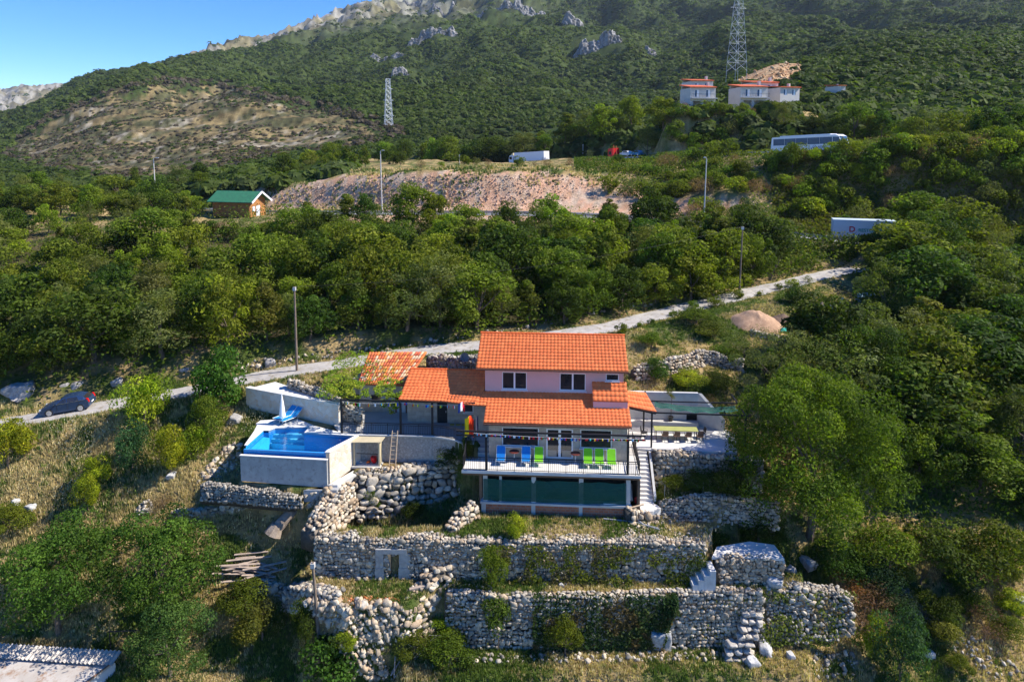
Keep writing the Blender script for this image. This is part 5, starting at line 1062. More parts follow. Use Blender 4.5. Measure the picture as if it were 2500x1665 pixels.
# white steps right of the balcony
st = thing('white_steps', 'white stair descending beside the right end of the balcony', 'steps', h2w(12.5, 2, -2)); q = MB(HM); n = 13; xa, xb = 12.12, 12.98
s0 = hw(1583, 1094, 0)[1]; s1 = .95
for k in range(n): y1 = s0-(s0-s1)*k/n; y0 = s0-(s0-s1)*(k+1)/n; z = -.185*(k+1)+.0; q.box(xa, xb+.012*k, y0, y1+.02, -2.9-.003*k, z)
q.build('stair', M_white, st); q = MB(HM); q.slab([(12.1, s1-.01), (13.2, s1-.01), (13.5, .45), (12.9, .0), (12.1, -.15)], -2.9, -2.42); q.build('landing', M_white, st)
q = MB(HM); q.box(xb+.16, xb+.36, s1+.3, s0+.3, -2.6, -.1) if False else q.hull8([(xb+.14, s1+.2, -2.9), (xb+.3, s1+.2, -2.9), (xb+.3, s1+.2, -2.0), (xb+.14, s1+.2, -2.0)], [(xb+.14, s0, -2.9), (xb+.3, s0, -2.9), (xb+.3, s0, .0), (xb+.14, s0, .0)]); q.build('side_wall', M_concL, st)
railing(st, [(12.08, s0, 0.0), (12.08, 3.0, -.0)], name='handrail')
# dining terrace
dt = thing('dining_terrace', 'pale paved dining terrace with concrete back wall and fireplace', 'terrace', h2w(15, 7, 0))
T = [HP(1592, 1097, 0), HP(1800, 1107, 0), HP(1795, 1060, 0), HP(1745, 1036, 0), HP(1700, 1030, 0), HP(1541, 1030, 0)]
q = MB(HM); q.slab([(T[0][0]-.9, T[0][1]+.1), T[0], T[1], T[2], T[3], T[4], (11.4, T[5][1]), (11.4, 4.25), (12.05, 4.4)], -.14, -.003); q.build('floor', M_pave, dt)
bv = hw(1600, 1036, 0)[1]; cl, crn = hv(1577, 957, bv), hv(1705, 957, bv); hole = (hv(1676, 1012, bv), hv(1702, 1038, bv))
q = MB(HM); wall_open(q, 11.6, crn[0], -.1, cl[2], bv, bv+.25, [(hole[0][0], hole[1][0], .35, hole[0][2])]); q.build('back_wall', M_concL, dt)
q = MB(HM); q.box(hole[0][0], hole[1][0], bv+.2, bv+.24, .35, hole[0][2]); q.build('fireplace', mat('fireplace_black', (.015, .014, .013)), dt)  # plain near-black panel closing the back of the opening
e1 = hw(1768, 1052, 0); 
q = MB(HM); q.hull8([(crn[0], bv, -.1), (crn[0]+.25, bv, -.1), (crn[0]+.25, bv, cl[2]), (crn[0], bv, cl[2])], [(e1[0]-.2, e1[1], -.1), (e1[0]+.05, e1[1], -.1), (e1[0]+.05, e1[1], .9), (e1[0]-.2, e1[1], 0.9)]); q.build('side_wall', M_concL, dt)
q = MB(HM); q.box(11.7, crn[0]-.05, bv-.55, bv-.01, 0, .42); q.build('bench', M_concL, dt)
q = MB(HM); q.slab([(T[0][0], T[0][1]-.02), (T[1][0], T[1][1]-.02), (T[1][0], T[1][1]+.16), (T[0][0], T[0][1]+.16)], -.15, .06); q.build('kerb', M_concL, dt)
# steel frame with green shade cloth
fr_ = thing('pergola', 'dark steel pergola frame with gathered green shade cloth above the dining terrace', 'pergola', h2w(14, 6, 0)); fz = cT[2]
pR = hv(1800, 1009, zc[1]); q = MB(HM); 
q.beam((zc[0], zc[1], fz), (pR[0]+1, zc[1], fz-.05), .08, .1); q.beam((zc[0], zc[1]+2.2, fz+.02), (pR[0]+.8, zc[1]+2.2, fz), .08, .08); q.beam((zc[0], zc[1], fz), (zc[0], bv-.1, fz+.1), .08, .08); q.beam((pR[0]+.6, zc[1], fz-.05), (pR[0]+.6, bv-.1, fz), .08, .08); q.build('frame', M_iron, fr_)
q = MB(HM); q.box(pR[0]+.55, pR[0]+.67, zc[1]-.05, zc[1]+.07, 0, fz-.05); q.build('post', M_iron, fr_)
ga, gb = hv(1598, 985, bv-.6), hv(1798, 1000, bv-.9)
P, fs = cloth_grid(lambda s, t: (ga[0]+(gb[0]-ga[0])*s, bv-.3-1.1*t-.2*math.sin(s*3.14), ga[2]+(gb[2]-ga[2])*s-.18*math.sin(3.14*s)-.06*math.sin(s*30)*t+.12*math.sin(t*9)), 40, 8); q = MB(HM); q.add(P, fs); q.build('shade_cloth', _M['green_net'], fr_)
# long table with chairs
ta, tb = hw(1597, 1045, .75), hw(1702, 1046, .75); tv = hw(1650, 1046, .75)[1]
tt = thing('dining_table', 'long table with a yellow green top on the dining terrace', 'table', h2w((ta[0]+tb[0])/2, tv, 0))
q = MB(HM); q.box(ta[0], tb[0], tv-.42, tv+.42, .71, .75); q.build('tabletop', mat('olive_cloth', (.36, .36, .12), (.30, .32, .10), 2), tt)
for x in (ta[0]+.1, tb[0]-.15, (ta[0]+tb[0])/2):
    for y in (tv-.36, tv+.32): q = MB(HM); q.box(x, x+.05, y, y+.05, 0, .71); q.build('leg', M_iron, tt)
def chair(name, label, u, v, rz, mt, group):
    t = thing(name, label, 'chair', h2w(u, v, 0), YAW+rz, group); q = MB(); q.box(-.22, .22, -.22, .22, .42, .45); q.local('seat', mt, t)
    q = MB(); q.hull8([(-.22, .2, .5), (.22, .2, .5), (.22, .23, .5), (-.22, .23, .5)], [(-.2, .27, .86), (.2, .27, .86), (.2, .3, .86), (-.2, .3, .86)]); q.local('backrest', mt, t)
    for x in (-.2, .2):
        for y in (-.2, .2): q = MB(); q.tube((x, y, .42), (x*1.15, y*1.15, 0), .015); q.local('leg', M_iron, t)
    for x in (-.24, .24): q = MB(); q.tube((x, -.2, .62), (x, .22, .66), .014); q.tube((x, -.2, .62), (x, -.2, .43), .014); q.local('armrest', M_iron, t)
    return t
M_br = mat('brown_wicker', (.14, .08, .05), (.10, .06, .04), 9)
chair('metal_chair', 'dark metal armchair at the left end of the long table', ta[0]-.75, tv-.1, 1.3, M_iron, 'chairs around the long table'); chair('metal_chair', 'dark metal armchair at the right end of the long table', tb[0]+.35, tv+.1, -1.4, M_iron, 'chairs around the long table')
ords = ['leftmost', 'second from left', 'third from left', 'rightmost']
for k in range(4): chair('wicker_chair', 'brown chair on the near side of the long table, %s' % ords[k], ta[0]+.75+k*.85, tv-.55, 3.14, M_br, 'chairs around the long table')
# potted olive tree is added with the plants
pot = hw(1641, 1036, .42); t = tag(MB(HM).lathe(pot[0], bv-.25, [(.14, .42), (.2, .75), (.22, .78), (.18, .78), (.17, .7)], 16).build('plant_pot', mat('black_pot', (.03, .03, .03), rough=.4)), 'black pot with the olive tree on the concrete bench', 'pot')
for k, (px, py) in enumerate(((1622, 1215), (1716, 1208), (1690, 1165), (1642, 1170), (1732, 1200))):
    a = atZ(px, py, ZS-2.25); q = MB(); q.tube(a, a+np.array([.02, 0, .95]), .022, n=5); tag(q.build('garden_stake', mat('grey_wood', (.42, .38, .33), (.33, .3, .27), 5)), 'thin wooden stake in the vegetable bed, %s' % ['front left', 'front centre', 'back centre', 'back left', 'rightmost'][k], 'stake', 'stakes in the vegetable bed')
# flower boxes by the wing door, doormat
for k in range(3): q = MB(HM); x = dR[0]+.25+k*.45; q.box(x, x+.32, WV-.4, WV-.22, .78, .95); tag(q.build('flower_box', mat('yellow_box', (.45, .36, .04))), 'yellow flower box against the left wing wall, %s' % ['nearest the dark door', 'middle one', 'farthest from the dark door'][k], 'flower box', 'flower boxes by the dark door')

# ================================================================ POLES, LAMPS, SIGNS
M_pole = mat('weathered_pole', (.22, .17, .13), (.15, .11, .08), 3, .9); M_galv = mat('grey_pole', (.52, .50, .46), rough=.6)
def pole(name, label, px, pyb, Y, pyt, r=.1, lamp=0, mt=None, lean=0.0, cat='utility pole', known=None):
    b0 = near_ground(px, Y) if known is None else np.array(known); h = z_from_py(pyt, b0[1])-b0[2]; t = thing(name, label, cat, b0); x = lean*h
    q = MB(); q.tube((0, 0, -.5), (x, 0, h), r, r*.62, 8); q.local('pole', mt or M_pole, t)
    if lamp: 
        q = MB(); q.path([(x, 0, h), (x+.25*lamp, 0, h+.18), (x+.7*lamp, -.1, h+.2)], .04, 6); q.local('arm', M_galv, t)
        q = MB(); q.hull8([(x+.6*lamp, -.2, h+.12), (x+.6*lamp, .0, h+.12), (x+.6*lamp, .0, h+.26), (x+.6*lamp, -.2, h+.26)], [(x+1.2*lamp, -.2, h+.14), (x+1.2*lamp, 0, h+.14), (x+1.2*lamp, 0, h+.22), (x+1.2*lamp, -.2, h+.22)]); q.local('lamp_head', mat('lamp_grey', (.6, .62, .63)), t)
    else: q = MB(); q.box(x-.12, x+.12, -.12, .12, h-.35, h-.05); q.local('insulator_box', M_galv, t)
    return b0+np.array([x, 0, h])
TOPS = []
TOPS.append(pole('utility_pole', 'tall dark wooden pole beside the lane behind the pool', 725, 925, 58.3, 700, .12))
TOPS.append(pole('utility_pole', 'slim brown and white pole standing at the lane edge on the right', 1804, 735, 73.0, 553, .11, lean=.02))
TOPS.append(pole('utility_pole', 'leaning brown wooden pole in the lower left foreground', 779, 1580, 40.6, 1372, .12, lean=-.05, known=on_ground(779, 1578)))
pole('street_lamp', 'street lamp on the lower highway at far left', 382, 488, 147, 388, .13, 1, M_galv, -.01, 'street lamp'); pole('street_lamp', 'street lamp in front of the pink rock cutting', 933, 480, 121, 370, .13, .6, M_galv, -.01, 'street lamp'); pole('street_lamp', 'street lamp on the lower highway right of centre', 1717, 510, 99, 388, .11, -.4, M_galv, .02, 'street lamp')
pole('marker_post', 'thin white post behind the upper highway barrier', 1423, 385, 208, 353, .12, 0, M_galv, cat='post'); pole('marker_post', 'thin pale post in the grass above the cutting', 1122, 400, 180, 378, .1, 0, M_galv, cat='post'); pole('marker_post', 'short brown pole at the left picture edge', 24, 503, 152, 479, .12, 0, M_pole, cat='post')
def wire(name, label, pts, r): q = MB(); q.path(pts, r, 4); tag(q.build(name, M_iron), label, 'cable')
def sagpts(a, b2, sag, n=16): return [tuple(np.array(a)+(np.array(b2)-np.array(a))*k/n-np.array([0, 0, sag*4*(k/n)*(1-k/n)])) for k in range(n+1)]
wire('cable', 'thin cable between the pole behind the pool and the lane pole at right', sagpts(TOPS[0], TOPS[1], 1.2), .012)
def sign(name, label, px, py, Y, kind, s):
    b0 = near_ground(px, Y); zc_ = z_from_py(py, Y); t = thing(name, label, 'road sign', b0); q = MB(); q.tube((0, 0, 0), (0, 0, zc_-b0[2]+s*.6), .05); q.local('post', M_galv, t); z = zc_-b0[2]
    n_ = 2 if kind == 'round' else 1
    for k in range(n_):
        q = MB(); zz = z-k*s*1.02
        if kind == 'round': q.tube((0, -.08, zz), (0, -.11, zz), s*.5, n=20)
        else: q.box(-s*.5, s*.5, -.11, -.08, zz-s*.5, zz+s*.5)
        q.local('sign_plate', mat('sign_white', (.75, .75, .76), rough=.4), t)
        q = MB(); q.box(-.035, .035, -.14, -.115, zz-s*.5, zz+s*.5); q.local('back_rail', M_galv, t)
sign('road_sign', 'pair of round white sign backs on one post at far left', 82, 467, 150, 'round', 1.2); sign('road_sign', 'square white sign back beside the far left lamp', 239, 484, 148, 'sq', 1.3)
g0_ = near_ground(86, 152); q = MB(); w = 3.0; q.path([g0_+np.array([-1.5, 0, 0]), g0_+np.array([-1.5, 0, 1.4]), g0_+np.array([1.6, 0, 1.3]), g0_+np.array([1.6, 0, 0])], .06, 6); tag(q.build('goal_frame', M_galv), 'low pale metal frame below the round signs', 'frame')
# guard rails
def guard(label, Pc, Nc, side, i0, i1, zo=0.0):
    t = thing('guard_rail', label, 'guard rail', Pc[i0]); q = MB(); pts = [np.array([p[0]+n[0]*side, p[1]+n[1]*side, p[2]+.65+zo]) for p, n in zip(Pc[i0:i1], Nc[i0:i1])]
    for a, b2 in zip(pts[:-1], pts[1:]): q.beam(a, b2, .06, .32)
    q.build('rail', mat('galvanised', (.45, .48, .52), (.38, .4, .44), 1, .45, metal=.5), t); q = MB()
    for k, p in enumerate(pts[::2]):
        q = MB(); q.box(p[0]-.06, p[0]+.06, p[1]+.03, p[1]+.12, p[2]-.8, p[2]+.1)
        if k < 90: q.build('rail_post', _M['galvanised'], t)
i_of = lambda P, px: int(np.argmin(np.abs(proj(P[:, 0], P[:, 1], P[:, 2])[0]-px)))
sgn = lambda Nn_: -4.6 if Nn_[len(Nn_)//2][1] > 0 else 4.6
guard('guard rail of the lower highway below the pink cutting', HP2, HN2, sgn(HN2), i_of(HP2, -60), i_of(HP2, 2250)); guard('guard rail along the upper highway in front of the lorry and bus', HP1, HN1, sgn(HN1), i_of(HP1, 1000), i_of(HP1, 2560))
# lattice towers
def pylon(label, px, pyb, pyt, Y, wb, wt, arms, mt, Ztop=None):
    b0 = near_ground(px, Y); b0[2] = min(b0[2], z_from_py(pyb, Y)) if False else z_from_py(pyb, Y); h = z_from_py(pyt, Y)-b0[2]; t = thing('pylon', label, 'pylon', b0, R(20)); sc = Y/F
    n = 10; q = MB(); r_ = .065*Y/400
    W = lambda s: (wb+(wt-wb)*min(1, s*1.15))*.5
    for s0 in range(4):
        sx, sy_ = ((1, 1), (1, -1), (-1, -1), (-1, 1))[s0]; sx2, sy2 = ((1, -1), (-1, -1), (-1, 1), (1, 1))[s0]
        q2 = MB(); zprev = -4 
        for k in range(n):
            a, b2 = k/n, (k+1)/n; q2.tube((sx*W(a), sy_*W(a), a*h-(4 if k == 0 else 0)), (sx*W(b2), sy_*W(b2), b2*h), r_*1.5, n=4)
        q2.local('leg', mt, t)
        for k in range(n):
            a, b2 = k/n, (k+1)/n; q.tube((sx*W(a), sy_*W(a), a*h), (sx2*W(b2), sy2*W(b2), b2*h), r_, n=4); q.tube((sx2*W(a), sy2*W(a), a*h), (sx*W(b2), sy_*W(b2), b2*h), r_, n=4); q.tube((sx*W(b2), sy_*W(b2), b2*h), (sx2*W(b2), sy2*W(b2), b2*h), r_, n=4)
    q.local('bracing', mt, t); ends = []
    for z, L in arms:
        q = MB(); w = W(z); q.tube((-w-L, 0, z*h), (w+L, 0, z*h), r_*1.2, n=4); q.tube((-w-L, 0, z*h), (-w, 0, z*h+L*.35), r_, n=4); q.tube((w+L, 0, z*h), (w, 0, z*h+L*.35), r_, n=4); q.local('crossarm', mt, t)
        for s in (-1, 1): ends.append(b0+np.array([math.cos(R(20))*s*(w+L), math.sin(R(20))*s*(w+L), z*h-.8]))
    return ends
M_lat = mat('lattice_steel', (.50, .54, .58), rough=.5, metal=.2)
pylon('grey lattice pylon standing on the brown hillside left of centre', 949, 318, 193, 420, 5.0, 2.4, ((.80, 1.6), (.58, 1.6), (.28, 1.2)), M_lat)
en = pylon('tall lattice pylon at the top edge behind the orange roofed villas', 1797, 175, -60, 262, 5.4, 1.7, ((.95, 2.6), (.8, 2.6), (.66, 2.2)), M_lat)
for k, e in list(enumerate(en)): wire('power_line', 'power line running right from the tall pylon, %s' % ['lowest pair left', 'lowest pair right', 'middle pair left', 'middle pair right', 'top pair left', 'top pair right'][5-k], sagpts(e, np.array([e[0]+330, e[1]+260-k*10, e[2]+62]), 7, 24), .028)

# ================================================================ VEHICLES
def veh_box(q, prof, y0, y1, c=None):              # extruded side profile (x,z)
    n = len(prof); P = [(x, y0, z) for x, z in prof]+[(x, y1, z) for x, z in prof]; q.add(P, [tuple(range(n)), tuple(range(2*n-1, n-1, -1))]+[(i, i+n, (i+1) % n+n, (i+1) % n) for i in range(n)], c)
def wheel(t, x, y, r, w, mt=None, s=-1):
    q = MB(); q.tube((x, y-w/2, r), (x, y+w/2, r), r, n=20); o = q.local('wheel', mat('tyre', (.02, .02, .02)), t); q = MB(); q.tube((x, y+s*(w/2+.012), r), (x, y+s*(w/2-.03), r), r*.72, r*.6, n=16)
    for k in range(6): a = k*1.047; q.beam((x, y+s*(w/2+.015), r), (x+math.cos(a)*r*.58, y+s*(w/2+.015), r+math.sin(a)*r*.58), .03, .05)
    q.local('rim', mat('alloy', (.6, .6, .62), rough=.3, metal=.7), o)
# parked hatchback, nose to the left
cc = near_ground(167, 54.3); i = i_of(np.array(LANE), 167); lz = seg_dist(np.array([cc[0]]), np.array([cc[1]]), LANE)[1][0]
pA = np.array(atY(*(100, 1018, 53.5))); pB = np.array(atY(*(240, 994, 54.5))); ang = math.atan2(pB[1]-pA[1], pB[0]-pA[0])
car = thing('parked_car', 'dark blue grey hatchback parked on the narrow lane', 'car', (cc[0], cc[1]+.1, lz), ang); car.scale = (.86, .9, .9); car.rotation_euler = (0, -math.atan2(pB[2]-pA[2], np.linalg.norm((pB-pA)[:2])), ang)
M_car = mat('car_paint', (.03, .06, .13), rough=.22, spec=.7, metal=.3); W_ = .86
NS = 9; secs = [(-W_, .0), (-W_*1.0, .5), (0, 1)]
body = [(-2.12, .28), (-2.15, .55), (-2.02, .74), (-1.35, .92), (-.95, .97), (1.55, 1.02), (2.02, 1.02), (2.12, .80), (2.12, .35), (1.9, .24), (-1.9, .22)]
q = MB(); P = []; n = len(body)
for y, k, zs in ((-W_, .965, 0), (-W_+.06, 1, 0), (W_-.06, 1, 0), (W_, .965, 0)):
    P += [(x*k if abs(x) > 1.8 else x, y, z*(1 if z < .6 else (.985 if k < 1 else 1))) for x, z in body]
q.add(P, [tuple(range(n)), tuple(range(4*n-1, 3*n-1, -1))]+[(j*n+i_, (j+1)*n+i_, (j+1)*n+(i_+1) % n, j*n+(i_+1) % n) for j in range(3) for i_ in range(n)])
for x in (-1.33, 1.33): q.tube((x, -W_-.015, .31), (x, -W_+.02, .31), .38, .36, 20, (.35, .35, .35))
bd = q.local('body', M_car, car)
top = [(-.95, .96), (-.25, 1.38), (.35, 1.46), (1.05, 1.44), (1.62, 1.26), (2.0, 1.03)]; q = MB(); P = []; n = len(top)
for y, k in ((-W_+.03, 0), (-.62, 1), (.62, 1), (W_-.03, 0)): P += [(x, y, .99 if k == 0 and False else (z if k else .985)) for x, z in top]
q.add(P, [(j*n+i_, (j+1)*n+i_, (j+1)*n+i_+1, j*n+i_+1) for j in range(3) for i_ in range(n-1)]+[tuple(range(n))]); q.local('cabin', M_car, car)
for x0, x1, x2, x3 in ((-.62, .18, .18, -.12), (.27, 1.25, 1.12, .27)):
    for s in (-1,):
        q = MB(); f_ = lambda x, t: (x, s*(W_-.03-(W_-.03-.62)*t-.0)*1.0+s*.012, .985+t*((np.interp(x, [p[0] for p in top], [p[1] for p in top]))-.985))
        q.add([f_(x0, .12), f_(x1, .12), f_(x2, .85), f_(x3, .85)], [(0, 1, 2, 3)]); q.local('side_window', M_glass, car)
q = MB(); q.add([(-.93, -.7, 1.0), (-.93, .7, 1.0), (-.27, .6, 1.385), (-.27, -.6, 1.385)], [(0, 3, 2, 1)]); q.local('windscreen', M_glass, car)
q = MB(); q.add([(1.64, -.6, 1.27), (1.64, .6, 1.27), (2.01, .7, 1.05), (2.01, -.7, 1.05)], [(0, 3, 2, 1)]); q.local('rear_window', M_glass, car)
for z_, x0, x1 in ((.985, -.9, 1.7),):
    q = MB(); q.beam((x0, -W_-.004, z_), (x1, -W_-.004, z_+.03), .02, .03); q.local('window_trim', mat('chrome', (.6, .6, .62), rough=.2, metal=.9), car)
for x in (-.62, .26, 1.22): q = MB(); q.beam((x, -W_-.006, .34), (x+.03, -W_-.006, .95), .012, .018); q.local('door_seam', M_iron, car)
for y in (-.74, .74): q = MB(); q.hull8([(1.98, y-.1, .72), (1.98, y+.1, .72), (1.9, y+.1, 1.1), (1.9, y-.1, 1.1)], [(2.14, y-.1, .74), (2.14, y+.1, .74), (2.04, y+.1, 1.08), (2.04, y-.1, 1.08)]); q.local('tail_light', mat('red_lens', (.55, .01, .01), rough=.2), car); q = MB(); q.box(-2.13, -1.9, y-.12, y+.12, .62, .74); q.local('headlight', mat('clear_lens', (.6, .62, .65), rough=.1), car)
q = MB(); q.box(2.12, 2.135, -.26, .26, .52, .63); q.local('number_plate', M_pvc, car)
q = MB(); q.box(-.72, -.58, -W_-.14, -W_+.02, .98, 1.1); q.local('wing_mirror', M_car, car)
for x in (-1.33, 1.33):
    for s in (-1, 1): wheel(car, x, s*(W_-.06), .33, .2, s=s)
def on_hwy(P, Nn_, px, lat):
    i = i_of(P, px); d = P[min(i+3, len(P)-1)]-P[max(i-3, 0)]; return P[i]+np.array([Nn_[i][0]*lat, Nn_[i][1]*lat, .06]), math.atan2(d[1], d[0]), -math.atan2(d[2], np.linalg.norm(d[:2]))
def vehicle(name, label, cat, P, Nn_, px, lat, flip=False):
    p, a, tilt = on_hwy(P, Nn_, px, lat); t = thing(name, label, cat, p, a+(math.pi if flip else 0)); t.rotation_euler = (0, tilt*(-1 if flip else 1), a+(math.pi if flip else 0)); return t
M_vw = mat('vehicle_white', (.72, .73, .76), rough=.35)
# white box lorry
t = vehicle('lorry', 'white box lorry on the upper highway', 'lorry', HP1, HN1, 1300, 0.5)
q = MB(); q.box(-6.6, 6.0, -1.25, 1.25, 1.0, 3.7); q.local('box_body', M_vw, t); q = MB(); q.box(-6.62, 6.02, -1.27, 1.27, 3.7, 3.78); q.local('top_rail', M_galv, t)
q = MB(); veh_box(q, [(-9.0, .5), (-9.1, 1.6), (-8.8, 2.9), (-7.2, 3.0), (-7.2, .5)], -1.2, 1.2); q.local('cab', M_vw, t); q = MB(); q.hull8([(-8.7, -1.0, 2.9), (-8.7, 1.0, 2.9), (-7.3, 1.1, 2.95), (-7.3, -1.1, 2.95)], [(-7.7, -.9, 3.7), (-7.7, .9, 3.7), (-7.3, .9, 3.75), (-7.3, -.9, 3.75)]); q.local('wind_deflector', mat('beige_paint', (.6, .5, .3)), t)
q = MB(); q.box(-8.8, -7.7, -1.22, -1.2, 1.7, 2.6); q.local('side_window', M_glass, t)
for x in (-8.2, -5.2, 2.8, 4.0, 5.2):
    for s in (-1, 1): wheel(t, x, s*1.05, .5, .3, s=s)
# red cab of a car transporter
t = vehicle('car_transporter', 'red lorry cab pulling a car transporter behind a bush on the upper highway', 'lorry', HP1, HN1, 1524, 0.5)
q = MB(); veh_box(q, [(-4.6, .5), (-4.6, 2.9), (-4.3, 3.3), (-2.6, 3.4), (-2.6, .5)], -1.2, 1.2); q.local('cab', mat('red_paint', (.55, .01, .02), rough=.3), t)
q = MB(); q.box(-4.3, -3.2, -1.22, -1.2, 1.6, 2.5); q.local('side_window', M_glass, t)
q = MB(); q.box(-2.5, 9, -1.2, 1.2, .9, 1.05); q.box(-2.3, -2.15, -1.2, -1.05, 1.05, 4.2); q.box(-1.2, -1.05, -1.2, -1.05, 1.05, 4.0); q.local('deck', mat('rust_red', (.35, .08, .04)), t)
for x in (-3.8, 1, 5, 6.2):
    for s in (-1, 1): wheel(t, x, s*1.0, .5, .3, s=s)
for x0, cl_, lb in ((1.6, (.6, .62, .65), 'white car on the transporter deck'), (5.6, (.03, .28, .5), 'blue car on the transporter deck')):
    p, a, tl = on_hwy(HP1, HN1, 1524, .5); c2_ = thing('loaded_car', lb, 'car', p+np.array([math.cos(a)*x0, math.sin(a)*x0, 1.05-math.tan(tl)*x0]), a); q = MB(); veh_box(q, [(-1.9, .3), (-1.9, .8), (-1.0, .95), (-.5, 1.4), (.9, 1.42), (1.7, .95), (1.9, .6), (1.9, .3)], -.8, .8); q.local('body', mat('car_%d' % int(x0*10), cl_, rough=.3), c2_); q = MB(); q.box(-.5, 1.1, -.81, -.8, .98, 1.3); q.local('side_window', M_glass, c2_)
    for x in (-1.2, 1.2):
        for s in (-1, 1): wheel(c2_, x, s*.72, .3, .2, s=s)
# coach
t = vehicle('coach', 'white touring coach with blue tinted windows on the upper highway', 'bus', HP1, HN1, 1990, 0.5)
q = MB(); prof = [(-6.9, .45), (-7.0, 1.2), (-6.8, 3.1), (-6.6, 3.3), (5.6, 3.35), (6.3, 3.0), (6.75, 1.4), (6.7, .45)]; veh_box(q, prof, -1.27, 1.27); q.box(-5.2, 4.6, -1.1, 1.1, 3.33, 3.5); q.local('body', M_vw, t)
M_bl = mat('blue_glass', (.015, .06, .13), (.02, .08, .16), .6, .25, spec=.3)
for k in range(5): q = MB(); q.box(-6.45+k*2.3, -4.2+k*2.3, -1.285, -1.27, 1.75, 2.95); q.local('side_window', M_bl, t)
q = MB(); veh_box(q, [(5.1, 1.75), (5.1, 2.95), (6.2, 2.9), (6.6, 1.75)], -1.285, -1.27); q.local('side_window', M_bl, t)
q = MB(); q.hull8([(-6.99, -1.1, 1.9), (-6.99, 1.1, 1.9), (-6.86, 1.1, 3.0), (-6.86, -1.1, 3.0)], [(-6.8, -1.1, 1.9), (-6.8, 1.1, 1.9), (-6.7, 1.1, 3.0), (-6.7, -1.1, 3.0)]); q.local('rear_window', M_bl, t)
q = MB(); q.hull8([(6.78, -1.15, 1.2), (6.78, 1.15, 1.2), (6.34, 1.15, 3.0), (6.34, -1.15, 3.0)], [(6.6, -1.15, 1.2), (6.6, 1.15, 1.2), (6.2, 1.15, 3.0), (6.2, -1.15, 3.0)]); q.local('windscreen', M_bl, t)
for x in (-.9, .8): q = MB(); q.box(x, x+.03, -1.29, -1.271, .6, 1.7); q.local('door_seam', M_iron, t)
q = MB(); q.path([(6.3, -1.2, 3.0), (6.9, -1.4, 2.9), (7.1, -1.4, 2.4)], .07); q.local('wing_mirror', M_iron, t)
for x in (-4.2, -3.0, 4.6):
    for s in (-1, 1): wheel(t, x, s*1.05, .5, .3, s=s)
def lettering(parent, text, size, loc, rx, colr, name='lettering', ext=.01, shear=0, ry=0, bold=0.0):
    cu = bpy.data.curves.new(name, 'FONT'); cu.body = text; cu.size = size; cu.extrude = ext; cu.shear = shear; cu.offset = bold
    ob = bpy.data.objects.new('tmp', cu); COL.objects.link(ob); dg = bpy.context.evaluated_depsgraph_get(); me = bpy.data.meshes.new_from_object(ob.evaluated_get(dg)); bpy.data.objects.remove(ob)
    me.materials.clear(); me.materials.append(mat('ink_%02x%02x%02x' % tuple(int(c*255) for c in colr), colr)); o = bpy.data.objects.new(name, me); COL.objects.link(o); o.parent = parent; o.location = loc; o.rotation_euler = (rx, ry, 0); return o
lettering(t, 'ADRIA', .62, (2.3, -1.30, 1.05), R(90), (.08, .1, .16), shear=.3)
q = MB()
for k in range(14): a0, a1 = k*.449, (k+1)*.449; q.beam((1.75+.34*math.cos(a0), -1.29, 1.25+.34*math.sin(a0)), (1.75+.34*math.cos(a1), -1.29, 1.25+.34*math.sin(a1)), .02, .06)
q.beam((1.5, -1.29, 1.15), (2.0, -1.29, 1.4), .02, .08); q.local('emblem', mat('ink_dark', (.1, .12, .18)), t)
# banner hoarding / trailer side with red and green lettering
pL, pR_ = atY(2034, 560, 95.5), atY(2188, 566, 93.0); a = math.atan2(pR_[1]-pL[1], pR_[0]-pL[0]); zc_ = z_from_py(598, 94.2)
t = thing('trailer', 'white trailer side with red and green lettering beside the lower highway', 'trailer', (pL[0], pL[1], zc_), a); Lh = np.linalg.norm((pR_-pL)[:2]); H_ = z_from_py(537, 95)-zc_
q = MB(); q.box(0, Lh, 0, 2.4, .9, H_); q.local('box_body', mat('pale_blue_side', (.5, .58, .62), rough=.5), t); q = MB(); q.box(.1, Lh-.1, .1, 2.3, .65, .9); q.local('chassis', M_iron, t); q = MB(); q.box(2.0, Lh, -.04, -.0, .12, .62); q.local('skirt', M_vw, t)
for x in (1.2, Lh-1.5, Lh-2.7):
    for s in (0.2, 2.2): wheel(t, x, s, .45, .3, s=-1 if s < 1 else 1)
lettering(t, 'D', 1.1, (2.0, -.03, 1.75), R(90), (.5, .01, .04), bold=.02); lettering(t, 'RESTORAN', .62, (3.2, -.03, 1.8), R(90), (.02, .28, .22), bold=.01); lettering(t, 'RESTAURANT', .5, (Lh-3.9, -.04, 1.1), R(90), (.02, .28, .22)) if False else None
lettering(t, 'DLD', .62, (Lh-4.2, -.03, .98), R(90), (.5, .01, .06), bold=.02)
# ================================================================ FAR BUILDINGS
# wooden hut with green roof
hc = on_ground(585, 527); a = R(-14); hut = thing('wooden_hut', 'log hut with a green roof beside the cutting', 'hut', hc, a)
M_log = mat('log_wood', (.45, .21, .07), (.33, .15, .05), 4, .8); hwid, hdep, hh, rr = 7.6, 4.6, 3.0, 1.45
q = MB()
for k in range(12):
    z = k*hh/12+hh/24
    for y in (-hdep/2, hdep/2): q.tube((-hwid/2, y, z), (hwid/2, y, z), hh/22, n=8)
    for x in (-hwid/2, hwid/2): q.tube((x, -hdep/2, z), (x, hdep/2, z), hh/22, n=8)
for k in range(6):
    y = hdep/2*(1-k/6); z = hh+rr*.92*k/6
    for x in (-hwid/2, hwid/2): q.tube((x, -y, z+.1), (x, y, z+.1), .13, n=6)
q.local('log_wall', M_log, hut)
M_gr = mat('green_roof', (.035, .17, .085), (.03, .13, .07), 2, .7)
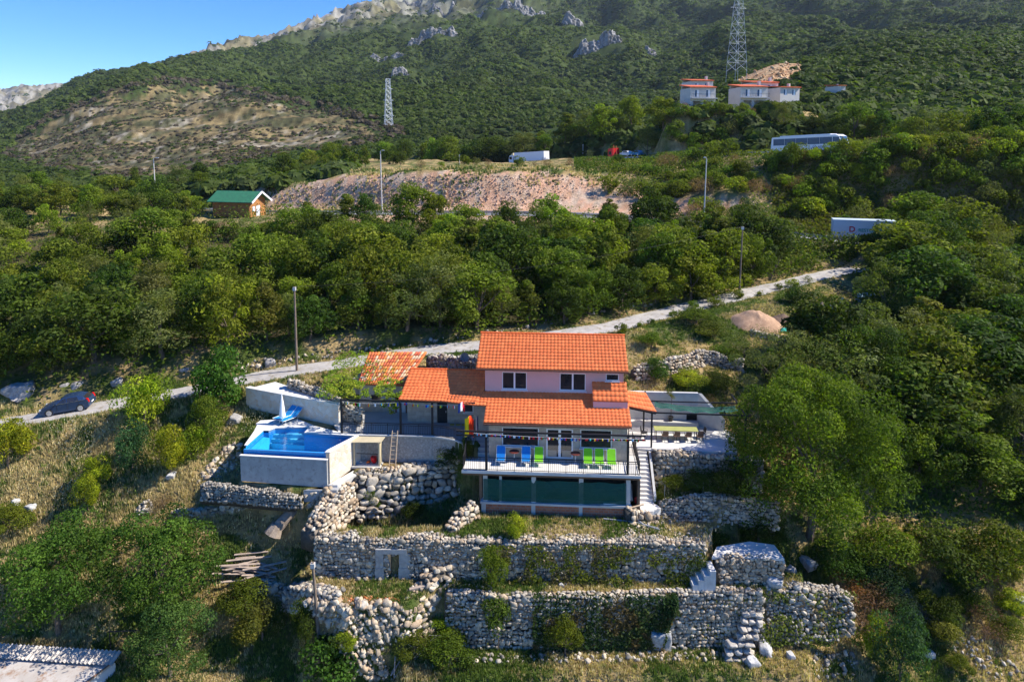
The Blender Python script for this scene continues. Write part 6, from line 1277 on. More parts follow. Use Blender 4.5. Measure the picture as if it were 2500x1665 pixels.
for s in (-1, 1): q = MB(); q.hull8([(-hwid/2-.8, s*(hdep/2+.7), hh-.35), (hwid/2+1.0, s*(hdep/2+.7), hh-.35), (hwid/2+1.0, 0, hh+rr+.0), (-hwid/2-.8, 0, hh+rr)], [(-hwid/2-.8, s*(hdep/2+.7), hh-.22), (hwid/2+1.0, s*(hdep/2+.7), hh-.22), (hwid/2+1.0, 0, hh+rr+.14), (-hwid/2-.8, 0, hh+rr+.14)]); q.local('roof', M_gr, hut)
for s in (-1, 1): q = MB(); q.beam((hwid/2+1.06, s*(hdep/2+.75), hh-.32), (hwid/2+1.06, 0, hh+rr+.05), .1, .32); q.local('barge_board', M_pvc, hut)
q = MB(); q.box(hwid/2+.13, hwid/2+.2, -.6, .5, 0, 2.0); q.local('door', M_pvc, hut); q = MB(); q.box(hwid/2+.13, hwid/2+.2, -1.7, -1.0, 1.0, 1.9); q.local('window', M_pvc, hut)
# villas
def villa(label, px, pyb, Y, w, h, roofh, balc=True, arches=True, rz=0.12, d=7, chim=True, rooft=False):
    b0 = near_ground(px, Y); b0[2] = z_from_py(pyb, Y); t = thing('villa', label, 'house', b0, rz); M_v = mat('villa_wall', (.58, .55, .50), (.52, .49, .45), 1)
    ww = min(1.3, w*.18); wins = [(-w*.32, -w*.32+ww, h*.55, h*.55+min(1.9, h*.36)), (w*.12, w*.12+ww, h*.55, h*.55+min(1.9, h*.36))]; ar = [(-w*.38, -w*.08, .3, h*.36), (w*.02, w*.34, .3, h*.36)] if arches else []
    q = MB(); wall_open(q, -w/2, w/2, -3, h, -d/2, -d/2+.3, [o for o in ar+wins]); q.box(-w/2, -w/2+.3, -d/2+.3, d/2, -3, h); q.box(w/2-.3, w/2, -d/2+.3, d/2, -3, h+.3); q.box(-w/2+.3, w/2-.3, d/2-.3, d/2, -3, h+.8); q.box(-w/2+.3, w/2-.3, -d/2+2, -d/2+2.1, -3, h, (.5, .45, .4)); q.local('wall', M_v, t)
    for o in wins: q = MB(); q.box(o[0], o[1], -d/2+.15, -d/2+.2, o[2], o[3]); f = q.local('window', M_pvc, t); q = MB(); q.box(o[0]+.12, (o[0]+o[1])/2-.05, -d/2+.12, -d/2+.149, o[2]+.1, o[3]-.1); q.local('pane', M_bl, f)
    q = MB(); q.hull8([(-w/2-.3, -d/2-.5, h), (w/2+.1, -d/2-.5, h), (w/2+.1, d/2, h+roofh), (-w/2-.3, d/2, h+roofh)], [(-w/2-.3, -d/2-.5, h+.25), (w/2+.1, -d/2-.5, h+.25), (w/2+.1, d/2, h+roofh+.25), (-w/2-.3, d/2, h+roofh+.25)]); rf = q.local('roof', mat('far_tile', (.62, .14, .05), (.52, .11, .04), 1), t)
    q = MB(); q.box(w/2-min(.7, w*.1), w/2-.1, 0, .8, h, h+roofh+min(.9, w*.12)); q.local('chimney', M_v, rf)
    if balc:
        q = MB(); q.box(-w/2, w/2, -d/2-1.2, -d/2, h*.47, h*.47+.2); q.local('balcony', M_v, t); q = MB(); q.beam((-w/2, -d/2-1.15, h*.47+1.15), (w/2, -d/2-1.15, h*.47+1.15), .06, .06)
        for k in range(18): x = -w/2+w*k/17; q.beam((x, -d/2-1.15, h*.47+.2), (x, -d/2-1.15, h*.47+1.15), .03, .03)
        q.local('balcony_railing', M_iron, t)
villa('cream villa with arches and orange roof, leftmost of the far villas', 1702, 268, 176, 6.6, 5.2, 1.0); villa('cream villa with orange roof and two windows, middle of the far villas', 1824, 266, 178, 7.2, 5.2, 1.0)
villa('orange roofed villa part hidden behind the leftmost far villa', 1700, 250, 190, 6.2, 5.4, .9, False, False); villa('orange roofed villa part hidden behind the middle far villa', 1850, 254, 190, 7.6, 5.4, .9, False, False); villa('pale villa with wide terrace, rightmost of the far villas', 1905, 258, 184, 6.0, 4.4, .7, False, False, 0.3)
villa('tiny orange roofed house far right of the villas', 2038, 221, 210, 2.2, 1.0, .6, False, False)
for k, (px, py, Y, lb) in enumerate(((58, 455, 230, 'tiny pale building among trees behind the round signs'), (72, 468, 228, 'tiny orange roofed building beside the round signs'))): villa(lb, px, py+8, Y, 2.8, 2.0, .6, False, False)
# shed at the bottom left
zs_ = z_from_py(1612, 38.6); A_ = atZ(-60, 1592, zs_); B_ = atZ(279, 1614, zs_); C_2 = atZ(180, 1690, zs_-.25); D_ = atZ(-160, 1690, zs_-.25)
ss = thing('concrete_shed', 'old shed with flat grey roof and corrugated sheet strip at the bottom left corner', 'shed', A_); q = MB(); q.hull8([tuple(D_), tuple(C_2), tuple(B_), tuple(A_)], [tuple(p-np.array([0, 0, .16])) for p in (D_, C_2, B_, A_)])
q.build('flat_roof', mat('stained_concrete', (.50, .46, .42), (.40, .36, .32), 1.0, .9, c3=(.3, .2, .14), scale3=1.5), ss); q = MB()
q.hull8([tuple(p-np.array([0, -.1, 2.6])) for p in (D_, C_2, B_, A_)], [tuple(p-np.array([0, -.1, .17])) for p in (D_, C_2, B_, A_)]); q.build('wall', mat('blue_white_wall', (.5, .52, .55)), ss)
q = MB(); n = 400; P = []; U_ = (B_-A_); nn = np.array([U_[1], -U_[0], 0])/np.linalg.norm(U_)
for i in range(n+1):
    s = -.02+1.04*i/n; h_ = .045*math.sin(i*.55); p = A_+U_*s; P += [tuple(p+nn*.45+np.array([0, 0, .12+h_])), tuple(p-nn*.5+np.array([0, 0, .30+h_]))]
q.add(P, [(2*i, 2*i+2, 2*i+3, 2*i+1) for i in range(n)]); q.build('corrugated_sheet', mat('fibre_cement', (.52, .47, .42), (.42, .38, .34), 2), ss)
q = MB(); q.beam(tuple(B_+np.array([0, 0, .03])), tuple(C_2+np.array([0, 0, .03])), .1, .05); q.build('edge_board', mat('rust', (.35, .18, .1)), ss)
# plank pile and log
M_old = mat('old_plank', (.46, .36, .28), (.33, .26, .21), 3, .9); g0_ = on_ground(610, 1428, step=.05); r = np.random.default_rng(9)
for k in range(34):
    L = r.uniform(1.0, 3.2); a = r.normal()*.28-.05; x = g0_[0]+r.uniform(-1.3, 1.1); y = g0_[1]+r.uniform(-.1, 1.3); z = g0_[2]+.12+k*.022+(y-g0_[1])*.45; q = MB(); q.beam((x-L/2*math.cos(a), y-L/2*math.sin(a), z), (x+L/2*math.cos(a), y+L/2*math.sin(a), z+r.normal()*.12), .16, .04)
    tag(q.build('plank', M_old), 'weathered plank lying in the heap of old boards at lower left', 'plank', 'old planks heaped at lower left')
l0 = on_ground(676, 1300, step=.05)+np.array([0, -.3, .3]); q = MB(); d = np.array([1.75, 1.1, 1.75]); q.tube(l0, l0+d, .42, .33, 11); q.tube(l0-np.array([.15, .1, .25]), l0+np.array([.15, .1, .35]), .62, .40, 9); lg = q.build('tree_log', mat('grey_bark', (.36, .29, .23), (.22, .17, .13), 2.5, .95, bmp=.8)); tag(lg, 'thick grey cut log standing tilted on the slope below the pool', 'log')
a = atZ(1000, 1440, z2_+.1); q = MB(); q.beam(a, atZ(1052, 1428, z2_+.25), .22, .18); tag(q.build('timber_beam', M_old), 'old timber beam lying on the ruin floor against the rubble', 'beam')
a = on_ground(270, 1590, step=.05); q = MB(); q.path([a, a+np.array([0, 0, 1.3]), a+np.array([1.9, .1, 1.3]), a+np.array([1.9, 0.1, 0])], .035); tag(q.build('pipe_rack', M_iron), 'dark metal pipe frame behind the corrugated shed roof', 'rack')
# tanks, earth heap, tarp at the upper right
tk = on_ground(2112, 742, step=.05); q = MB(); q.tube(tk+np.array([-.75, 0, .55]), tk+np.array([1.0, .2, .55]), .62, n=20); q.tube(tk+np.array([-.85, 0, .55]), tk+np.array([-.75, 0, .55]), .4, .62, n=20, cap=True); t = q.build('water_tank', mat('blue_grey_tank', (.13, .27, .35), rough=.5)); tag(t, 'blue grey cylindrical water tank lying among trees at upper right', 'tank')
tk = on_ground(2053, 746, step=.05); q = MB(); q.tube(tk, tk+np.array([0, 0, .75]), .22, n=14); q.tube(tk+np.array([0, 0, .75]), tk+np.array([0, 0, .82]), .24, n=14); tag(q.build('barrel', mat('pale_barrel', (.55, .6, .62))), 'small pale barrel left of the blue grey tank', 'barrel')
def heap(name, label, px, py, Y, sx, sy_, sz, c1, c2, seed):
    c = on_ground(px, py, step=.05); n, k = 36, 14; P = []
    for a in range(k+1):
        for b in range(n):
            r_ = a/k; t = 6.2832*b/n; rr = r_*(1+.35*(float(fbm(np.array([math.cos(t)*1.5+seed*3.]), np.array([math.sin(t)*1.5+5.]), 3)[0])-.5)); x, y = sx*rr*math.cos(t), sy_*rr*math.sin(t)
            h = max(0, 1-r_)**.85*sz*(.75+.6*float(fbm(np.array([x*1.3+seed]), np.array([y*1.3+9.]), 4)[0])); P.append((c[0]+x, c[1]+y+sy_*.6, gz(c[0]+x, c[1]+y+sy_*.6)-.05+h))
    q = MB(); q.add(P, [(a*n+b, a*n+(b+1) % n, (a+1)*n+(b+1) % n, (a+1)*n+b) for a in range(k) for b in range(n)][::1]); q.F = [f[::-1] for f in q.F]
    tag(q.build(name, mat('m_'+name+str(seed), c1, c2, 2.2, .95, bmp=.9), None, True), label, 'heap')
heap('earth_heap', 'heap of light brown earth above the low curved wall at upper right', 1860, 808, 64.5, 2.5, 2.2, 1.35, (.50, .32, .20), (.34, .21, .13), 1); heap('brush_heap', 'small dark brown heap of brushwood right of the light earth heap', 1920, 792, 65.5, 1.5, 1.3, .7, (.2, .13, .09), (.13, .09, .06), 2)
c = on_ground(1905, 808, step=.05); P, fs = cloth_grid(lambda s, t: (c[0]-.1+s*.9, c[1]-.5+t*.9, c[2]+.1+.25*math.sin(s*5)*math.sin(t*4)), 8, 8); q = MB(); q.add(P, fs); tag(q.build('tarpaulin', mat('teal_tarp', (.02, .35, .28))), 'crumpled teal tarpaulin beside the brown earth heap', 'tarpaulin')
c = on_ground(1888, 818, step=.05); q = MB(); q.hull8([c, c+np.array([1.3, -.1, -.15]), c+np.array([1.3, -.1, -.1]), c+np.array([0, 0, .05])], [c+np.array([-.2, .5, .3]), c+np.array([1.0, .5, .15]), c+np.array([1.0, .5, .2]), c+np.array([-.2, .5, .35])]); tag(q.build('board', mat('yellow_board', (.55, .36, .16))), 'yellowish board leaning in front of the earth heap', 'board')
# ================================================================ PLANTS
M_leaf = leaf_mat('foliage', trans=0.36, var=0.22); M_leaf1 = leaf_mat('foliage_even', trans=0.34, var=0.0); M_bark = mat('bark', (.16, .12, .09), (.09, .07, .05), 4, .95)
def quads(P, Nrm, s, asp, r):
    """leaf sprays: centres P, normals Nrm, size s"""
    n = len(P); Nrm = Nrm/np.linalg.norm(Nrm, axis=1)[:, None]; a = np.cross(Nrm, r.normal(size=(n, 3))); a /= np.linalg.norm(a, axis=1)[:, None]; b = np.cross(Nrm, a)
    s = np.asarray(s)*np.ones(n); h = (s*.5)[:, None]; w = h*asp
    V = np.stack([P-a*h, P+b*w*r.uniform(.6, 1.1, (n, 1)), P+a*h*r.uniform(.7, 1.1, (n, 1)), P-b*w*r.uniform(.6, 1.1, (n, 1))], 1).reshape(-1, 3)
    return V, np.arange(4*n).reshape(n, 4)
G_DARK = [(0.048, 0.084, 0.010), (0.063, 0.100, 0.011), (0.039, 0.070, 0.010)]; G_MID = [(0.098, 0.137, 0.011), (0.121, 0.158, 0.015), (0.076, 0.116, 0.011)]
G_YEL = [(.20, .25, .012), (.15, .21, .012), (.26, .29, .018)]; G_GREY = [(0.122, 0.143, 0.038), (0.099, 0.122, 0.033), (0.144, 0.158, 0.048)]; G_OLIVE = [(0.099, 0.117, 0.016), (0.133, 0.143, 0.019), (0.077, 0.092, 0.014)]
G_BRT = [(.14, .215, .010), (.20, .27, .012), (.09, .155, .010)]; G_BROWN = [(.19, .12, .06), (.14, .09, .05), (.24, .16, .08)]; G_FIG = [(0.056, 0.112, 0.013), (0.075, 0.134, 0.016), (0.042, 0.086, 0.011)]
def crown_arrays(seed, R_, H, z0, nl, n, ls, pal, asp=.6, lobe=.38, up=.25, taper=0.0, shell=.8):
    r = np.random.default_rng(seed); pal = np.array(pal)
    d = r.normal(size=(nl, 3)); d /= np.linalg.norm(d, axis=1)[:, None]; d[:, 2] = np.where(d[:, 2] < -.8, -d[:, 2], d[:, 2]); rad = r.uniform(.3, 1.12, nl)**.6
    Lc = d*rad[:, None]*np.array([R_*(1-lobe*.6), R_*(1-lobe*.6), H*.5*(1-lobe*.5)]); tz = (Lc[:, 2]/(H*.5)+1)/2; Lc[:, :2] *= (1-taper*tz)[:, None]; Lc[:, 2] += z0+H*.5
    Lr = R_*lobe*r.uniform(.55, 1.35, nl)*(1-taper*.5*tz); k = r.integers(0, nl, n); dd = r.normal(size=(n, 3)); dd[:, 2] += up; dd /= np.linalg.norm(dd, axis=1)[:, None]
    P = Lc[k]+dd*(Lr[k]*r.uniform(shell, 1.08, n))[:, None]*np.array([1, 1, .8]); Nn = dd+r.normal(size=(n, 3))*.55
    V, Fq_ = quads(P, Nn, ls*r.uniform(.6, 1.35, n), asp, r); lc = pal[r.integers(0, len(pal), nl)]*r.uniform(.75, 1.25, (nl, 1)); C = lc[k]*r.uniform(.7, 1.35, (n, 1)); return V, Fq_, C, Lc
def trunk_mb(Lc, h0, r0, seed, lean=.1, k=7):
    r = random.Random(seed); q = MB(); top = Vector((r.uniform(-lean, lean)*h0, r.uniform(-lean, lean)*h0, h0)); mid = top*.5+Vector((r.uniform(-.1, .1), r.uniform(-.1, .1), 0))
    q.tube((0, 0, -.5), mid, r0, r0*.8, 7); q.tube(mid, top, r0*.8, r0*.6, 7)
    for c in list(Lc)[:k]: e = top+(Vector(c)-top)*.85; m_ = top+(e-top)*.5+Vector((0, 0, -.1)); q.tube(top, m_, r0*.42, r0*.26, 5); q.tube(m_, e, r0*.26, r0*.08, 5)
    return q
class Kind:
    def __init__(s, name, seed, R_, H, z0, nl, n, ls, pal, tr=None, lm=None, **k):
        V_, F_, C_, Lc = crown_arrays(seed, R_, H, z0, nl, n, ls, pal, **k); s.name = name; s.R, s.H, s.z0 = R_, H, z0
        s.crown = np_mesh('crown', V_, F_, lm or M_leaf, C_); s.trunk = trunk_mb(Lc, max(z0+H*.3, .5), tr or R_*.06, seed).mesh('trunk', M_bark); s.T = H+z0
def plant(kd, base, R_=None, T=None, label='', cat='tree', group=None, rz=None, name=None, sink=.15):
    t = thing(name or kd.name, label, cat, np.array(base)-np.array([0, 0, sink]), random.uniform(0, 6.28) if rz is None else rz, group)
    sr = (R_ or kd.R)/kd.R; sz = (T or kd.T)/kd.T; t.scale = (sr, sr, sz)
    for nm, me in (('trunk', kd.trunk), ('crown', kd.crown)): o = bpy.data.objects.new(nm, me); COL.objects.link(o); o.parent = t
    return t
BROAD = [('dark green tree', [Kind('broadleaf_tree', 200+i, 3.0, 5.8, .1, 38, 6200, .28, G_DARK, lobe=.29) for i in range(3)]),
         ('mid green tree', [Kind('broadleaf_tree', 210+i, 2.9, 6.0, .1, 42, 6200, .26, G_MID, lobe=.28) for i in range(4)]),
         ('yellow green tree', [Kind('broadleaf_tree', 220+i, 2.7, 5.8, .1, 36, 5600, .25, [G_MID[1], G_YEL[1], (.12, .165, .016)], lobe=.3, taper=.2) for i in range(3)]),
         ('grey green tree', [Kind('feathery_tree', 230+i, 2.7, 5.8, .1, 50, 6200, .22, G_GREY+G_OLIVE[:1], asp=.35, lobe=.24) for i in range(2)]),
         ('olive upright tree', [Kind('upright_tree', 240+i, 2.0, 6.6, .1, 34, 5200, .25, G_OLIVE+G_MID[:1], taper=.65, lobe=.34) for i in range(3)])]
ORD = ['first', 'second', 'third', 'fourth', 'fifth', 'sixth', 'seventh', 'eighth', 'ninth', 'tenth', 'eleventh', 'twelfth', 'thirteenth', 'fourteenth', 'fifteenth', 'sixteenth', 'seventeenth', 'eighteenth', 'nineteenth', 'twentieth', 'twenty-first', 'twenty-second', 'twenty-third', 'twenty-fourth', 'twenty-fifth', 'twenty-sixth', 'twenty-seventh', 'twenty-eighth', 'twenty-ninth', 'thirtieth']
def clearing(px, py, polys): return any(in_poly(np.array([px]), np.array([py]), p)[0] for p in polys)
NT = [0]
def tree_row(pts, n, tmin, tmax, where, seed, w=(3, 4, 3, 2, 2), jY=1.2, jp=.35, rmul=1.0, skip=()):
    """trees along (px, Y) points"""
    r = random.Random(seed); k = 0; L = [p[0] for p in pts]; A = [p[1] for p in pts]; kk = 0
    for i in range(n):
        px = L[0]+(L[-1]-L[0])*(i+.5+r.uniform(-jp, jp))/n; Y = float(np.interp(px, L, A))+r.uniform(-jY, jY)
        if (1640 < px < 1960 and 158 < Y < 182 and tmax > 5) or (500 < px < 700 and Y > 90) or (1900 < px < 2190 and 79 < Y < 103) or (1800 < px < 2150 and 61 < Y < 73 and seed >= 320): continue
        b_ = near_ground(px, Y); g = r.choices(range(5), w)[0]; nm, ks = BROAD[g]; T = (tmin*.85+(tmax*1.12-tmin*.85)*r.random()**1.1)*(1.12 if g == 4 else 1); kd = r.choice(ks)
        plant(kd, b_, kd.R*T/5.6*r.uniform(.75, 1.3)*rmul, T, '%s, %s from left, %s' % (nm, ORD[kk], where[0]), 'tree', where[1], sink=T*.06).rotation_euler.x = r.uniform(-.1, .1); kk += 1; NT[0] += 1
lx = [proj(*p)[0] for p in LANE]; lY = [p[1] for p in LANE]
hx = [proj(*p)[0] for p in HWY2]; hY = [p[1] for p in HWY2]
rows = [(.075, 26, 4.6, 6.6), (.20, 25, 5.2, 7.2), (.34, 25, 5.4, 7.2), (.49, 25, 5.2, 7.0), (.64, 25, 4.8, 6.4), (.79, 25, 5.0, 6.6)]
nms = ['front row above the lane', 'second row above the lane', 'third row above the lane', 'fourth row above the lane', 'fifth row above the lane', 'back row below the highway']
for k, (t, n, a, b2) in enumerate(rows):
    xs = np.linspace(-160, 1800 if k == 0 else 1960, 30); Ys = [math.exp((1-t)*math.log(np.interp(x, lx, lY)+1.2)+t*math.log(np.interp(x, hx, hY)-6)) for x in xs]
    tree_row(list(zip(xs, Ys)), n, a*1.08, b2*1.08, (nms[k], 'wood between the lane and the highway'), 300+k, jY=1.0+k*.6)
# right hand wood
RW = [((-120, 142), (470, 134), 12, 4, 5.2, 'row below the far left signs', .3), ((-120, 130), (480, 124), 12, 4.4, 5.6, 'second row below the far left signs', .3), ((1880, 55.5), (2620, 52), 10, 5, 6.8, 'front row of the right wood', .3), ((2130, 50.0), (2620, 48.0), 6, 4, 5.4, 'lowest row at the right edge', .3),
      ((1930, 58), (2620, 57), 10, 5, 7.0, 'second row of the right wood', .3), ((2060, 62.5), (2620, 63), 8, 5.4, 7.4, 'third row of the right wood', .3), ((2150, 69), (2620, 70), 7, 6, 8, 'fourth row of the right wood', .3),
      ((2150, 77), (2620, 78), 7, 6, 8.5, 'fifth row of the right wood', .3), ((2190, 86), (2620, 86), 6, 6, 8, 'row hiding the lane end', .3)]
for k, (a, b2, n, t0_, t1_, nm, j) in enumerate(RW): tree_row([a, b2], n, t0_, t1_, (nm, 'wood on the right hand slope'), 320+k, w=(4, 3, 2, 3, 2), rmul=1.15)
# behind the upper highway
UP = [((500, 152), (1000, 196), 12, 4.5, 6, 'first row above the cutting'), ((-120, 176), (520, 160), 13, 5, 7, 'first row beyond the far left signs'), ((480, 175), (1000, 236), 15, 5, 7.5, 'row behind the cutting'), ((1030, 252), (1560, 205), 18, 8, 11, 'row behind the lorries'), ((1560, 178), (2560, 118), 26, 5.5, 8, 'first row behind the coach'), ((1655, 170), (1790, 170), 8, 2.2, 3.0, 'row hiding the left villa base'), ((1800, 170), (1960, 162), 8, 2.6, 3.6, 'row hiding the right villa bases')]
for k, (a, b2, n, t0_, t1_, nm) in enumerate(UP): tree_row([a, b2], n, t0_, t1_, (nm, 'trees behind the upper highway'), 340+k, jY=4, w=(2, 4, 2, 1, 1))
# ------- shrubs
SHR = [('dark green shrub', [Kind('shrub', 400, 1.2, 1.7, .0, 9, 1500, .20, G_DARK+G_MID[:1], lobe=.5, tr=.05)]), ('mid green shrub', [Kind('shrub', 401, 1.2, 1.8, .0, 9, 1500, .19, G_MID, lobe=.5, tr=.05)]),
       ('yellow green shrub', [Kind('shrub', 402, 1.1, 1.7, .0, 9, 1500, .18, G_YEL, lobe=.5, tr=.05)]), ('grey green shrub', [Kind('shrub', 403, 1.2, 1.5, .0, 9, 1500, .15, G_GREY, asp=.4, lobe=.5, tr=.05)]), ('brown dry shrub', [Kind('shrub', 404, 1.2, 1.3, .0, 9, 1300, .14, G_BROWN, asp=.3, lobe=.5, tr=.05)])]
def shrub_row(a, b2, n, s0, s1, nm, seed, w, jY, group):
    r = random.Random(seed)
    for i in range(n):
        f = (i+.5+r.uniform(-.4, .4))/n; px = a[0]+(b2[0]-a[0])*f; Y = a[1]+(b2[1]-a[1])*f+r.uniform(-jY, jY); s = r.uniform(s0, s1); g = r.choices(range(5), w)[0]; kd = SHR[g][1][0]
        plant(kd, near_ground(px, Y), s, s*1.45, '%s, %s from left, %s' % (SHR[g][0], ORD[i], nm), 'shrub', group)
shrub_row((1480, 124), (2560, 104.5), 27, 1.3, 2.3, 'top row below the coach', 1, (3, 5, 3, 2, 1), 1.5, 'shrubs between the highways')
shrub_row((1560, 120), (2560, 107), 26, 1.3, 2.2, 'second row below the coach', 2, (3, 5, 3, 2, 1), 2, 'shrubs between the highways')
shrub_row((1900, 113), (2560, 109), 18, 1.3, 2.3, 'third row below the coach', 3, (3, 5, 3, 3, 1), 1.5, 'shrubs between the highways')
shrub_row((2060, 104.5), (2560, 105), 14, 1.2, 2.2, 'row behind the lettered trailer', 4, (3, 5, 2, 3, 1), 1.5, 'shrubs between the highways')
shrub_row((440, 105), (700, 100.5), 9, 1.2, 2.0, 'row in front of the log hut', 18, (4, 4, 1, 1, 1), .8, 'shrubs by the log hut')
shrub_row((1560, 130), (1800, 126), 8, 1.0, 1.7, 'lower row on the plateau', 19, (3, 4, 2, 1, 2), 2, 'shrubs on the plateau')
shrub_row((1590, 140), (1800, 134), 6, 1.4, 2.4, 'upper row on the plateau', 20, (3, 4, 2, 1, 2), 2, 'shrubs on the plateau')
shrub_row((1635, 166.5), (1830, 166), 14, 1.6, 2.6, 'row on the bank below the villas', 21, (3, 5, 2, 1, 1), .8, 'shrubs below the villas')
shrub_row((1625, 169.5), (1840, 168.5), 15, 1.4, 2.1, 'upper row below the villas', 22, (3, 5, 2, 1, 1), .6, 'shrubs below the villas')
shrub_row((1560, 113), (1960, 107), 11, 1.2, 2.2, 'upper row on the right of the cutting', 16, (2, 4, 3, 2, 2), 1.5, 'shrubs on the cutting')
shrub_row((1580, 119), (1960, 111), 10, 1.2, 2.2, 'topmost row on the right of the cutting', 17, (2, 4, 3, 2, 2), 1.5, 'shrubs on the cutting')
shrub_row((1930, 112), (2580, 108), 24, 1.3, 2.4, 'upper row on the dark bank', 14, (3, 5, 3, 3, 1), 1.5, 'shrubs between the highways')
shrub_row((1930, 109), (2580, 106), 24, 1.3, 2.4, 'lower row on the dark bank', 15, (3, 5, 3, 3, 1), 1.2, 'shrubs between the highways')
shrub_row((1000, 152), (1560, 140), 12, .8, 1.6, 'scrub on top of the cutting', 5, (1, 3, 1, 1, 4), 5, 'scrub on top of the cutting')
shrub_row((620, 97), (1900, 99), 26, 1.2, 2.4, 'scrub below the lower barrier', 6, (2, 4, 3, 3, 1), 2, 'scrub below the lower highway')
shrub_row((1500, 62.6), (2000, 79), 12, .4, .85, 'row on the downhill lane edge', 7, (2, 4, 1, 2, 1), .8, 'bushes below the lane')
def shrub_at(px, pyb, pyt, wpx, label, kd, cat='shrub', name=None, Y=None):
    b_ = on_ground(px, pyb, step=.04) if Y is None else near_ground(px, Y); T = z_from_py(pyt, b_[1])-b_[2]; sc = F/(b_[1]*math.cos(TH)-b_[2]*math.sin(TH)); return plant(kd, b_, wpx/2/sc, max(T, .3)*1.08, label, cat, None, name=name, sink=.08)
NK = lambda seed, pal, n=5200, ls=.19, nl=14, asp=.55, lobe=.46, taper=0.0, nm='bush': Kind(nm, seed, 2.0, 3.4, .1, nl, n, ls, pal, asp=asp, lobe=lobe, taper=taper)
kY, kB, kD, kF = NK(500, G_YEL), NK(501, [(.035, .085, .03), (.05, .10, .035), (.03, .07, .025)]), NK(502, G_MID), NK(503, G_FIG, 3600, .24, 16, .75)
kbr, kor = NK(504, G_BROWN, 2600, .14, 14, .3), NK(505, [(.32, .14, .03), (.24, .12, .04), (.16, .10, .04)], 2400, .13, 12, .3)
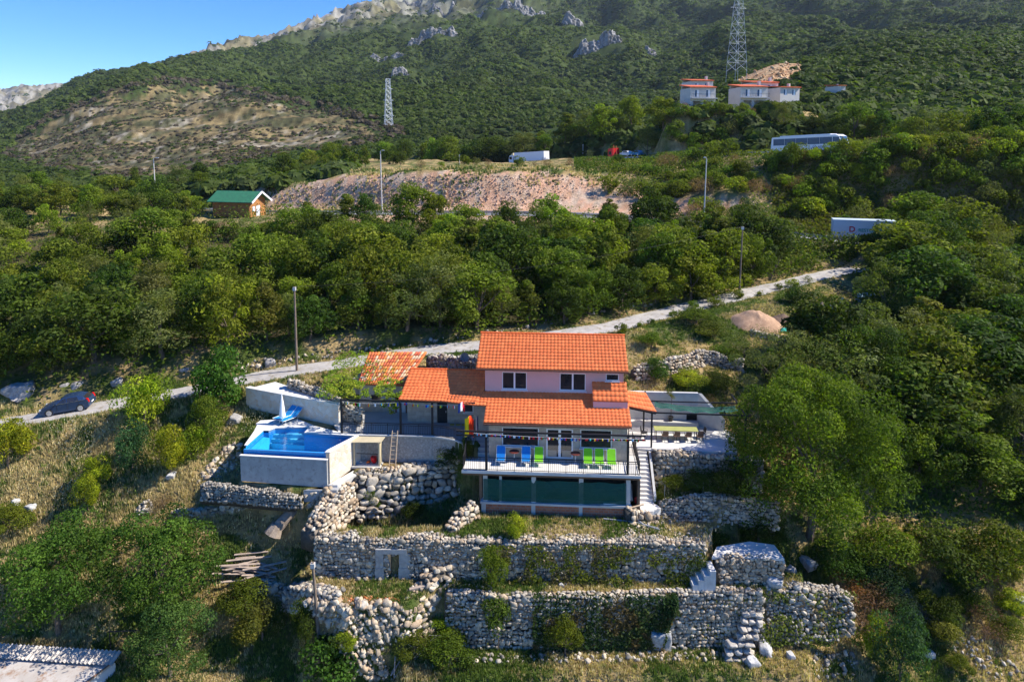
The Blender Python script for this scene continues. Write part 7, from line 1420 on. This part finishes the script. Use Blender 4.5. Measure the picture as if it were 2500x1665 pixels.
NEAR = [(537, 990, 862, 138, 'round dark green fig tree on the downhill edge of the lane', kF, 'tree', 'fig_tree'), (352, 1050, 918, 125, 'yellow green shrub between the parked car and the fig tree', kY, 'shrub', None), (20, 1140, 1022, 120, 'yellow green shrub cut by the left picture edge', kY, 'shrub', None),
        (322, 1150, 1040, 88, 'bluish green shrub below the yellow green one', kB, 'shrub', None), (418, 1160, 1040, 88, 'yellow green shrub nearest the bottom of the shrub cluster', kY, 'shrub', None), (505, 1085, 982, 95, 'mid green shrub just left of the pool deck', kD, 'shrub', None),
        (482, 1120, 1040, 80, 'small yellow green shrub left of the pool', kY, 'shrub', None), (240, 1185, 1112, 80, 'upper of two linked yellow green shrubs on the dry slope', kY, 'shrub', None), (215, 1245, 1160, 66, 'lower of two linked yellow green shrubs on the dry slope', kY, 'shrub', None),
        (20, 1300, 1240, 110, 'green shrub at the left edge under the pale boulders', kD, 'shrub', None), (400, 1240, 1210, 90, 'dry brown shrub around the stone cairn', kbr, 'shrub', None),
        (745, 1585, 1478, 78, 'dark green bush beside the leaning pole', NK(506, G_DARK), 'shrub', None), (805, 1680, 1565, 165, 'large leafy green bush at the bottom edge left of the fallen stones', kF, 'shrub', None), (845, 1590, 1535, 70, 'small yellow green bush above the large leafy one', kY, 'shrub', None),
        (1262, 1318, 1258, 58, 'yellow green shrub growing at the foot of the brick parapet', kY, 'shrub', None), (1200, 1440, 1345, 72, 'green shrub on the grass ledge left of centre', kD, 'shrub', None), (1700, 1408, 1355, 66, 'dark green shrub against the upper wall near the paved platform', NK(507, G_DARK), 'shrub', None),
        (2135, 1610, 1508, 70, 'yellow green half of the two tone bush at lower right', kY, 'shrub', None), (2195, 1665, 1505, 120, 'dark bluish green bush at lower right', kB, 'shrub', None), (2075, 1480, 1408, 110, 'orange brown withered bush above the brambles', kor, 'shrub', None),
        (2100, 1545, 1462, 190, 'brown bramble thicket beside the rough grey wall', kbr, 'shrub', None), (2010, 1540, 1470, 90, 'brown bramble hanging over the rough grey wall', kbr, 'shrub', None), (1010, 1600, 1545, 110, 'green bush right of the fallen stones at the bottom', kD, 'shrub', None), (1100, 1640, 1560, 130, 'green bush left of the young tree', kD, 'shrub', None),
        (1075, 1560, 1500, 80, 'yellowish bush on the tumbled wall beside the bare twigs', kY, 'shrub', None), (1380, 1600, 1515, 90, 'green bush at the foot of the ivy', kD, 'shrub', None), (600, 1500, 1425, 120, 'green bush hanging below the white topped wall at lower left', kD, 'shrub', None), (640, 1560, 1480, 130, 'dry green bush at the lower left of the leaning pole', NK(508, G_OLIVE), 'shrub', None),
        (1600, 925, 880, 70, 'dark round bush against the curved tan stone wall', NK(509, G_DARK), 'shrub', None), (1680, 945, 905, 90, 'yellow green grassy shrub behind the terrace back wall', kY, 'shrub', None), (1760, 950, 905, 90, 'olive green shrub behind the terrace back wall on the right', NK(510, G_OLIVE), 'shrub', None), (1730, 1000, 965, 60, 'dry shrub at the corner of the terrace side wall', kbr, 'shrub', None),
        (1720, 1195, 1150, 120, 'leafy plants in the staked vegetable bed, right part', NK(511, G_DARK), 'plants', 'garden_plants'), (1650, 1200, 1165, 70, 'leafy plants in the staked vegetable bed, left part', kD, 'plants', 'garden_plants'), (1610, 1240, 1205, 40, 'small green bush beside the foot of the white steps', kD, 'shrub', None),
        (1795, 1210, 1130, 120, 'dark bush under the large bright tree beside the vegetable bed', NK(512, G_DARK), 'shrub', None), (1100, 1135, 1098, 90, 'creeping green bush against the patio wall', NK(513, G_DARK), 'shrub', None), (1140, 1150, 1070, 40, 'green bush in the shade left of the balcony', NK(514, G_DARK), 'shrub', None),
        (910, 1250, 1190, 50, 'green weed clump on the shaded boulder wall', kD, 'shrub', None), (1005, 1262, 1225, 60, 'dark weed clump low on the boulder wall', NK(515, G_DARK), 'shrub', None), (1820, 880, 812, 110, 'grey green bush right of the shaded stone wall', NK(516, G_GREY, 3000, .14, 16, .4), 'shrub', None),
        (1770, 880, 845, 80, 'green bush on the slope above the curved wall', kD, 'shrub', None), (1590, 850, 815, 70, 'grassy green bush on the slope right of the upper roof', kD, 'shrub', None), (1700, 790, 755, 110, 'green bush on the bank below the lane pole', kD, 'shrub', None), (1740, 820, 785, 90, 'olive bush left of the earth heap', NK(517, G_OLIVE), 'shrub', None), (1950, 745, 700, 90, 'dark green bush between the lane and the low walls', NK(518, G_DARK), 'shrub', None),
        (1745, 1350, 1300, 90, 'dark shrub between the upper wall end and the paved platform', NK(522, G_DARK), 'shrub', None), (1850, 1330, 1240, 130, 'dark shrub under the large bright tree behind the paved platform', NK(519, G_DARK), 'shrub', None), (2050, 1410, 1330, 130, 'dark green shrub below the large bright tree', NK(520, G_DARK), 'shrub', None), (2300, 1400, 1290, 190, 'dark green shrub at the foot of the right wood', NK(521, G_DARK), 'shrub', None), (2440, 1430, 1300, 190, 'mid green shrub at the foot of the right wood near the picture edge', kD, 'shrub', None), (2170, 1400, 1300, 160, 'mid green shrub between the large bright tree and the right wood', kD, 'shrub', None)]
rz_ = random.Random(44)
for k, nm_ in enumerate(ORD[:22]):
    px_, py_ = 2150+(k % 6)*62+rz_.uniform(-25, 25), 1440+(k//6)*62+rz_.uniform(-20, 20); w_ = rz_.uniform(60, 120); g_ = rz_.choice([kD, kB, kbr, kY, NK(540, G_OLIVE), NK(541, G_DARK)])
    if not (2100 < px_ < 2260 and py_ > 1500): shrub_at(px_, py_, py_-w_*.6, w_, 'low scrubby bush on the lower right slope, %s of the patch' % nm_, g_)
for a in NEAR: shrub_at(*a[:6], cat=a[6], name=a[7])
for k, (px, py, t_, w, lb) in enumerate(((1512, 428, 378, 48, 'dark round bush in front of the car transporter'), (1935, 392, 352, 50, 'green bush hiding the coach side near its rear'), (2056, 396, 345, 62, 'round green bush hiding the front of the coach'))):
    shrub_at(px, py, t_, w, lb, NK(530+k, G_MID if k else G_DARK, 1600, .3), Y=(150, 115.5, 113.5)[k])
# big trees
def big(label, px, Y, pyt, wpx, seed, pal, n, ls, nl, name='broadleaf_tree', asp=.55, lobe=.26, pyb=None, dz=0):
    b_ = near_ground(px, Y); T = z_from_py(pyt, Y)-b_[2]; sc = F/(Y*math.cos(TH)-b_[2]*math.sin(TH)); R_ = wpx/2/sc; kd = Kind(name, seed, R_, T*.93, T*.07, nl, n, ls, pal, tr=R_*.05, asp=asp, lobe=lobe, lm=M_leaf1); plant(kd, b_, None, None, label, 'tree', None, rz=0)
big('large bright green tree right of the dining terrace', 1975, 45.6, 905, 430, 600, [(.098, .145, .009), (.14, .19, .012), (.062, .10, .009), (.08, .12, .012)], 64000, .20, 170, lobe=.18)
big('broad green fig tree at lower left behind the corrugated shed, left one', 145, 40.6, 1268, 310, 601, G_FIG, 15000, .20, 40, 'fig_tree')
big('broad green fig tree at lower left behind the corrugated shed, taller middle one', 395, 41.2, 1262, 300, 602, G_FIG, 15000, .19, 40, 'fig_tree')
big('round fig tree right of the corrugated shed at the bottom edge', 418, 38.3, 1458, 225, 603, [(.06, .11, .022), (.075, .125, .025), (.045, .09, .02)], 11000, .15, 34, 'fig_tree')
big('grey green feathery tree behind the dining terrace', 1895, 54.5, 790, 250, 604, G_GREY, 13000, .16, 34, 'feathery_tree', .35)
big('tall dark green tree right of the feathery one', 2075, 56, 765, 270, 605, G_DARK+G_MID[:1], 14000, .2, 34)
big('tall dark tree beside the lettered trailer', 2285, 80, 505, 210, 606, G_DARK, 9000, .30, 30)
# young tree with thin trunk
b_ = on_ground(1213, 1590, step=.04); T = z_from_py(1452, b_[1])-b_[2]; kd = Kind('young_tree', 610, 1.05, T*.72, T*.28, 14, 1800, .16, G_FIG, tr=.04, lobe=.4); plant(kd, b_, None, None, 'slender young tree standing in front of the lower stone wall', 'tree')
# potted olive
kd = Kind('olive_tree', 611, .42, 1.1, 1.35, 9, 900, .09, G_GREY, tr=.03, asp=.35, lobe=.45); plant(kd, h2w(pot[0], bv-.25, .7), None, None, 'small olive tree growing in the black pot', 'tree', sink=0)
# climbing plants : leaf sheets over given places
def leaf_mass(name, label, cat, P, Nn, ls, pal, seed, extra=None, kind=None):
    r = np.random.default_rng(seed); pal = np.array(pal); n = len(P); V_, F_ = quads(P, Nn+r.normal(size=(n, 3))*.5, ls*r.uniform(.6, 1.3, n), .7, r); cl = fbm(P[:, 0]*1.2+seed, P[:, 2]*1.2+P[:, 1], 3); C_ = pal[np.clip((cl*len(pal)*1.4-.3).astype(int), 0, len(pal)-1)]*r.uniform(.65, 1.35, (n, 1))
    return tag(put(name, np_mesh(name, V_, F_, M_leaf, C_)), label, cat, None, kind)
r = np.random.default_rng(77)
n = 17000; px = r.uniform(1300, 1650, n); f = r.random(n)**.8; drop = (85+90*fbm(px*.02, px*0, 3)+40*np.sin((px-1300)/350*3.14))*np.clip((1650-px)/40, .25, 1); py = 1438+f*drop
P = np.array([atY(a, b2, 42.55-.9*((b2-1440)/150)*.15) for a, b2 in zip(px, py)]); P = np.array([atZ(a, 1448, z2_) for a in px]); P = np.stack([P[:, 0], P[:, 1]-.34-f*.55+r.normal(size=n)*.12, z2_+.18-(f*drop)/38.0], 1)
leaf_mass('ivy', 'dense dark ivy curtain hanging over the middle of the lower stone wall', 'ivy', P, np.tile([[0, -1, .5]], (n, 1)), .16, [(.022, .058, .014), (.03, .07, .018), (.05, .08, .02), (.11, .09, .03)], 1)
n = 5200; s = r.random(n); t = r.random(n); u = -10.6+s*5.6; v = 3.35+t*2.7; m_ = fbm(u*.9, v*.9, 3) > .46; u, v = u[m_], v[m_]; w = 3.35+.85*fbm(u*1.1, v*1.1, 4)*r.uniform(.6, 1.1, len(u))+(v-3.4)*.05+np.maximum(0, (-9.2-u))*.25
P = HA+np.outer(u, HU)+np.outer(v, HV)+np.outer(w, [0, 0, 1])
n2 = 2200; s = r.random(n2); u2 = -11.8+s*2.6; v2 = 4.5+r.random(n2)*6.0; w2_ = 2.4+(v2-4.5)*.28+.6*fbm(u2*1.2, v2*1.2, 3)+.4; P2_ = HA+np.outer(u2, HU)+np.outer(v2, HV)+np.outer(w2_, [0, 0, 1])
n3 = 500; k = r.integers(0, 4, n3); u3 = np.array([-5.65, -5.35, -6.3, -8.6])[k]+r.normal(size=n3)*.12; w3_ = 3.5-r.random(n3)*np.array([1.1, .7, .6, .4])[k]; P3 = HA+np.outer(u3, HU)+np.outer(np.full(n3, 3.45), HV)+np.outer(w3_, [0, 0, 1])
n4 = 500; u4 = -9.2+r.random(n4)**1.5*2.6; v4 = 7.3+r.random(n4)*3.6; w4 = 3.35+(v4-7.3)*.43+.1; P4 = HA+np.outer(u4, HU)+np.outer(v4, HV)+np.outer(w4, [0, 0, 1]); P4 = P4[fbm(u4*1.4, v4*1.4, 2) > .52]
PA = np.concatenate([P, P2_, P3, P4]); leaf_mass('grape_vine', 'bright green grape vine over the patio frame and old tiled roof', 'vine', PA, np.tile([[.1, -.2, 1]], (len(PA), 1)), .17, [(.09, .16, .012), (.13, .20, .015), (.18, .22, .02)], 2)
# weeds on the face of the upper wall and other wall plants
def wall_weeds(name, label, top_py, z, x0, x1, n, seed, pal, dropm, thr=.45, y_off=-.42, cat='weeds'):
    r = np.random.default_rng(seed); px = r.uniform(x0, x1, n); f = r.random(n); keep = fbm(px*.03+seed, f*3, 3) > thr; px, f = px[keep], f[keep]; B_ = np.array([atZ(a, top_py, z) for a in px]); P = np.stack([B_[:, 0], B_[:, 1]+y_off*(.3+f)+r.normal(size=len(px))*.1, z-f*dropm], 1)
    leaf_mass(name, label, cat, P, np.tile([[0, -1, .6]], (len(P), 1)), .15, pal, seed, kind='stuff')
wall_weeds('wall_weeds', 'green and dry weeds growing on the upper stone wall', 1328, z1_-.1, 1190, 1720, 7000, 3, G_OLIVE+[(.14, .13, .05)]+G_MID, 2.3, .46)
wall_weeds('wall_weeds', 'weeds on the lower stone wall right of the ivy', 1445, z2_, 1640, 1860, 1800, 4, G_OLIVE+G_YEL[:1], 2.9, .5)
wall_weeds('wall_weeds', 'weeds on the lower stone wall left of the ivy', 1445, z2_, 1090, 1310, 2600, 5, G_OLIVE+[(.16, .11, .05)], 2.9, .46)
wall_weeds('wall_weeds', 'brown brambles trailing over the rough grey wall at lower right', 1440, z2_, 1850, 2090, 3600, 8, G_BROWN+G_OLIVE, 3.0, .44, -.75)
# dead branches at bottom centre
q = MB(); rr = random.Random(5); b_ = on_ground(965, 1655, step=.05)
for k in range(16): a = rr.uniform(-.25, .8); L = rr.uniform(1.4, 3.6); p0 = b_+np.array([rr.uniform(-.3, .4), rr.uniform(-.2, .4), .1]); p1 = p0+np.array([math.sin(a)*L*.6+.4, .6*L*.5, L*.55]); q.tube(p0, p1, .05, .015, 5)
for k in range(40): p0 = b_+np.array([rr.uniform(.6, 2.0), rr.uniform(.3, 1.6), rr.uniform(.9, 2.2)]); q.tube(p0, p0+np.array([rr.uniform(-.7, .9), rr.uniform(-.5, .3), rr.uniform(-.3, .8)]), .015, .005, 4)
tag(q.build('dead_branches', mat('bleached_wood', (.42, .38, .34), (.3, .26, .23), 5)), 'bleached dead branches leaning on the fallen stones at the bottom', 'branches')
# bare branches tree below the trailer
for k, (px, Y, pyt, lb) in enumerate(((2060, 88.5, 560, 'bare leafless branches in front of the lettered trailer'), (1880, 80, 610, 'bare twiggy shrub above the lane on the right'))):
    b_ = near_ground(px, Y); q = MB(); h = z_from_py(pyt, Y)-b_[2]
    for j in range(22): a = rr.uniform(-1.0, 1.0); L = h*rr.uniform(.6, 1.0); m_ = b_+np.array([a*L*.25, 0, L*.5]); e = b_+np.array([a*L*.65, rr.uniform(-.5, .5), L]); q.tube(b_, m_, .06, .04, 5); q.tube(m_, e, .04, .012, 4); q.tube(m_, e+np.array([rr.uniform(-.8, .8), 0, -.4]), .03, .01, 4)
    tag(q.build('bare_shrub', mat('dark_twig', (.13, .10, .08))), lb, 'shrub')
# undergrowth and grass
def scatter_leaf(name, label, cat, X, Y, z0, z1, ls, pal, seed, wgt=None):
    r = np.random.default_rng(seed); Z = gsample(X, Y)+z0+(z1-z0)*r.random(len(X)); pal = np.array(pal); C_ = pal[r.integers(0, len(pal), len(X))]*r.uniform(.6, 1.3, (len(X), 1)); d = r.normal(size=(len(X), 3)); d[:, 2] += .8; d[:, 1] -= .4
    V_, F_ = quads(np.stack([X, Y, Z], 1), d, ls*r.uniform(.6, 1.4, len(X)), .6, r); tag(put(name, np_mesh(name, V_, F_, M_leaf, C_)), label, cat, None, 'stuff')
def rand_px(n, x0, x1, Yf0, Yf1, r):
    px = r.uniform(x0, x1, n); a = Yf0(px) if callable(Yf0) else np.full(n, Yf0); b_ = Yf1(px) if callable(Yf1) else np.full(n, Yf1); Y = a*(b_/a)**r.random(n); X = (px-1250)/F*(Y*math.cos(TH)+18*math.sin(TH)); return X, Y, px
r = np.random.default_rng(9)
X, Y, px = rand_px(90000, -250, 2600, lambda p: np.interp(p, lx, lY)+2.3, lambda p: np.interp(p, hx, hY)-6.5, r); k = fbm(X*.3, Y*.3, 3) > .38; scatter_leaf('undergrowth', 'low scrub and saplings filling the wood above the lane', 'undergrowth', X[k], Y[k], .05, 2.4, .36, G_DARK+G_MID+G_OLIVE, 10)
X, Y, px = rand_px(26000, 2080, 2700, lambda p: 46.5+(p < 2150)*7, lambda p: np.interp(p, lx, lY)-2.3, r); scatter_leaf('undergrowth', 'low scrub filling the wood on the right hand slope', 'undergrowth', X, Y, .05, 1.4, .3, G_DARK+G_MID, 11)
X, Y, px = rand_px(42000, 1480, 2700, lambda p: np.interp(p, hx, hY)+6.5+np.clip((2050-p)/60, 0, 6), 172, r); kk = np.abs(Y-np.interp(px, [proj(*p)[0] for p in HWY1], [p[1] for p in HWY1])) > 6.2
scatter_leaf('undergrowth', 'scrub covering the bank between and behind the highways', 'undergrowth', X[kk], Y[kk], .05, 1.2, .45, G_MID+G_OLIVE+G_YEL[1:2], 12)
def tufts(name, label, X, Y, hgt, seed, pals, nb=7, wd=.035, cat='grass'):
    r = np.random.default_rng(seed); n = len(X); Z = gsample(X, Y); g_ = fbm(X*.35, Y*.35, 4)*.6+fbm(X*.9+11, Y*.9+70, 4)*.4; pxx, pyy = proj(X, Y, Z); green = ((g_+r.normal(size=n)*.06) > .50) & ~(in_poly(pxx, pyy, DRYP) & (r.random(n) < .85))
    P = np.repeat(np.stack([X, Y, Z], 1), nb, 0); P[:, :2] += r.normal(size=(n*nb, 2))*.07; a = r.uniform(0, 6.28, n*nb); ln = r.uniform(.1, .55, n*nb); h = np.repeat(hgt*r.uniform(.5, 1.4, n), nb)*r.uniform(.6, 1.2, n*nb); side = np.stack([np.cos(a), np.sin(a), np.zeros(n*nb)], 1)*wd; b2 = a+r.uniform(1, 2, n*nb)
    tip = P+np.stack([np.cos(b2)*ln*h, np.sin(b2)*ln*h, h], 1); V_ = np.stack([P-side-[0, 0, .05], P+side-[0, 0, .05], tip], 1).reshape(-1, 3); pg, pd = np.array(pals[0]), np.array(pals[1])
    c = np.where(green[:, None], pg[r.integers(0, len(pg), n)], pd[r.integers(0, len(pd), n)])*r.uniform(.7, 1.3, (n, 1)); tag(put(name, np_mesh(name, V_, np.arange(3*n*nb).reshape(-1, 3), M_grass, np.repeat(c, nb, 0))), label, cat, None, 'stuff')
M_grass = leaf_mat('grass_blades', trans=.25, var=0.0)
GP = ([(.09, .14, .025), (.13, .18, .035), (.07, .11, .025)], [(.52, .41, .21), (.42, .33, .16), (.58, .48, .27), (.30, .24, .12)])
def free(X, Y):
    ok = np.ones(len(X), bool)
    for (poly, pz_, bl), solid in zip(PADS, (0, 0, 0, 1, 1, 1, 1, 1, 0, 1, 1, 1)): 
        if solid: ok &= ~in_poly(X, Y, poly)
    d, _ = seg_dist(X, Y, LANE); ok &= d > 1.35; return ok
X, Y, px = rand_px(125000, -250, 2750, 34.5, lambda p: np.interp(p, lx, lY)+2.5, r); k = free(X, Y) & ~((px > 2100) & (Y > 47)) ; tufts('grass', 'dry and green grass covering the terraced slope', X[k], Y[k], .19, 21, GP)
X, Y, px = rand_px(9000, -200, 1000, 45, 56, r); k = free(X, Y) & (fbm(X*.2, Y*.2, 3) > .45); tufts('tall_grass', 'tall straw coloured weeds on the slope left of the pool', X[k], Y[k], .32, 22, (GP[1], GP[1]), 6, .025)
X, Y, px = rand_px(52000, 1400, 1760, lambda p: 136-(p-1400)*.035, 185, r); k = (fbm(X*.22, Y*.22, 4) > .52) & ~((px < 1600) & (Y > 158)); X, Y, px = X[k], Y[k], px[k]; kk = np.abs(Y-np.interp(px, [proj(*p)[0] for p in HWY1], [p[1] for p in HWY1])) > 6.2
scatter_leaf('undergrowth', 'green scrub covering the plateau between the cutting and the coach', 'undergrowth', X[kk], Y[kk], .05, 1.7, .36, G_MID+G_OLIVE+G_DARK, 16)
X, Y, px = rand_px(40000, 1880, 2900, 98, 118, r); kk = np.abs(Y-np.interp(px, [proj(*p)[0] for p in HWY1], [p[1] for p in HWY1])) > 5.8
scatter_leaf('undergrowth', 'scrub covering the steep dark bank below the coach road', 'undergrowth', X[kk], Y[kk], .05, 1.3, .5, G_MID+G_OLIVE+G_GREY[:1], 15)
X, Y, px = rand_px(5000, -100, 700, 47, 52.5, r); k = (fbm(X*.35+5, Y*.35, 3) > .56) & free(X, Y); scatter_leaf('wild_flowers', 'small white wild flowers in the grass below the parked car', 'flowers', X[k], Y[k], .3, .6, .09, [(.6, .6, .5), (.65, .62, .4)], 13)
X, Y, px = rand_px(5000, 650, 1560, 127, 150, r); k = fbm(X*.15, Y*.15, 3) > .45; tufts('grass', 'dry grass along the top of the cutting', X[k], Y[k], .5, 23, GP, 6, .09)
for k, (px_, Y_) in enumerate(((2200, 111), (2235, 111.5), (2390, 108), (2300, 112))):
    b_ = near_ground(px_, Y_); n = 90; rr_ = np.random.default_rng(k); P = b_+rr_.normal(size=(n, 3))*np.array([1.1, .6, .35])+np.array([0, 0, 2.3]); leaf_mass('broom_flowers', ['yellow flowering broom cluster, largest of the four on the bank', 'yellow flowering broom cluster right beside the largest one', 'yellow flowering broom cluster farthest right on the bank', 'yellow flowering broom cluster between the others on the bank'][k], 'flowers', P, np.tile([[0, -1, 1]], (n, 1)), .25, [(.5, .38, .02), (.6, .45, .03)], k)
# ------- the far wood on the mountain : one mass
def far_forest(n, Y0, Y1, rmin, rfac, nq, seed, dens_fn):
    r = np.random.default_rng(seed); out = []
    px = r.uniform(-900, 3300, n); Y = Y0*(Y1/Y0)**r.random(n); X = (px-1250)/F*Y; Z = gsample(X, Y); PX_, PY_ = proj(X, Y, Z); keep = r.random(n) < dens_fn(PX_, PY_, X, Y); X, Y, Z, PX_, PY_ = X[keep], Y[keep], Z[keep], PX_[keep], PY_[keep]; n = len(X)
    R_ = np.maximum(rmin, Y*rfac)*r.uniform(.5, 1.35, n); R_ = np.where(in_poly(PX_, PY_, MEADOW) & (Y > 220) & (Y < 900), R_*.45, R_); d = r.normal(size=(n, nq, 3)); d[..., 2] = np.abs(d[..., 2])*1.3+.35; d /= np.linalg.norm(d, axis=2)[..., None]
    P = np.stack([X, Y, Z-R_*.25], 1)[:, None, :]+d*R_[:, None, None]*r.uniform(.75, 1.25, (n, nq, 1))*np.array([1, 1, .8]); Nn = d+r.normal(size=(n, nq, 3))*.25
    pal = np.array([(.072, .105, .020), (.082, .118, .022), (.098, .132, .024), (.064, .095, .022), (.082, .108, .030)]); m_ = fbm(X/60, Y/90, 3); C_ = pal[r.integers(0, 5, n)]*(0.65+.7*m_)[:, None]*r.uniform(.88, 1.12, (n, 1))
    md = in_poly(PX_, PY_, MEADOW2) & (Y > 220) & (Y < 900); gr_ = r.random(n) < .3; C_ = np.where((md & ~gr_)[:, None], np.array([[.13, .105, .075]])*r.uniform(.6, 1.3, (n, 1)), C_)
    V_, F_ = quads(P.reshape(-1, 3), Nn.reshape(-1, 3), np.repeat(R_, nq)*.92*r.uniform(.6, 1.2, n*nq), .8, r); return V_, F_, np.repeat(C_, nq, 0)*r.uniform(.88, 1.12, (n*nq, 1))
MEADOW2 = [(0, 380), (110, 285), (250, 225), (400, 190), (560, 200), (680, 235), (800, 250), (920, 290), (1000, 325), (900, 360), (720, 385), (610, 405), (560, 450), (420, 465), (280, 450), (60, 400)]
LAWN = [(880, 425), (1000, 408), (1240, 398), (1500, 385), (1600, 380), (1600, 410), (1300, 425), (880, 440)]
def dens(PX_, PY_, X, Y):
    d = np.ones(len(X)); m_ = in_poly(PX_, PY_, MEADOW) & (Y > 230) & (Y < 900); d[m_] = .10+.9*(fbm(X[m_]/38, Y[m_]/60, 4) > .50)
    d[(Y > 1300) & (PX_ < 1300)] = .14; d[(Y > 2300)] = .05; d[(Y > 1300) & (PX_ >= 1300)] = .95
    d[in_poly(PX_, PY_, SCARP) & (Y > 190) & (Y < 330)] = .02
    for (cx, cy, w, h) in ((1460, 112, 130, 42), (1400, 52, 60, 34), (1590, 128, 30, 22), (1055, 82, 130, 34), (1240, 12, 200, 34), (1010, 10, 60, 22), (1080, 35, 60, 30), (990, 180, 80, 22)): d[(np.abs(PX_-cx) < w*.5) & (np.abs(PY_-cy) < h*.55) & (Y > 500)] = .08
    ry = np.interp(PX_, hwx, hwy_); d[(PX_ > 860) & (Y < ry+9)] = 0; d[(PX_ < 1000) & (Y < 150) & (PX_ > 480)] = .0
    vil = (np.abs(PX_-1790) < 140) & (Y > 171) & (Y < 205); d[vil] = 0; return d
_o = np.argsort([proj(*p)[0] for p in HWY1]); hwx = np.array([proj(*p)[0] for p in HWY1])[_o]; hwy_ = np.array([p[1] for p in HWY1])[_o]
parts = [far_forest(5200, 150, 260, 2.5, 0, 170, 1, dens), far_forest(14000, 250, 480, 2.2, .0060, 60, 2, dens), far_forest(28000, 470, 900, 2.2, .0052, 38, 3, dens), far_forest(58000, 880, 1700, 3, .0037, 15, 4, dens), far_forest(34000, 1650, 3200, 5, .0036, 9, 5, dens)]
V_, F_, C_ = join_arr(parts); tag(put('mountain_forest', np_mesh('mountain_forest', V_, F_, M_leaf, C_)), 'dense green wood covering the mountain behind the highway', 'forest', None, 'stuff')
print('TREES', NT[0], 'far quads', len(F_))
# trees on the dark bank at the left, beyond the lower highway
# ================================================================ AIR
m = bpy.data.materials.new('haze'); m.use_nodes = True; nt = m.node_tree; nt.nodes.clear(); out = nt.nodes.new('ShaderNodeOutputMaterial'); pv = nt.nodes.new('ShaderNodeVolumePrincipled')
pv.inputs['Color'].default_value = (.72, .84, 1.0, 1); pv.inputs['Density'].default_value = 0.000045; pv.inputs['Anisotropy'].default_value = 0.1
nt.links.new(pv.outputs[0], out.inputs['Volume']); q = MB(); q.box(-4500, 9500, -15, 3700, float(Zg.min())-3, 1400); o = q.build('haze', m); tag(o, kind='stuff'); o['label'] = 'thin pale blue air haze over the whole valley'; o['category'] = 'haze'
